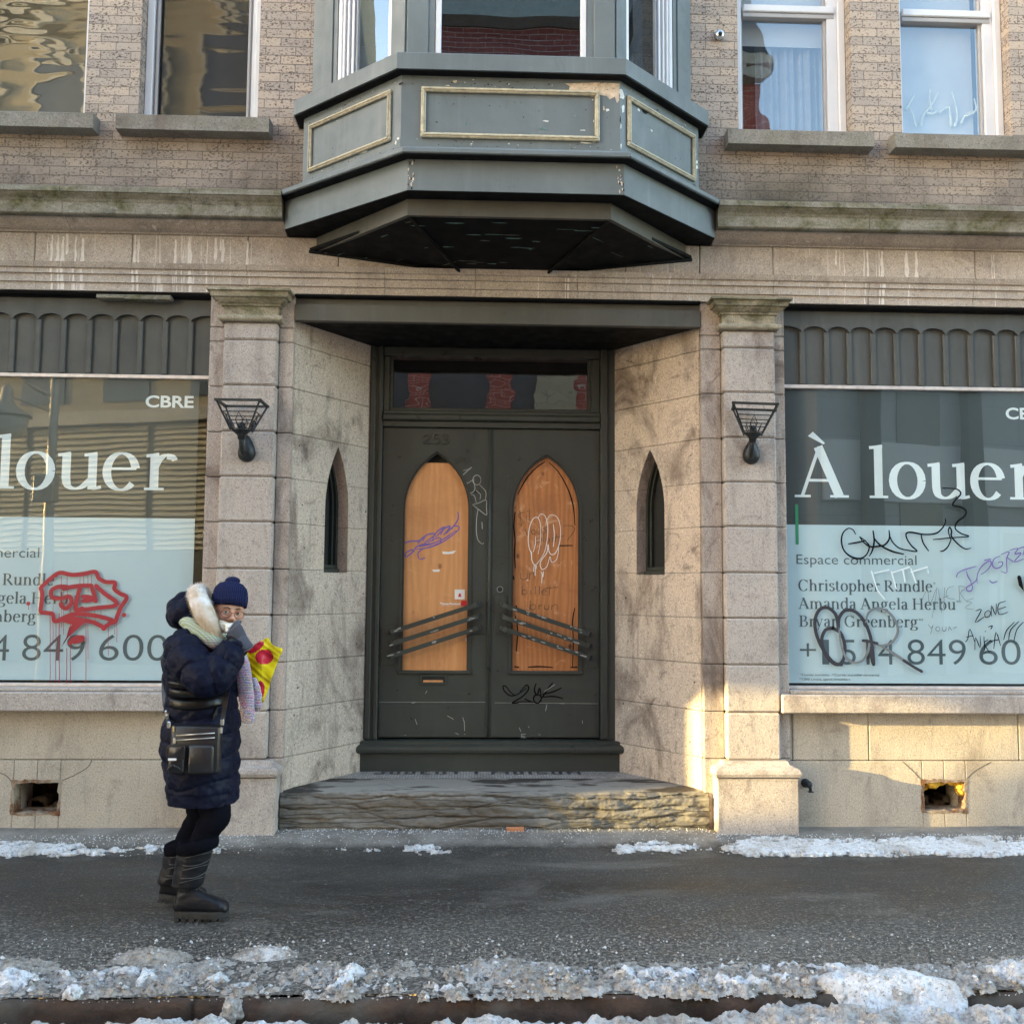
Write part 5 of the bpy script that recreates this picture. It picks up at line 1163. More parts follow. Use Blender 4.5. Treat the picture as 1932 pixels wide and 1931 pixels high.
# ---- kerb and road
q = Mat('rust brown kerb stone', .85, spec=.3)
c = q.mix(q.rng(q.noise(4, 7, .7, vec=q.map((1, 1, 2))), .35, .65), (.022, .017, .014), (.085, .052, .038))
c = q.mix(q.rng(q.noise(30, 5, .7), .5, .7, 0, .7), c, (.05, .045, .04)); c = q.mix(q.rng(q.noise(2.2, 5, .6, vec=q.map(loc=(5, 5, 1))), .5, .62, 0, .7), c, (.10, .095, .085))
q.color(c); q.bump(q.noise(25, 6, .7), .9, .015); M['kerb'] = q.m
mb = MB(); xs = np.arange(-6, 6.01, .018); n = len(xs); prof = [(.012, -.012), (.0, -.004), (-.022, -.004), (-.036, -.012), (-.044, -.030), (-.047, -.055), (-.048, -.085), (-.050, -.12), (-.05, -.3)]; v = []
for j, (dy, dz) in enumerate(prof):
    for x in xs:
        k = (x+.37*math.sin(round(x/1.45)))/1.45; gap = max(0, 1-abs(k-round(k))*1.45/.012)*(1 if j > 0 else 0)
        chip = max(0, fbm(x*2.6, 3.3, 1)*1.2-.15)*(1 if 1 < j < 6 else .3)
        v.append((x, KY+dy+.016*fbm(x*1.3, j*.25, 4)+.009*fbm(x*9, j*.8, 2)+.030*chip+.018*gap, dz-.010*max(0, fbm(x*1.7, 8.8))-.020*chip*(j < 5)+.004*fbm(x*12, j*.9, 6)-.01*gap))
mb.add(v, [(j*n+i, j*n+i+1, (j+1)*n+i+1, (j+1)*n+i) for j in range(len(prof)-1) for i in range(n-1)], 0, True)
tag(mb.build('kerb', 'kerb', fix=False), kind='structure')
M['road'] = plain('slushy road', (.10, .095, .09), .6, var=.5, scale=1.5, bump=.5)
mb = MB(); mb.add([(-300, -300, -.16), (300, -300, -.16), (300, KY-.02, -.16), (-300, KY-.02, -.16)], [(0, 1, 2, 3)]); tag(mb.build('road', 'road', fix=False), kind='structure')
mb = MB(); mb.box(-60, 60, -14.5, -11.2, -.3, 0); tag(mb.build('far_sidewalk', 'road'), kind='structure')
mb = MB(); mb.add([(-300, -.2, -.06), (300, -.2, -.06), (300, 300, -.06), (-300, 300, -.06)], [(0, 1, 2, 3)]); tag(mb.build('ground', 'road', fix=False), kind='structure')

# ---- snow
def snow_mat(name, dirt, c0=(.80, .83, .88)):
    q = Mat(name, .7, spec=.3)
    f = q.noise(3.2, 8, .72, .5); g = q.noise(28, 6, .75); h = q.axis(2)
    c = q.mix(q.rng(f, .5-dirt*.3, .72-dirt*.25, 0, .85), c0, (.40, .355, .30))
    c = q.mix(q.rng(g, .54-dirt*.10, .66-dirt*.06, 0, .8), c, (.22, .195, .165)); c = q.mix(q.math('MULTIPLY', q.island(), .30*dirt), c, (.30, .26, .21))
    c = q.mix(q.rng(q.noise(90, 3, .6), .60, .68, 0, .6), c, (.06, .055, .05))
    c = q.mix(q.rng(q.noise(17, 7, .8, .4, vec=q.map(loc=(3, 3, 1))), .56, .66, 0, dirt), c, (.085, .070, .055))
    cr = q.voro(48, 'SMOOTH_F1'); q.color(c); q.bump(q.math('ADD', g, q.math('MULTIPLY', cr, -.9)), 1.0, .022)
    q.b.inputs['Subsurface Weight'].default_value = 0; return q.m
M['snow_dirty'] = snow_mat('dirty street snow', .80); M['snow_clean'] = snow_mat('clean snow', .12)
def snow_field(name, x0, x1, y0, y1, dx, hfun, base, mat, thick=.004, jit=.3):
    nx, ny = int((x1-x0)/dx), int((y1-y0)/dx); rr = random.Random(4); V = {}; v = []; H = {}
    for j in range(ny+1):
        for i in range(nx+1):
            x, y = x0+i*dx+rr.uniform(-jit, jit)*dx, y0+j*dx+rr.uniform(-jit, jit)*dx; h = hfun(x, y); H[i, j] = h
            V[i, j] = (x, y, base(x, y)+h)
    mb = MB(); idx = {}
    def ix(p):
        if p not in idx: idx[p] = len(mb.v); mb.v.append(V[p])
        return idx[p]
    for j in range(ny):
        for i in range(nx):
            c = ((i, j), (i+1, j), (i+1, j+1), (i, j+1))
            if max(H[p] for p in c) > 0: mb.f.append(tuple(ix(p) for p in c)); mb.k.append(0); mb.sm.append(False if rr.random() < .5 else True)
    return tag(mb.build(name, mat, fix=False), kind='stuff')
def lump(x, y, s, o=3): return max(0, 1-2.2*mnoise.noise(Vector((x*s, y*s, .5)))**2*2)
def bank(x, y):
    # the ridge ploughed up along the kerb edge
    u = (y-KY)/.43; e = .10*fbm(x*1.4, 1.7)+.06*fbm(x*5, 3)
    env = max(0, min(1, (u+.10+.16*fbm(x*2.1, 5.5)+.10*fbm(x*9, 1.5))/.14))*max(0, min(1, (1.0+e*1.6-u)/.55))
    h = .021*env*(.9+.9*fbm(x*2.6, y*4, 2)+.65*fbm(x*9, y*11, 6)+.75*fbm(x*24, y*26, 1)+.5*fbm(x*60, y*62, 1, 2))
    c = mnoise.cell(Vector((x*42, y*42, 0))); h += .010*env*(c if c > .35 else 0)
    h += .05*max(0, 1-((x+2.35)/.55)**2-((y+2.12)/.14)**2)+.05*max(0, 1-((x+1.46)/.2)**2-((y+2.02)/.09)**2)+.05*max(0, 1-((x+.95)/.17)**2-((y+2.0)/.08)**2)
    return h-.012
snow_field('snow_bank', -5, 5, KY-.062, KY+.72, .010, bank, lambda x, y: 0, 'snow_dirty')
def clean(x, y):
    f = fbm(x*2.2, y*3.4, 5); g = fbm(x*14, y*16, 3)
    env = max(0, 1-((y+2.30+.05*fbm(x*1.7, 2))/.13)**2)
    side = 1.0 if x > 1.0 else (.45 if x > -.1 else .25)
    h = .05*env*(f*1.1-.10+.25*(side-.4)+.5*g)
    return min(.05, h)+bank(x, y)*1.0 if h > .004 else -1
snow_field('fresh_snow', -4, 4.6, KY-.01, KY+.5, .0125, clean, lambda x, y: .004, 'snow_clean')
def gutter(x, y):
    e = .05*fbm(x*1.3, 7)+.03*fbm(x*6, 2); top = -2.492+.5*e+(.10 if .95 < x < 1.75 else 0)*max(0, 1-((x-1.32)/.36)**2)
    env = max(0, min(1, (top-y)/.12))
    h = env**.5*(.112+.03*max(0, min(1, (x-.9)*2))+.035*fbm(x*2.2, y*3, 1)+.03*fbm(x*11, y*11, 4)+.018*fbm(x*30, y*30, 2))
    return h
snow_field('gutter_snow', -5, 5, -3.4, -2.46, .0145, gutter, lambda x, y: -.15, M['snow_mix'] if 'snow_mix' in M else snow_mat('greyish snow', .42))
mb = MB(); rr = random.Random(31)
OCT = [(0, 2, 4), (2, 1, 4), (1, 3, 4), (3, 0, 4), (2, 0, 5), (1, 2, 5), (3, 1, 5), (0, 3, 5)]
for _ in range(6500):
    x = rr.uniform(-3.1, 3.4); t_ = rr.random(); y = KY-.055+.70*t_**1.1
    h = bank(x, y); s_ = rr.choice((.003, .004, .005, .007, .009, .013))*(1 if h > 0 else .6)*rr.uniform(.7, 1.2)
    if h <= 0 and rr.random() < .45: continue
    z = max(0, h)+s_*.35; v = [(x+dx*s_*rr.uniform(.7, 1.3), y+dy*s_*rr.uniform(.7, 1.3), z+dz*s_*rr.uniform(.6, 1.1)) for dx, dy, dz in ((1, 0, 0), (-1, 0, 0), (0, 1, 0), (0, -1, 0), (0, 0, 1), (0, 0, -1))]
    mb.add(v, OCT, 0 if rr.random() < .82 else 1, rr.random() < .5)
tag(mb.build('snow_crumbs', ['snow_dirty', 'snow_clean'], fix=False), kind='stuff')
# heap of white snow spilling over the kerb at the right
def spill(x, y):
    cx = 1.55+.35*fbm(y*2, .3); d = max(0, 1-((x-1.75-(-2.4-y)*.6)/.30)**2-((y+2.43)/.15)**2)
    h = .042*d**.6*(1+.8*fbm(x*9, y*9, 5)) if d > .08+.12*fbm(x*7, y*7) else -1
    return h
snow_field('fresh_snow', 1.0, 2.6, -2.66, -2.2, .012, spill, lambda x, y: .018-.11*max(0, min(1, (KY+.02-y)/.12)), 'snow_clean')
def strip(x, y):
    f = .8*fbm(x*1.15, y*4.5, 8)+.65*fbm(x*5, y*22, 2)+.45*fbm(x*20, y*48, 2)
    side = .32 if x < -2.2 else (.12 if x < -1.6 else (-.42 if x < .9 else (.05 if x < 1.7 else .62)))
    env = 1-((y+.29+(.0 if x < 1.5 else -.005))/(.16 if x > 1.6 else .12))**2
    t = f+side+env*.95-.95
    return min(.016, t*.05) if t > 0 else -1
snow_field('thin_snow', -5.2, 5.6, -.55, -.10, .0115, strip, lambda x, y: ground_z(x, y)+.003, 'snow_clean')
# salt and ice crumbs along the wall foot and on the walk
mb = MB(); rr = random.Random(12)
for _ in range(2300):
    x = rr.uniform(-3.4, 3.8); y = -.02-abs(rr.gauss(0, .11)); s = rr.uniform(.0015, .0055)
    if x > -1.33 and x < 1.6: y += .05
    else: y -= .07
    z = ground_z(x, y)+.005; mb.add([(x-s, y, z), (x, y-s, z), (x+s, y, z), (x, y+s, z), (x, y, z+s*1.4)], [(0, 1, 4), (1, 2, 4), (2, 3, 4), (3, 0, 4)])
for _ in range(1100):
    x = rr.uniform(-3, 3.4); y = -2.02+rr.gauss(0, .16); s = rr.uniform(.0015, .0055)
    if y < -2.4: continue
    z = .004; mb.add([(x-s, y, z), (x, y-s, z), (x+s, y, z), (x, y+s, z), (x, y, z+s*1.3)], [(0, 1, 4), (1, 2, 4), (2, 3, 4), (3, 0, 4)], 1 if rr.random() < .9 else 0)
tag(mb.build('salt_crumbs', ['snow_clean', 'snow_dirty'], fix=False), kind='stuff')
def chunk(name, c, r, mat, label, cat, seed, flat=1):
    b = bmesh.new(); bmesh.ops.create_icosphere(b, subdivisions=4, radius=1)
    for q_ in b.verts:
        p = q_.co.copy(); k = 1+.35*fbm(p.x*1.4+seed, p.y*1.4, p.z*1.4, 3)+.12*fbm(p.x*5, p.y*5+seed, p.z*5, 3)
        q_.co = Vector((p.x*r[0]*k, p.y*r[1]*k, max(-.5, p.z)*r[2]*k))
    me = bpy.data.meshes.new(name); b.to_mesh(me); b.free(); me.materials.append(M[mat])
    for pl in me.polygons: pl.use_smooth = True
    o = bpy.data.objects.new(name, me); COL.objects.link(o); o.location = c; return tag(o, label, cat)
def gp(u, v, z): a = cam_rot((u-966)/FPX, 1, -(v-965.5)/FPX); d = (z-EYE)/a.z; return (a.x*d, a.y*d-DIST, z)
p = gp(436, 1915, -.06)
chunk('ice_slab', (p[0], p[1], -.045), (.045, .05, .055), 'snow_dirty', 'pointed grey ice slab standing in the gutter in front of the kerb', 'ice', 2.2)
p = gp(137, 1872, .02); chunk('snow_lump', (p[0], p[1], .02), (.032, .03, .03), 'snow_clean', 'small bright white snow lump sitting alone on dirty kerb snow', 'snow lump', 5.1)
M['orange'] = plain('orange brick', (.50, .21, .10), .85, bump=.5)
mb = MB(); a = at(955, 1567, -.01); b = at(989, 1556, -.01); mb.box(a[0], b[0], -.03, .02, .055, .082, .003)
tag(mb.build('brick_fragment', 'orange'), 'small orange brick fragment lying against the foot of the stone step', 'brick fragment')
# ================================================================ WALL LANTERNS AND SMALL FITTINGS
def lantern(c, label):
    root = empty('wall_lantern', c, label, 'wall lantern', 'wrought iron lanterns on the pilasters')
    X, Y, Z = c
    zt, zb, ht, hb, yc = .305, .115, (.142, .115), (.058, .05), -.165
    def cor(t):     # corner points at a fraction between bottom (0) and top (1)
        a, b = hb[0]+(ht[0]-hb[0])*t, hb[1]+(ht[1]-hb[1])*t; z = Z+zb+(zt-zb)*t
        return [Vector((X-a, Y+yc-b, z)), Vector((X+a, Y+yc-b, z)), Vector((X+a, Y+yc+b, z)), Vector((X-a, Y+yc+b, z))]
    o = MB(); T, B = cor(1), cor(0)
    for i in range(4):
        o.tube([B[i], T[i]], .0075, 4, sm=False); a, b = T[i], T[(i+1) % 4]; d = (b-a).normalized()
        o.tube([a-d*.012, b+d*.012], .011, 4, sm=False)
        for t in (.62, .34, .06): q = cor(t); o.tube([q[i], q[(i+1) % 4]], .0035, 5)
        m0 = [cor(t) for t in (.06, .34, .62)]; mid = [(q[i]+q[(i+1) % 4])/2 for q in m0]; w = (m0[1][(i+1) % 4]-m0[1][i])*.14
        o.tube([mid[0], mid[1]-w, mid[2], mid[1]+w, mid[0]], .0035, 5)
        for s in (-.3, .3):
            o.tube([mid[0]+(m0[0][(i+1) % 4]-m0[0][i])*s*.8, mid[1]+(m0[1][(i+1) % 4]-m0[1][i])*s], .003, 5)
    o.build('cage', 'iron', root)
    o = MB(); o.lathe([(.012, -.062), (.022, -.056), (.026, -.03), (.045, -.012), (.062, .0), (.066, .006), (.03, .008)], (X, Y+yc, Z+zb), 20)
    o.lathe([(.02, .0), (.026, .03), (.02, .055), (.01, .06)], (X, Y+yc, Z+zb), 14); o.build('bowl', 'iron', root)
    o = MB(); o.tube(curve([(X, Y+yc, Z+zb-.055), (X, Y+yc+.01, Z+.02), (X, Y+yc+.06, Z-.03), (X, Y-.03, Z-.02)], 5), .016, 8)
    o.tube(curve([(X+.01, Y-.05, Z-.05), (X+.012, Y-.085, Z-.02), (X+.0, Y-.10, Z+.015), (X-.012, Y-.085, Z+.01)], 4), .007, 6); o.build('arm', 'iron', root)
    o = MB(); n = 28; rings = []
    def outline(s): return [(s*(.060*math.cos(a)*(1 if math.sin(a) < .0 else 1-.52*math.sin(a)**1.5)), s*(.062*math.sin(a) if math.sin(a) < 0 else .125*math.sin(a))) for a in np.linspace(0, 2*math.pi, n+1)[:-1]]
    for s, d in ((1, 0), (1.0, .012), (.9, .028), (.7, .042), (.35, .050)): rings.append([(X+p[0], Y-d, Z-.01+p[1]) for p in outline(s)])
    o.rings(rings); o.build('wall_plate', 'iron', root)
    return root
la = lantern((XA(466, 852, 0), -.002, ZA(466, 852, 0)+.0), 'intact black iron lantern with diamond grille, on the pilaster left of the doors')
def copy_tree(o, parent=None):
    c = o.copy(); COL.objects.link(c)
    if parent: c.parent = parent
    for ch in list(o.children): copy_tree(ch, c)
    return c
lb = copy_tree(la); lb.location = (XA(1414, 858, 0)+.01, -.002, ZA(1414, 858, 0)+.005); lb.rotation_euler = (0, R(4), R(-14))
lb['label'] = 'bent black iron lantern twisted sideways, on the pilaster right of the doors'
for ch in lb.children:
    if ch.name.startswith('wall_plate'): ch.rotation_euler = (0, 0, R(14))
# chrome eye fitting
x, z = at(1355, 70, .1)
rt_ = empty('eye_fitting', (x, .098, z), 'small chrome eye fitting screwed to the brick between bay and right windows', 'wall fitting')
o = MB(); o.box(x-.034, x+.034, .086, .099, z-.012, z+.036, .004); o.tube([(x, .088, z-.004), (x, .05, z-.006)], [.034, .030], 18); o.build('housing', 'chrome', rt_)
o = MB(); o.ball((x+.003, .052, z-.005), (.017, .012, .017), 16); o.build('lens', 'black', rt_)
# hose tap
x, z = at(1519, 1476, .1)
rt_ = empty('hose_tap', (x, .098, z), 'small black water tap poking out of the base wall near the right pilaster', 'tap')
o = MB(); o.tube([(x, .099, z), (x, .085, z)], .030, 16); o.tube([(x, .086, z), (x, .045, z)], [.019, .022], 12); o.ball((x+.004, .035, z+.002), .024, 14); o.build('valve_body', 'iron', rt_)
o = MB(); o.tube([(x+.012, .04, z-.012), (x+.016, .036, z-.045)], [.012, .010], 10); o.box(x-.002, x+.032, .018, .05, z-.052, z-.044, .003); o.build('spout', 'iron', rt_)
# pale plants behind the far right upper window
M['plant'] = plain('pale cream stems', (.66, .66, .50), .6, var=.2)
x0 = XA(1790, 200, .3); rt_ = empty('house_plant', (x0, .31, SILLZ), 'pale spiky plant standing inside the upper window at far right', 'plant')
o = MB(); zw = zoomer(1284.8, 0, .3352)
for pts in (((1265, 620), (1300, 560), (1318, 530)), ((1350, 715), (1365, 650), (1405, 600), (1450, 520)), ((1410, 620), (1400, 560), (1402, 505)), ((1522, 715), (1515, 640), (1510, 600)), ((1540, 715), (1555, 640), (1525, 515)), ((1575, 700), (1600, 650), (1640, 625)), ((1600, 660), (1660, 620), (1650, 555)), ((1320, 715), (1305, 650), (1280, 590)), ((1690, 640), (1730, 690), (1755, 715)), ((1700, 715), (1730, 660), (1745, 640)), ((1450, 640), (1490, 610), (1505, 605)), ((1640, 640), (1690, 600), (1712, 580)), ((1380, 640), (1420, 640), (1440, 620))):
    P = [(*at(*zw(a, b), .315),) for a, b in pts]; P = curve([(p[0], .315, p[1]) for p in P], 5); r0 = .010
    o.tube(P, [max(.002, r0*(1-.7*i/len(P))) for i in range(len(P))], 6)
o.build('stems', 'plant', rt_)

# ================================================================ ACROSS THE STREET (seen mirrored in the glass)
def facade(name, label, c, ang, w, h, wall, wins, depth=6, roof=None, extra=None):
    root = empty(name, (c[0], c[1], 0), label, 'building'); root.rotation_euler = (0, 0, ang)
    o = MB(); o.box(c[0]-w/2, c[0]+w/2, c[1]-depth, c[1], 0, h); o.build('wall', wall, root)
    for i, (x0, x1, z0, z1, m_, fr) in enumerate(wins):
        o = MB(); X0, X1, y = c[0]+x0, c[0]+x1, c[1]
        o.box(X0, X1, y+.004, y+.03, z0, z1); win = o.build('window', m_, root)
        if fr:
            o = MB(); f = .09
            for q in ((X0-f, X0, z0-f, z1+f), (X1, X1+f, z0-f, z1+f), (X0, X1, z1, z1+f), (X0, X1, z0-f, z0)): o.box(q[0], q[1], y+.002, y+.08, q[2], q[3])
            o.build('window_trim', fr, win)
    if extra: extra(root, c)
    return root
def simple_brick(name, c1, c2, mo, u=.22, h=.075):
    q = Mat(name, .9); vec = q.comb(q.math('ADD', q.axis(0), q.axis(1)), q.axis(2), 0)
    bt = q.n('ShaderNodeTexBrick'); q.put(bt.inputs['Vector'], vec)
    for kk, vv in (('Scale', 1), ('Mortar Size', .006), ('Bias', 0), ('Brick Width', u), ('Row Height', h)): bt.inputs[kk].default_value = vv
    for kk, vv in (('Color1', c1), ('Color2', c2), ('Mortar', mo)): bt.inputs[kk].default_value = (*vv, 1)
    q.color(bt.outputs['Color']); return q.m
M['yellow_brick'] = simple_brick('yellow brick', (.36, .31, .22), (.31, .26, .18), (.22, .19, .14), .45, .22)
M['red_brick'] = simple_brick('red brick', (.36, .085, .06), (.28, .06, .045), (.5, .38, .32), .3, .1)
M['grey_panel'] = simple_brick('grey cladding panels', (.42, .43, .45), (.40, .41, .43), (.22, .23, .24), 1.2, .8)
M['dark_glass'] = plain('dark window glass', (.06, .065, .075), .15, var=.2, scale=1)
M['slate'] = plain('dark slate roof', (.05, .05, .055), .7, var=.3, scale=3)
M['limestone'] = plain('pale limestone trim', (.45, .42, .36), .8)
q = Mat('ribbed roller shutter', .5, .1); q.color((.58, .53, .40)); M['shutter'] = q.m
PHI = R(20)
wins = []
for zz in (5.75, 9.0, 12.2):
    for x in (-4.4, -2.1, .2, 2.5): wins.append((x, x+1.25, zz, zz+(1.75 if zz > 6 else 1.3), 'dark_glass', 'limestone' if zz > 6 else None))
def left_extra(root, c):
    for k in range(3):
        o = MB(); x0 = c[0]-5+k*3.35
        for i in range(22): z = 2.42+i*.125; o.prism([(c[1]+.02, z), (c[1]+.10, z+.02), (c[1]+.02, z+.118)], x0, x0+3.15, 'yz')
        o.build('roller_shutter', 'shutter', root)
    o = MB(); o.box(c[0]-5.6, c[0]+5.6, c[1]+.01, c[1]+.22, 5.2, 5.5); o.box(c[0]-5.6, c[0]+5.6, c[1]+.01, c[1]+.3, 15.3, 15.8); o.build('stone_band', 'limestone', root)
    o = MB(); o.box(c[0]-5.4, c[0]+5.4, c[1]+.01, c[1]+.06, 0, 2.38); o.build('reflection_darkener', 'dark_glass', root)  # dark panel added to darken what the left shop glass mirrors
    for cx in (-3.2, 1.5):
        o = MB()
        for k in range(24):
            a0, a1 = math.pi*k/24, math.pi*(k+1)/24
            for r0, r1 in ((1.5, 1.62), (1.75, 1.95)):
                o.prism([(c[0]+cx+r*math.cos(a), 14.1-.1+r*math.sin(a)*.62) for r, a in ((r0, a0), (r1, a0), (r1, a1), (r0, a1))], c[1]+.01, c[1]+.12, 'xz')
        o.build('stone_arch', 'limestone', root)
facade('yellow_brick_building', 'sunlit yellow brick building across the street with ribbed roller shutters', (-8.6, -14.6), PHI, 11.4, 17, 'yellow_brick', wins, extra=left_extra)
wins = []
for i in range(5):
    for zz in (5.0, 8.3): wins.append((-4.2+i*1.75, -4.2+i*1.75+1.2, zz, zz+2.1, 'dark_glass', None))
def mid_extra(root, c):
    o = MB(); w = 4.65
    o.prism([(c[1]+.01, 12.63), (c[1]+.28, 12.70), (c[1]+.34, 13.02), (c[1]+.01, 13.04)], c[0]-w, c[0]+w, 'yz'); o.build('stone_cornice', 'limestone', root)
    o = MB(); o.prism([(c[1]+.2, 13.05), (c[1]-1.4, 16.6), (c[1]-5.9, 16.6), (c[1]-5.9, 13.05)], c[0]-w, c[0]+w, 'yz'); rf = o.build('mansard_roof', 'slate', root)
    for x in (-2.9, -.55, 1.9):
        o = MB(); o.prism([(c[0]+x-.55, 13.05), (c[0]+x+.55, 13.05), (c[0]+x+.40, 13.3), (c[0]+x, 14.4), (c[0]+x-.40, 13.3)], c[1]-2, c[1]+.15, 'xz'); o.build('dormer', 'limestone', rf)
    for x in (-.05,):
        o = MB(); o.box(c[0]-.15, c[0]+.75, c[1]+.035, c[1]+.09, 4.6, 8); o.build('yellow_pier', 'yellow_brick', root)
facade('red_brick_building', 'red brick building across the street with dark mansard roof', (1.4, -12.4), R(0), 9.2, 12.62, 'red_brick', wins, extra=mid_extra)
wins = [(-3.6, -2.6, 0, 5.8, 'dark_glass', None), (-1.2, 2.6, .6, 2.9, 'dark_glass', 'limestone'), (3.0, 4.8, .6, 2.9, 'dark_glass', 'limestone')]
def right_extra(root, c):
    o = MB(); o.box(c[0]-5.4, c[0]+5.4, c[1]+.01, c[1]+.12, 3.5, 4.7); o.build('painted_lit_band', 'vinyl', root)  # pale colour stands in for the sunlit band mirrored in the shop glass
    for x in (-4.6, -2.2, .6):
        o = MB(); o.box(c[0]+x, c[0]+x+.35, c[1]+.13, c[1]+.4, 0, 8); o.build('pillar', 'slate', root)
facade('grey_panel_building', 'low grey clad building across the street at the right', (12.2, -13.2), R(-12), 11, 9.2, 'grey_panel', wins, extra=right_extra)
M['dark_stone'] = simple_brick('dark rubble stone', (.11, .10, .095), (.075, .07, .07), (.05, .05, .05), .8, .4)
facade('stone_tower', 'dark stone tower rising beyond the corner at the left', (-15.5, 6.0), 0, 5, 19, 'dark_stone', [], depth=4)
# street lamp standing on the far pavement
M['lamp_post'] = plain('beige painted steel', (.55, .48, .36), .5, .2); M['globe'] = plain('milky lamp globe', (.60, .60, .52), .3)
lx, ly = -7.55, -10.2
rt_ = empty('street_lamp', (lx, ly, 0), 'beige street lamp with a bell shade across the street', 'street lamp')
o = MB(); o.tube([(lx, ly, 0), (lx, ly, 3), (lx, ly, 8)], [.11, .085, .06], 12); o.box(lx-.18, lx+.18, ly+.05, ly+.3, 3.1, 3.6, .02); o.build('post', 'lamp_post', rt_)
o = MB(); o.tube([(lx, ly, 5.0), (lx-.5, ly+.1, 5.25), (lx-.78, ly+.15, 5.6)], .035, 8); o.tube([(lx, ly, 4.7), (lx-.8, ly+.15, 5.0)], .02, 6); o.build('arm', 'lamp_post', rt_)
o = MB(); o.lathe([(.05, .75), (.09, .70), (.11, .45), (.20, .32), (.42, .18), (.43, .15), (.30, .16)], (lx-.78, ly+.15, 4.45), 24); o.build('lamp_shade', 'lamp_post', rt_)
o = MB(); o.lathe([(.36, .15), (.37, .08), (.33, -.08), (.22, -.2), (.05, -.26)], (lx-.78, ly+.15, 4.45), 24); o.build('globe', 'globe', rt_)
# unseen wall added to block the sun; its hole is shaped for lit patches
tgt = [(.85, .0), (.85, .95), (1.7, .98), (2.4, .93), (3.35, .90), (3.78, .80), (3.80, .62), (3.55, .50), (3.22, .40), (3.05, .06), (2.0, .01)]
OX = -12.0
hole = []
for x, z in tgt:
    t_ = (x-OX)/SUN_DIR.x; hole.append((.06-SUN_DIR.y*t_, z-SUN_DIR.z*t_))
hole.sort(key=lambda p: p[0])
M['sun_blocker_pale'] = plain('pale sun blocker', (.60, .60, .60), .9, var=.15, scale=1)
cy, cz_ = sum(p[0] for p in hole)/len(hole), sum(p[1] for p in hole)/len(hole)
hole = sorted(hole, key=lambda p: math.atan2(p[1]-cz_, p[0]-cy)); N = len(hole)
b = bmesh.new(); y0, y1, z1 = -8.6, 1.2, 9.2
ov = [b.verts.new((OX, y, z)) for y, z in ((y0, -.2), (y1, -.2), (y1, z1), (y0, z1))]; hv = [b.verts.new((OX, y, z)) for y, z in hole]
ed = [b.edges.new((ov[i], ov[(i+1) % 4])) for i in range(4)]+[b.edges.new((hv[i], hv[(i+1) % N])) for i in range(N)]
bmesh.ops.triangle_fill(b, use_beauty=True, use_dissolve=False, edges=ed)
r_ = bmesh.ops.extrude_face_region(b, geom=list(b.faces)); bmesh.ops.translate(b, verts=[v for v in r_['geom'] if isinstance(v, bmesh.types.BMVert)], vec=(-.03, 0, 0))
bmesh.ops.recalc_face_normals(b, faces=b.faces)
me = bpy.data.meshes.new('sun_blocker_wall'); b.to_mesh(me); b.free(); me.materials.append(M['sun_blocker_pale'])
o = bpy.data.objects.new('sun_blocker_wall', me); COL.objects.link(o); tag(o, 'unseen pale wall added at the left to block the sun, with an opening shaped for light patches', 'wall')
# ================================================================ PEDESTRIAN
PYC = -1.42
Z6 = zoomer(271.3, 1085.1, .1724); Z7 = zoomer(271.3, 1405.6, .1788)
def p6(x, y, dy=0): a = at(*Z6(x, y), PYC+dy); return Vector((a[0], PYC+dy, a[1]))
def p7(x, y, dy=0): a = at(*Z7(x, y), PYC+dy); return Vector((a[0], PYC+dy, a[1]))
def remesh(mb, voxel, smooth_it=4, name='tmp'):
    """join overlapping lofts into one continuous skin; returns vertices and faces"""
    o = mb.build(name, [], None, fix=True); m_ = o.modifiers.new('r', 'REMESH'); m_.mode = 'VOXEL'; m_.voxel_size = voxel
    if smooth_it: s_ = o.modifiers.new('s', 'SMOOTH'); s_.iterations = smooth_it; s_.factor = .5
    dg = bpy.context.evaluated_depsgraph_get(); dg.update(); ev = o.evaluated_get(dg); me = bpy.data.meshes.new_from_object(ev)
    n = len(me.vertices); co = np.empty(n*3); me.vertices.foreach_get('co', co); no = np.empty(n*3); me.vertices.foreach_get('normal', no)
    f = [tuple(p.vertices) for p in me.polygons]; bpy.data.objects.remove(o); bpy.data.meshes.remove(me)
    return co.reshape(-1, 3), no.reshape(-1, 3), f
def skin(co, f, name, mat, parent=None):
    q_ = MB(); q_.v = [tuple(p) for p in co]; q_.f = f; q_.k = [0]*len(f); q_.sm = [True]*len(f); return q_.build(name, mat, parent, fix=False)
def fabric(name, c, rough=.6, weave=0, sheen=.0, spec=.3, var=.2, sc=10):
    q = Mat(name, rough, spec=spec); q.color(q.mix(q.rng(q.noise(sc, 5), .3, .7), tuple(x*(1-var) for x in c), tuple(x*(1+var) for x in c)))
    q.bump(q.math('ADD', q.noise(38, 4, .6), q.math('MULTIPLY', q.noise(400, 2), weave)), .25, .008)
    if sheen: q.b.inputs['Sheen Weight'].default_value = sheen
    return q.m
M['coat'] = fabric('navy quilted nylon', (.0055, .0075, .021), .5, spec=.10)
M['coat_gloss'] = fabric('glossy black nylon', (.007, .007, .008), .30, spec=.3)
M['trousers'] = fabric('black navy trousers', (.004, .0045, .008), .9, spec=.05)
M['boot'] = fabric('black boot leather', (.011, .012, .016), .42, spec=.25)
M['boot_sole'] = fabric('dusty black rubber', (.03, .03, .03), .7)
M['glove'] = fabric('blue grey knit glove', (.055, .062, .085), .9, .6, .2)
q = Mat('ribbed navy knit', .9, spec=.1); w_ = q.wave(34, 1.5, d='X'); q.color(q.mix(w_, (.008, .011, .040), (.020, .027, .085))); q.bump(q.math('ADD', w_, q.wave(45, 1, d='Z')), .6, .004); M['knit'] = q.m
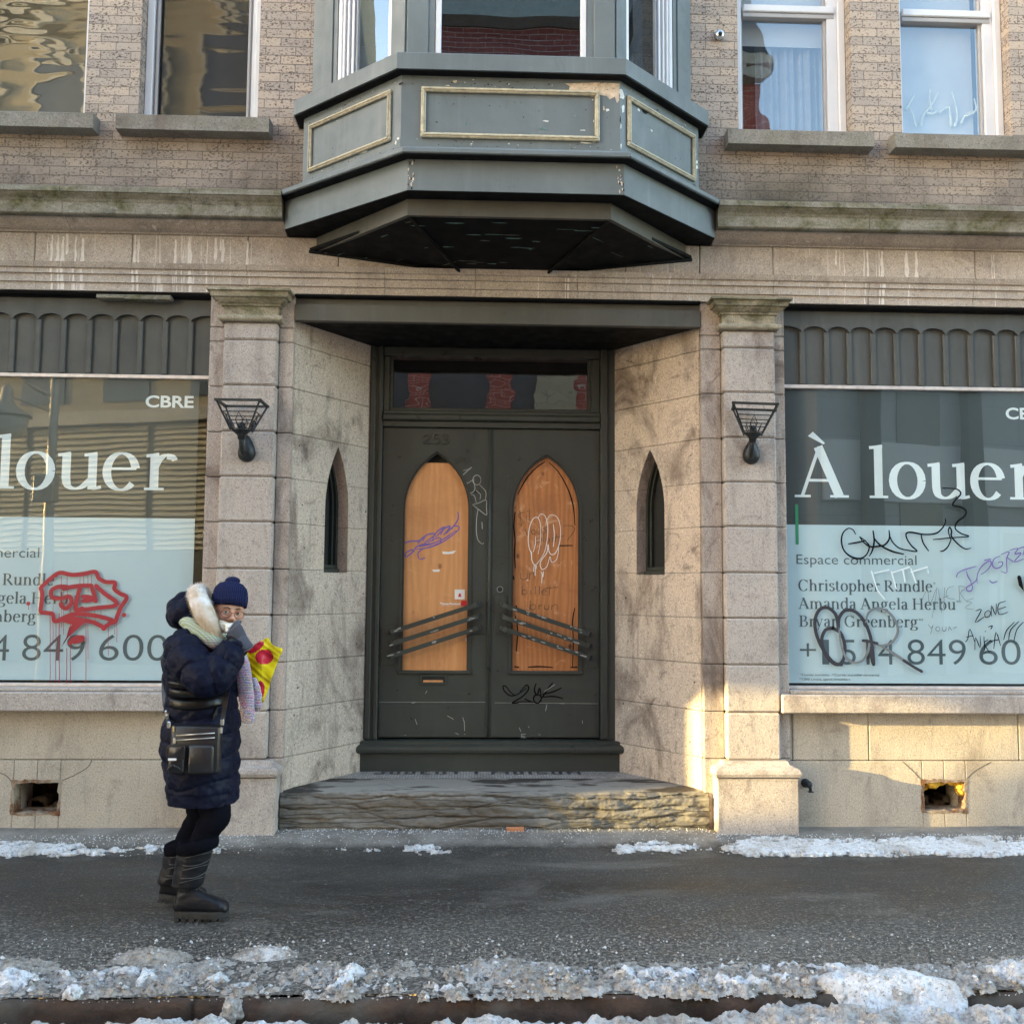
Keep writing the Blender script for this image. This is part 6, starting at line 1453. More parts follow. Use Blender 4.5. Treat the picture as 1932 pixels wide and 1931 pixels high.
q = Mat('skin', .5, spec=.35); q.color(q.mix(q.rng(q.noise(25, 4), .3, .7), (.50, .275, .185), (.62, .36, .255))); q.b.inputs['Subsurface Weight'].default_value = .12; q.b.inputs['Subsurface Radius'].default_value = (.01, .004, .002); M['skin'] = q.m
q = Mat('cream faux fur', .95, spec=.1); z_ = q.axis(2); q.color(q.mix(q.rng(q.noise(14, 5), .35, .65), q.mix(q.rng(z_, 1.44, 1.60), (.66, .55, .40), (.80, .80, .82)), (.56, .45, .32))); M['fur'] = q.m
q = Mat('multicolour knit scarf', .95, spec=.1); z_ = q.axis(2)
ln = q.noise(1, 2, .9, vec=q.comb(q.math('MULTIPLY', q.axis(0), 26), q.math('MULTIPLY', q.axis(1), 26), q.math('MULTIPLY', z_, 70)))
c = q.ramp(ln, [(.26, (.06, .40, .16)), (.36, (.78, .76, .72)), (.43, (.55, .07, .38)), (.49, (.80, .79, .75)), (.55, (.12, .16, .55)), (.61, (.78, .76, .35)), (.68, (.75, .30, .40)), (.75, (.74, .74, .72))])
c = q.mix(q.rng(z_, 1.36, 1.42), c, q.mix(q.wave(26, 2, d='DIAGONAL'), (.58, .66, .60), (.40, .46, .26)))
q.color(c); q.bump(q.wave(38, 1.2, d='Z'), .9, .006); M['scarf'] = q.m
M['bag_yellow'] = fabric('glossy yellow plastic', (.88, .70, .010), .25, spec=.5, var=.06); M['bag_red'] = fabric('glossy red print', (.62, .02, .045), .25, spec=.5, var=.08)
M['bag_leather'] = fabric('black leather', (.012, .012, .014), .35, spec=.5)
M['zip'] = plain('zip metal', (.55, .53, .50), .35, .8); M['brass'] = plain('brass zip pull', (.55, .42, .22), .35, .9)
M['tissue'] = fabric('white handkerchief', (.74, .76, .73), .9, var=.06)
M['glasses'] = plain('copper spectacle rims', (.28, .09, .055), .35, .5); M['eye'] = plain('eye white', (.55, .52, .48), .2, var=.02); M['iris'] = plain('dark brown iris', (.03, .015, .01), .15, var=.05); M['brow'] = plain('grey brown eyebrow', (.10, .07, .055), .9)

HC = p6(928, 395, -.02); HROT = Matrix.Rotation(R(27), 4, 'Z') @ Matrix.Rotation(R(7), 4, 'Y') @ Matrix.Rotation(R(3), 4, 'X')
def hd(x, y, z): return HC+HROT @ Vector((x, y, z))
def sup(c, hx, hy, z, n=40, e=2.3):
    out = []
    for j in range(n):
        a = 2*math.pi*j/n; ca, sa = math.cos(a), math.sin(a)
        out.append((c.x+hx*math.copysign(abs(ca)**(2/e), ca), c.y+hy*math.copysign(abs(sa)**(2/e), sa), z))
    return out
# ---- body: one continuous skin (head, neck, trunk, arms, legs); most of it is under clothes
b_ = MB()
def headring(z, rx, ry, oy=0): return [tuple(hd(rx*math.cos(a), oy+ry*math.sin(a), z)) for a in np.linspace(0, 2*math.pi, 29)[:-1]]
b_.rings([headring(z, rx, ry, oy) for z, rx, ry, oy in ((-.118, .012, .012, -.055), (-.112, .032, .030, -.050), (-.095, .048, .052, -.034), (-.070, .060, .074, -.014), (-.040, .067, .084, -.004), (-.01, .071, .089, 0), (.03, .074, .094, .004), (.065, .071, .092, .008), (.095, .056, .074, .010), (.115, .03, .04, .01), (.12, .008, .01, .01))])
for s in (-1, 1):
    b_.ball(hd(s*.038, -.066, -.030), (.022, .022, .020)); b_.ball(hd(s*.030, -.083, .024), (.022, .010, .007)); b_.ball(hd(s*.073, .012, -.008), (.010, .018, .028))
b_.tube([hd(0, -.082, .018), hd(0, -.096, -.012), hd(0, -.112, -.036)], [.008, .010, .015], 10); b_.ball(hd(-.011, -.098, -.040), (.010, .011, .008)); b_.ball(hd(.011, -.098, -.040), (.010, .011, .008))
b_.ball(hd(0, -.088, -.066), (.022, .010, .006)); b_.ball(hd(0, -.086, -.077), (.019, .010, .007))
NB = p6(720, 740, 0)
b_.tube([hd(0, .02, -.06), NB+Vector((.04, 0, .06)), NB+Vector((-.02, 0, -.05))], [.052, .054, .075], 14)
tr = [(790, 500, 800, .09), (830, 420, 840, .13), (900, 280, 880, .15), (1150, 300, 900, .13), (1400, 310, 930, .13), (1700, 290, 960, .15), (2000, 300, 950, .15)]
b_.rings([sup((p6(a, y)+p6(b, y))/2, (p6(b, y)-p6(a, y)).x/2*.86, d, p6(a, y).z, 28) for y, a, b, d in tr][::-1])
SHO, ELB, WRI = p6(490, 800, -.21), p6(690, 1150, -.27), p6(1020, 720, -.165)
SHO2, ELB2, WRI2 = p6(560, 810, .20), p6(860, 1250, .21), p6(1110, 1130, .10)
b_.tube([NB, SHO, ELB, WRI], [.05, .045, .040, .03], 12); b_.tube([NB, SHO2, ELB2, WRI2], [.05, .045, .040, .03], 12)
HIP, KNE, ANK = p7(700, 480, -.06), p7(755, 745, -.08), p7(540, 1280, -.10)
HIP2, KNE2, ANK2 = p7(640, 480, .06), p7(595, 760, .08), p7(370, 1250, .09)
b_.tube([HIP+Vector((0, .06, .12)), HIP, KNE, ANK], [.07, .06, .045, .035], 12); b_.tube([HIP2+Vector((0, -.06, .12)), HIP2, KNE2, ANK2], [.07, .06, .045, .035], 12)
co, no, f = remesh(b_, .0055, 3)
# eye sockets pressed in
for s in (-1, 1):
    e = np.array(hd(s*.031, -.094, .002)); d = np.linalg.norm(co-e, axis=1); k = np.clip(1-d/.022, 0, 1)**1.2; co = co+np.outer(k, np.array(HROT.to_3x3() @ Vector((0, .011, 0))))
root_loc = Vector((p7(560, 1800, -.05).x, PYC, 0))
co = co-np.array(root_loc)
PERSON = skin(co, f, 'person', 'skin'); PERSON.location = root_loc
tag(PERSON, 'pedestrian in navy quilted coat and knit hat, holding a tissue to the nose', 'person')
for s in (-1, 1):
    o = MB(); o.ball(hd(s*.031, -.079, .001), .0125, 14); ey = o.build('eye', 'eye', PERSON)
    o = MB(); o.ball(hd(s*.031-.002, -.0885, .001), (.0058, .004, .0058), 12); o.build('iris', 'iris', ey)
    o = MB(); o.tube([hd(s*.014, -.094, .021), hd(s*.030, -.0955, .027), hd(s*.047, -.086, .022)], [.003, .0042, .002], 6); o.build('eyebrow', 'brow', PERSON)
    o = MB(); o.tube([hd(s*.019, -.0885, .006), hd(s*.031, -.0925, .009), hd(s*.044, -.085, .005)], .0028, 6); o.build('eyelid', 'skin', PERSON)
o = MB()
for s in (-1, 1):
    o.tube([hd(s*.034+.0255*math.cos(a), -.107+.012*abs(math.cos(a))*(.5+.5*s*math.cos(a)), -.006+.020*math.sin(a)) for a in np.linspace(0, 2*math.pi, 19)], .0021, 6)
    o.tube([hd(s*.060, -.096, .0), hd(s*.074, -.05, .004), hd(s*.078, .02, .006)], .0018, 5)
o.tube([hd(-.009, -.108, .0), hd(0, -.113, .003), hd(.009, -.108, .0)], .0018, 5); o.build('glasses', 'glasses', PERSON)
# ---- knit hat
o = MB(); HT = HROT @ Matrix.Rotation(R(-8), 4, 'X'); n = 64
def hr(z, r, ry, oy, rib): return [tuple(HC+HT @ Vector(((r+rib*math.cos(j*math.pi))*math.cos(2*math.pi*j/n), oy+(ry+rib*math.cos(j*math.pi))*math.sin(2*math.pi*j/n), z))) for j in range(n)]
o.rings([hr(*a) for a in ((.028, .080, .101, .006, .0015), (.026, .088, .109, .006, .002), (.060, .091, .110, .008, .0022), (.085, .090, .108, .010, .0022), (.089, .086, .104, .010, .0015), (.10, .088, .107, .012, .001), (.125, .080, .100, .016, .001), (.148, .060, .076, .02, .001), (.160, .03, .04, .022, 0), (.163, .006, .006, .022, 0))])
o.ball(HC+HT @ Vector((.004, .02, .165)), (.040, .040, .024), 16); o.build('knit_hat', 'knit', PERSON)
# ---- coat
c_ = MB()
lev = [(560, 470, 800, .12), (620, 420, 815, .15), (690, 355, 830, .185), (760, 300, 850, .215), (850, 262, 880, .225), (950, 232, 910, .22), (1050, 226, 930, .21), (1150, 240, 945, .20), (1250, 252, 970, .195), (1350, 262, 1000, .195), (1450, 256, 1030, .20), (1550, 236, 1044, .205), (1650, 212, 1046, .215), (1750, 195, 1040, .22), (1850, 190, 1032, .222), (1931, 192, 1030, .222)]
lev = [(y, a+(10 if y > 1500 else 0), b, d) for y, a, b, d in lev]
L2 = [(p6(a, y), p6(b, y), d) for y, a, b, d in lev]+[(p7(a, y), p7(b, y), d) for y, a, b, d in ((200, 226, 1000, .22), (300, 240, 998, .218), (400, 252, 997, .214), (500, 262, 998, .21), (592, 272, 1000, .205))]
c_.rings([sup((a+b)/2, (b-a).x/2, d, (a.z+b.z)/2, 48) for a, b, d in L2][::-1])
arm = curve([p6(430, 760, -.13), p6(470, 870, -.20), p6(560, 1010, -.25), p6(660, 1130, -.275)], 5)[:-1]+curve([p6(660, 1130, -.275), p6(790, 1090, -.26), p6(900, 930, -.225), p6(985, 790, -.185), p6(1000, 745, -.175)], 5)
na = len(arm); c_.tube(arm, [(.105, .108, .104, .098, .096, .094, .090, .084, .074, .066, .062)[min(10, int(10*i/(na-1)))] for i in range(na)], 20)
arm2 = curve([p6(600, 800, .14), p6(700, 1000, .22), p6(850, 1230, .20), p6(980, 1190, .14), p6(1060, 1130, .10)], 6)
c_.tube(arm2, [.10-.04*i/len(arm2) for i in range(len(arm2))], 16)
co, no, f = remesh(c_, .0068, 4)
A_ = np.array([tuple(p) for p in arm]); cum = np.concatenate([[0], np.cumsum(np.linalg.norm(np.diff(A_, axis=0), axis=1))])
dist = np.full(len(co), 9.); par = np.zeros(len(co)); rad = np.zeros(len(co))
for i in range(na-1):
    a, b = A_[i], A_[i+1]; ab = b-a; t = np.clip(((co-a)@ab)/(ab@ab), 0, 1); d = np.linalg.norm(co-(a+t[:, None]*ab), axis=1); m_ = d < dist; dist[m_] = d[m_]; par[m_] = cum[i]+t[m_]*(cum[i+1]-cum[i])
on_arm = np.clip((.125-dist)/.02, 0, 1)*(par > .06)
zt = co[:, 2]; cx_ = p6(500, 1400).x; chev = .05*np.abs((co[:, 0]-cx_)/.25)-.02
nz_ = np.array([mnoise.fractal(Vector((float(p[0])*7, float(p[1])*7, float(p[2])*7)), .9, 2, 3) for p in co])
nf_ = np.array([mnoise.fractal(Vector((float(p[0])*20, float(p[1])*20, float(p[2])*26)), .9, 2, 3) for p in co])
def puff(u): u = u-np.floor(u); return np.clip(np.sin(np.pi*u), 0, 1)**.24
hem = p7(260, 440).z
tor = np.where(zt > hem, puff((zt-chev+.012*nz_)/.112), .75)
amp = .020*(1+.5*nz_)
ang = np.arctan2(co[:, 1]-PYC+.2, co[:, 0]-cx_)
sl = puff((par+.012*nz_+.015*np.sin(ang*2))/.098)
disp = (1-on_arm)*amp*(tor-1.05)+on_arm*.022*(1+.5*nz_)*(sl-.98)+.005*nz_+.006*nf_
# creases at the crook of the elbow
co = co+no*disp[:, None]
coat = skin(co-0, f, 'coat', 'coat', PERSON)
# glossy quilted side panel, hem band, cuff, pocket slit
o = MB()
def torso_pt(x, y, lift=.012):
    P = p6(x, y, -.22)
    for (a, b, d), (a2, b2, d2) in zip(L2[:-1], L2[1:]):
        if a.z >= P.z >= a2.z:
            k = (a.z-P.z)/(a.z-a2.z); c = (a.x+b.x)/2*(1-k)+(a2.x+b2.x)/2*k; h = (b-a).x/2*(1-k)+(b2-a2).x/2*k; d_ = d*(1-k)+d2*k
            u = max(-.98, min(.98, (P.x-c)/h)); e = 2.3; return Vector((P.x, PYC-d_*(1-abs(u)**e)**(1/e)-lift, P.z))
    return P
def patch(xs_, ytop, ybot, ny=7, lift=.016, bulge=.012):
    g = [[torso_pt(x, ytop(x)+(ybot(x)-ytop(x))*j/ny, lift+bulge*math.sqrt(max(0, math.sin(math.pi*j/ny)))-(.02 if j in (0, ny) else 0)) for x in xs_] for j in range(ny+1)]
    o.add([p for r in g for p in r], [(j*len(xs_)+i, j*len(xs_)+i+1, (j+1)*len(xs_)+i+1, (j+1)*len(xs_)+i) for j in range(ny) for i in range(len(xs_)-1)], 0, True)
xs_ = list(np.linspace(262, 850, 26))
for y0, y1 in ((1150, 1225), (1232, 1335), (1345, 1465)):
    kx = lambda x: 18*math.sin((x-262)/588*math.pi)-(.05*(x-470) if x > 470 else 0)
    patch(xs_, lambda x: y0+kx(x), lambda x: y1+kx(x)*1.2)
o.build('side_panel', 'coat_gloss', coat, fix=False)
o = MB(); o.tube([torso_pt(775, 1460, .012), torso_pt(762, 1530, .014), torso_pt(742, 1592, .012)], [.004, .008, .004], 8); o.build('pocket_zip', 'black', coat)
o = MB(); o.tube([p6(985, 800, -.18), p6(1040, 715, -.172)], [.060, .052], 18); o.build('cuff', 'coat_gloss', coat)
# ---- hood and fur trim
h_ = MB(); hp = [(p6(400, 430, .0), .075), (p6(390, 360, .03), .070), (p6(470, 340, .08), .080), (p6(520, 480, .05), .09), (p6(560, 600, .1), .08), (p6(560, 560, -.08), .07), (p6(480, 400, -.04), .075)]
for p, r in hp: h_.ball(p, (r, r*1.1, r), 14)
co, no, f = remesh(h_, .008, 5); nz_ = np.array([mnoise.fractal(Vector((float(p[0])*16, float(p[1])*16, float(p[2])*16)), .9, 2, 2) for p in co]); co = co+no*(.010*nz_)[:, None]
skin(co, f, 'hood', 'coat', PERSON)
fp = curve([p6(800, 735, -.13), p6(770, 640, -.165), p6(715, 520, -.17), p6(655, 400, -.15), p6(605, 280, -.10), p6(590, 205, -.01), p6(620, 215, .08), p6(700, 330, .15), p6(780, 480, .17)], 8)
fr = [.022+.030*min(1, i/22)**.8-.010*max(0, (i-45)/20) for i in range(len(fp))]
o = MB(); o.tube(fp, fr, 14); rr = random.Random(2); FPv = [Vector(p) for p in fp]
for _ in range(9500):
    i = rr.randrange(1, len(FPv)-1); d = (FPv[i+1]-FPv[i-1]).normalized(); u = d.orthogonal().normalized(); w = d.cross(u); a = rr.uniform(0, 6.283); n_ = u*math.cos(a)+w*math.sin(a)
    p = FPv[i]+(FPv[i+1]-FPv[i])*rr.random()+n_*fr[i]*.93; g = n_*rr.uniform(.5, 1)+d*rr.uniform(-1.6, -.4)+Vector((rr.uniform(-.4, .4), rr.uniform(-.3, .3), rr.uniform(-.9, .1)))
    g = g.normalized()*rr.uniform(.014, .030); sd = g.cross(n_).normalized()*.0011 if g.cross(n_).length > 1e-6 else u*.0016
    o.add([p-sd, p+sd, p+g*.6+sd*.7, p+g], [(0, 1, 2), (0, 2, 3)], 0, True)
o.build('fur_trim', 'fur', PERSON, fix=False)
# ---- scarf: wrapped round the neck, one long tail in front and a short one behind it
s_ = MB(); sp = curve([p6(440, 480, -.02), p6(500, 530, -.12), p6(600, 610, -.17), p6(720, 690, -.185), p6(800, 740, -.165), p6(870, 700, -.09), p6(860, 620, .0), p6(760, 560, .08), p6(600, 520, .09), p6(470, 470, .05)], 7)
s_.tube(sp, .036, 12); skin_sc = s_.build('scarf', 'scarf', PERSON, smooth=True)
def tail(cl, w, th, name):
    o = MB(); rg = []
    for i, p in enumerate(cl):
        k = w[i]; rg.append([(p.x+k*math.cos(a), p.y+th*math.sin(a)+.004*math.sin(i*1.3+a*2), p.z) for a in np.linspace(0, 2*math.pi, 17)[:-1]])
    o.rings(rg); return o.build(name, 'scarf', skin_sc)
cl = [p6(*q, -.12) for q in ((1040, 760), (1062, 850), (1085, 960), (1100, 1080), (1112, 1200), (1122, 1320), (1130, 1430), (1138, 1530), (1140, 1600), (1140, 1612))]
tail(cl, [.022, .027, .034, .038, .040, .041, .037, .036, .034, .022], .022, 'scarf_tail')
cl = [p6(*q, .0) for q in ((1190, 1120), (1215, 1220), (1232, 1320), (1240, 1420), (1244, 1480))]; tail(cl, [.02, .028, .030, .026, .018], .016, 'scarf_tail')
# ---- gloved hands
def hand(W_, dirv, side, curl, name):
    d = dirv.normalized(); s = side.normalized(); n_ = d.cross(s).normalized(); o = MB(); o.tube([W_-d*.05, W_-d*.01, W_+d*.02], [.036, .034, .034], 12)
    rg = []
    for t, hw, th in ((0, .032, .022), (.03, .040, .024), (.06, .045, .022), (.085, .044, .018)):
        c = W_+d*t; rg.append([tuple(c+s*hw*math.cos(a)+n_*th*math.sin(a)) for a in np.linspace(0, 2*math.pi, 15)[:-1]])
    o.rings(rg)
    for i, (ln, off) in enumerate(((.070, -.032), (.080, -.011), (.076, .011), (.060, .031))):
        p = W_+d*.078+s*off; dd = d.copy(); pts = [p-d*.02, p]; ax = s
        for j, fr_ in enumerate((.45, .32, .26)):
            dd = Matrix.Rotation(curl*(1, 1.1, .8)[j], 3, ax) @ dd; pts.append(pts[-1]+dd*ln*fr_)
        o.tube(pts, [.0115, .0112, .0105, .0100, .0085], 10)
    p = W_+d*.015-s*.030; td = (d*.6-s*.75+n_*.4).normalized(); td2 = (d*.95-s*.1+n_*.5).normalized(); o.tube([p, p+td*.035, p+td*.035+td2*.032, p+td*.035+td2*.055], [.015, .013, .012, .009], 10)
    co, no, f = remesh(o, .0042, 3); return skin(co, f, name, 'glove', PERSON)
hand(p6(1082, 728, -.190), Vector((-.55, .03, .75)), Vector((.75, -.1, .60)), R(-40), 'glove')
hand(p6(1085, 1150, .09), Vector((.9, -.1, -.15)), Vector((0, .4, 1)), R(50), 'glove')
# ---- legs and boots
def leg(pts, rad, name):
    o = MB(); P = curve([tuple(p) for p in pts], 7); n = len(P); rr_ = np.interp(np.linspace(0, 1, n), np.linspace(0, 1, len(rad)), rad); o.tube(P, list(rr_), 20); co, no, f = remesh(o, .008, 2)
    nz = np.array([mnoise.fractal(Vector((float(p[0])*5, float(p[1])*5, float(p[2])*22)), .9, 2, 3) for p in co]); co = co+no*(.005*nz)[:, None]; return co, f
co1, f1 = leg([p7(690, 430, -.06), p7(735, 600, -.075), p7(762, 740, -.095), p7(680, 880, -.10), p7(590, 1060, -.10)], [.085, .083, .074, .066, .060], 'l')
co2, f2 = leg([p7(640, 430, .08), p7(610, 620, .09), p7(600, 760, .09), p7(510, 900, .09), p7(420, 1060, .09)], [.088, .082, .072, .064, .058], 'r')
n1 = len(co1); skin(np.vstack([co1, co2]), f1+[tuple(i+n1 for i in q) for q in f2], 'trousers', 'trousers', PERSON)
def boot(top, ank, heel, toe, dy, pitch):
    """shaft down the shin, foot from heel to toe; lofts joined into one skin, sole apart"""
    o = MB(); fd = (toe-heel); L_ = fd.length; fd = fd.normalized(); upv = Vector((-fd.z, 0, fd.x)); sd = Vector((0, 1, 0))
    rg = []
    for t, r in ((0, .088), (.08, .087), (.3, .083), (.6, .077), (.85, .074), (1, .072)):
        c = top.lerp(ank, t); rg.append([(c.x+r*1.08*math.cos(a), c.y+r*.92*math.sin(a), c.z+.02*math.cos(a)*(1-t)) for a in np.linspace(0, 2*math.pi, 25)[:-1]])
    o.rings(rg)
    fr_ = []
    for t, hw, h in ((.0, .030, .075), (.06, .040, .115), (.2, .043, .135), (.38, .044, .125), (.55, .049, .098), (.72, .052, .078), (.86, .049, .066), (.96, .036, .052), (1.0, .018, .036)):
        c = heel+fd*L_*t+upv*.018; fr_.append([tuple(c+sd*hw*math.copysign(abs(math.cos(a))**.8, math.cos(a))+upv*(h*(.5+.5*math.sin(a)) if True else 0)) for a in np.linspace(0, 2*math.pi, 21)[:-1]])
    o.rings(fr_)
    co, no, f = remesh(o, .0062, 4)
    nz = np.array([mnoise.fractal(Vector((float(p[0])*9, float(p[1])*9, float(p[2])*20)), .9, 2, 3) for p in co]); co = co+no*(.004*nz)[:, None]
    b = skin(co, f, 'boot', 'boot', PERSON)
    s = MB(); n = 22
    def ol(k, z):
        out = []
        for i in range(n):
            a = 2*math.pi*i/n; t = .5+.52*math.cos(a); hw = np.interp(t, [-.02, .1, .3, .45, .7, .9, 1.02], [.02, .042, .045, .043, .055, .048, .02]); out.append(tuple(heel+fd*L_*t+sd*math.copysign(hw*k*abs(math.sin(a))**.6, math.sin(a))+upv*z))
        return out
    s.rings([ol(1.0, -.004), ol(1.04, .002), ol(1.06, .018), ol(1.04, .030)], sm=False)
    for i in range(7): c = heel+fd*L_*(.08+.14*i); s.add([tuple(c+fd*x+sd*y+upv*z) for x in (-.012, .012) for y in (-.045, .045) for z in (-.014, -.002)], [(0, 1, 3, 2), (4, 6, 7, 5), (0, 4, 5, 1), (2, 3, 7, 6), (0, 2, 6, 4), (1, 5, 7, 3)])
    s.build('sole', 'boot_sole', b)
    cfo = MB(); c = top; cfo.rings([[(c.x+r*math.cos(a)*1.06, c.y+r*.95*math.sin(a), c.z+z+.018*math.cos(a)) for a in np.linspace(0, 2*math.pi, 25)[:-1]] for r, z in ((.080, -.05), (.094, -.045), (.099, -.02), (.096, .008), (.082, .016), (.066, .010))]); cfo.build('boot_cuff', 'trousers', b)
    lc = MB()
    for i in range(5):
        k = .28+.14*i; c = top.lerp(ank, k); r = .086-.010*k; lc.tube([(c.x+r*1.09*math.cos(a), c.y+r*.95*math.sin(a)-.001, c.z+.012*math.cos(a)+(.012 if i % 2 else -.008)*math.sin(a*1.5)) for a in np.linspace(R(-110), R(10), 9)], .0024, 5)
    lc.build('laces', 'chrome_dull', b)
    return b
M['chrome_dull'] = plain('grey boot lace', (.055, .055, .06), .6)
zs = .018
boot(p7(572, 1010, -.10), p7(452, 1480, -.10), Vector((p7(330, 1700, -.10).x, PYC-.10, zs)), Vector((p7(893, 1700, -.10).x, PYC-.10, zs)), 0, 0)
h2, t2 = p7(165, 1600, .09), p7(640, 1755, .09); t2.z = max(.020, t2.z)
boot(p7(430, 1020, .09), p7(300, 1440, .09), h2, t2, 0, 0)

# ---- handkerchief, shoulder bag, plastic bag: carried things
o = MB(); nx = 14; g = []
for j in range(nx+1):
    for i in range(nx+1):
        u, v = i/nx, j/nx; a = p6(812, 500, -.165).lerp(p6(1015, 512, -.160), u); b2 = p6(880, 625, -.178).lerp(p6(965, 610, -.178), u); p = a.lerp(b2, v)
        p.y -= .022*math.sin(math.pi*u)+.010*math.sin(u*9+v*4)+.006*fbm(u*4, v*4, 1)-.012*v; p.z += .006*math.sin(u*7); g.append(p)
o.add(g+[p+Vector((0, .006, 0)) for p in g], [(j*(nx+1)+i, j*(nx+1)+i+1, (j+1)*(nx+1)+i+1, (j+1)*(nx+1)+i) for j in range(nx) for i in range(nx)]+[tuple((nx+1)**2+k for k in (j*(nx+1)+i, (j+1)*(nx+1)+i, (j+1)*(nx+1)+i+1, j*(nx+1)+i+1)) for j in range(nx) for i in range(nx)], 0, True)
tag(o.build('handkerchief', 'tissue', fix=False), 'crumpled white tissue pressed to the pedestrian\'s nose by a gloved hand', 'tissue')

BY = -.275
bl, br = p6(258, 1650, BY), p6(832, 1625, BY); bb = p7(245, 318, BY)
SB = empty('shoulder_bag', ((bl.x+br.x)/2, PYC+BY, bb.z), 'black leather crossbody bag with front pockets hanging at the pedestrian\'s hip', 'bag')
o = MB(); x0, x1 = bl.x+.012, br.x; zt_, zb_ = bl.z, bb.z
def slab(x0, x1, z0, z1, y0, y1, k=0, n=6):
    rg = []
    for y, ins in ((y0, .012), (y0+.010, .003), ((y0+y1)/2, 0), (y1-.01, .003), (y1, .012)):
        pts = []
        for cx_, cz2, a0 in ((x1-.02, z1-.015, 0), (x0+.02, z1-.015, 90), (x0+.02, z0+.02, 180), (x1-.02, z0+.02, 270)):
            for i in range(5): a = R(a0+90*i/4); pts.append((cx_+(.02-ins)*math.cos(a), y, cz2+(.02-ins)*math.sin(a)))
        rg.append(pts)
    o.rings(rg, k)
slab(x0, x1, zb_, zt_-.002, PYC+BY+.004, PYC+BY+.075); o.build('bag_body', 'bag_leather', SB)
o = MB(); m7 = p7(455, 100, BY).x; yp = PYC+BY
slab(x0+.002, m7-.004, p7(250, 300, BY).z, p7(250, 10, BY).z, yp-.028, yp+.006); o.build('front_pocket', 'bag_leather', SB)
o = MB(); slab(x0-.001, m7, p7(250, 150, BY).z, p7(250, -10, BY).z, yp-.034, yp-.027)
o.build('pocket_flap', 'bag_leather', SB)
o = MB(); slab(m7+.004, x1-.022, p7(250, 305, BY).z, p7(250, 0, BY).z, yp-.020, yp+.006); o.build('front_pocket', 'bag_leather', SB)
o = MB(); a, b2 = p7(280, 122, BY), p7(368, 147, BY); o.box(a.x, b2.x, yp-.038, yp-.0345, b2.z, a.z, .001); o.build('label_plate', 'vinyl', SB)
o = MB(); c = p7(330, 190, BY); 
for dx, dz in ((-.030, -.035), (.042, -.030)): o.tube([(c.x, yp-.034, c.z), (c.x+dx*.5, yp-.038, c.z+dz*.35), (c.x+dx, yp-.032, c.z+dz)], [.006, .007, .003], 6)
o.build('bow', 'bag_leather', SB)
for y in (1738, 1790):
    a, b2 = p6(350, y+14, BY), p6(775, y-14, BY); o = MB(); o.tube([(a.x, yp+.003, a.z), (b2.x, yp+.003, b2.z)], .0032, 6); o.build('zip', 'zip', SB)
for x, y, m_ in ((322, 1690, 'brass'), (335, 1820, 'zip')):
    a = p6(x, y-40, BY); o = MB(); o.box(a.x-.005, a.x+.006, yp-.004, yp+.002, a.z-.028, a.z, .002); o.build('zip_pull', m_, SB)
o = MB()
for pts in ([p6(845, 1690, BY+.03), p6(862, 1590, BY+.015), p6(885, 1430, -.225), p6(915, 1260, -.20), p6(925, 1130, -.165), p6(850, 960, -.16), p6(760, 830, -.10), p6(640, 720, .0)], [p6(275, 1650, BY+.03), p6(262, 1580, -.20), p6(246, 1500, -.12), p6(226, 1380, -.02), p6(222, 1150, .05), p6(270, 900, .1), p6(420, 680, .12)]):
    P = curve([tuple(p) for p in pts], 6); n = len(P); v = []
    for i, p in enumerate(P):
        p = Vector(p); d = (Vector(P[min(n-1, i+1)])-Vector(P[max(0, i-1)])).normalized(); s = Vector((0, -1, 0)).cross(d).normalized()*.011; t2_ = Vector((0, -.003, 0)); v += [p-s+t2_, p+s+t2_, p+s-t2_, p-s-t2_]
    o.add(v, [(4*i+j, 4*i+(j+1) % 4, 4*i+4+(j+1) % 4, 4*i+4+j) for i in range(n-1) for j in range(4)])
o.build('strap', 'bag_leather', SB)
o = MB()
for x, y, dy in ((862, 1600, BY+.012), (845, 1690, BY+.025), (278, 1632, BY+.012), (250, 1510, -.13)): p = p6(x, y, dy); o.box(p.x-.009, p.x+.009, p.y-.010, p.y+.002, p.z-.018, p.z+.016, .003)
o.build('strap_clips', 'chrome', SB)
# yellow bag
ol = [(1090, 855), (1160, 800), (1240, 745), (1310, 705), (1350, 690), (1362, 720), (1390, 765), (1440, 790), (1490, 800), (1497, 835), (1460, 910), (1430, 985), (1405, 1070), (1375, 1160), (1350, 1240), (1325, 1310), (1300, 1385), (1255, 1330), (1210, 1200), (1180, 1090), (1130, 950)]
BP = [p6(1290+(x-1290)*1.10+8, 1000+(y-1000)*1.06, .05) for x, y in ol]; cen = sum(BP, Vector())/len(BP)
def inside(x, z):
    r_ = False; j = len(BP)-1
    for i in range(len(BP)):
        a, b = BP[i], BP[j]
        if (a.z > z) != (b.z > z) and x < (b.x-a.x)*(z-a.z)/(b.z-a.z)+a.x: r_ = not r_
        j = i
    return r_
def edge_d(x, z):
    p = Vector((x, z)); best = 9
    for i in range(len(BP)):
        a, b = Vector((BP[i-1].x, BP[i-1].z)), Vector((BP[i].x, BP[i].z)); t = max(0, min(1, (p-a).dot(b-a)/(b-a).length_squared)); best = min(best, (p-a-(b-a)*t).length)
    return best
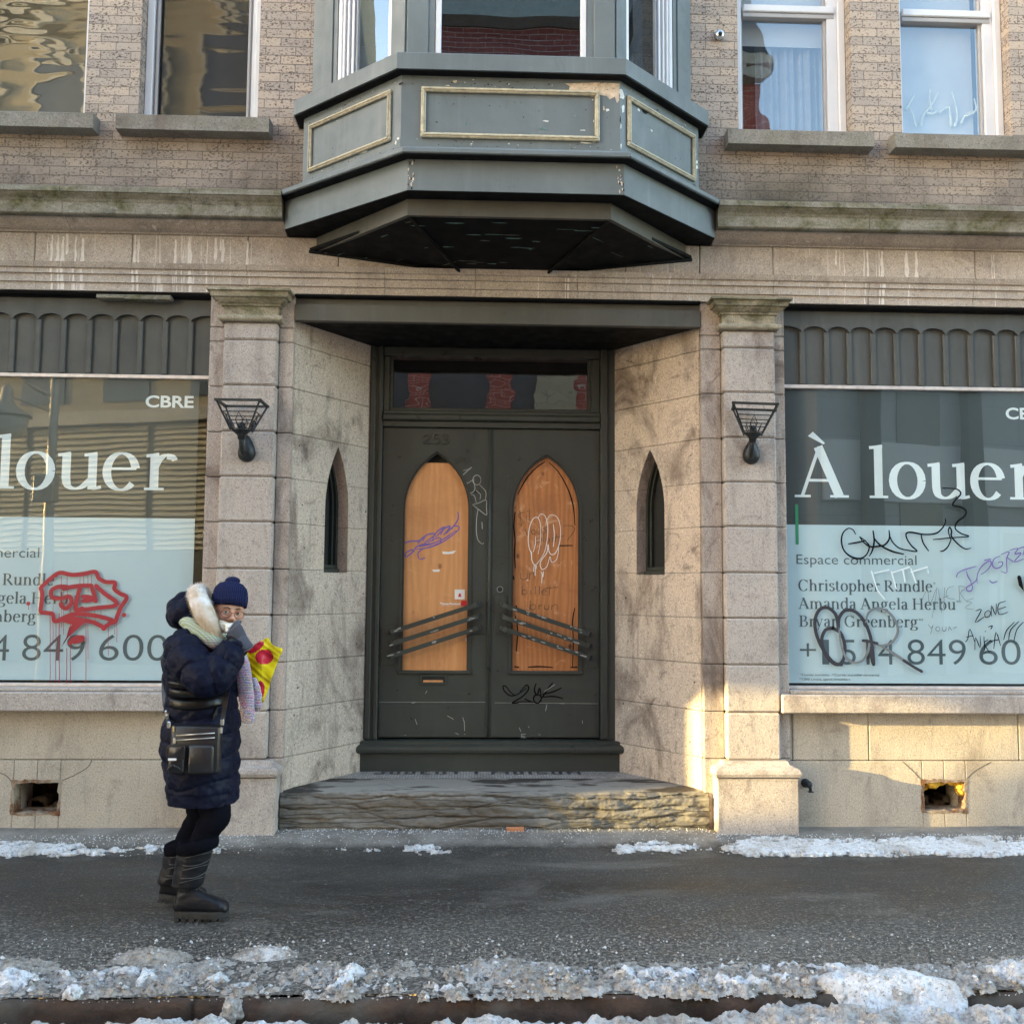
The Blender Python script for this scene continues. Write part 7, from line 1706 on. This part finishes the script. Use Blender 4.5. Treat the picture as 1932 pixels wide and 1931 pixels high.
def red_at(x, z):
    for (u, v, rx, rz) in ((1322, 895, .046, .040), (1225, 790, .050, .022), (1268, 1270, .024, .055)):
        q_ = p6(u, v, .05); a = .6 if u == 1225 else (-.12 if v > 1000 else 0); dx, dz = x-q_.x, z-q_.z; dx, dz = dx*math.cos(a)+dz*math.sin(a), -dx*math.sin(a)+dz*math.cos(a)
        if (dx/rx)**2+(dz/rz)**2 < 1: return 1
    return 0
bx0, bx1 = min(p.x for p in BP), max(p.x for p in BP); bz0, bz1 = min(p.z for p in BP), max(p.z for p in BP); NG = 74
YB_ = MB()
for sgn in (-1, 1):
    pid = {}
    for i in range(NG+1):
        for j in range(NG+1):
            x, z = bx0+(bx1-bx0)*i/NG, bz0+(bz1-bz0)*j/NG
            if inside(x, z):
                e = edge_d(x, z); y = cen.y+sgn*min(.034, .16*e**.75)*(.9 if sgn < 0 else .8)+.020*mnoise.noise(Vector((x*13, z*13, 1)))+.011*abs(mnoise.noise(Vector((x*24+z*30, z*9, 3))))
                pid[i, j] = len(YB_.v); YB_.v.append((x, y, z))
    for i in range(NG):
        for j in range(NG):
            q_ = [(i, j), (i+1, j), (i+1, j+1), (i, j+1)]
            if all(p in pid for p in q_):
                c_ = YB_.v[pid[i, j]]; YB_.f.append(tuple(pid[p] for p in q_)); YB_.k.append(red_at(c_[0], c_[2])); YB_.sm.append(True)
PB = empty('plastic_bag', (cen.x, cen.y, cen.z-.3), 'crumpled yellow plastic shopping bag with red circles swinging from the pedestrian\'s hand', 'bag')
YB_.build('bag_body', ['bag_yellow', 'bag_red'], PB)
o = MB(); o.tube(curve([tuple(p6(1110, 860, .05)), tuple(p6(1060, 960, .04)), tuple(p6(1040, 1080, .05)), tuple(p6(1075, 1160, .07))], 6), [.012]*19, 8); o.build('handle', 'bag_yellow', PB)
o = MB(); o.tube(curve([tuple(p6(1095, 848, .04)), tuple(p6(1020, 930, -.02)), tuple(p6(1000, 1030, -.0))], 6), .010, 8); o.build('handle', 'bag_red', PB)
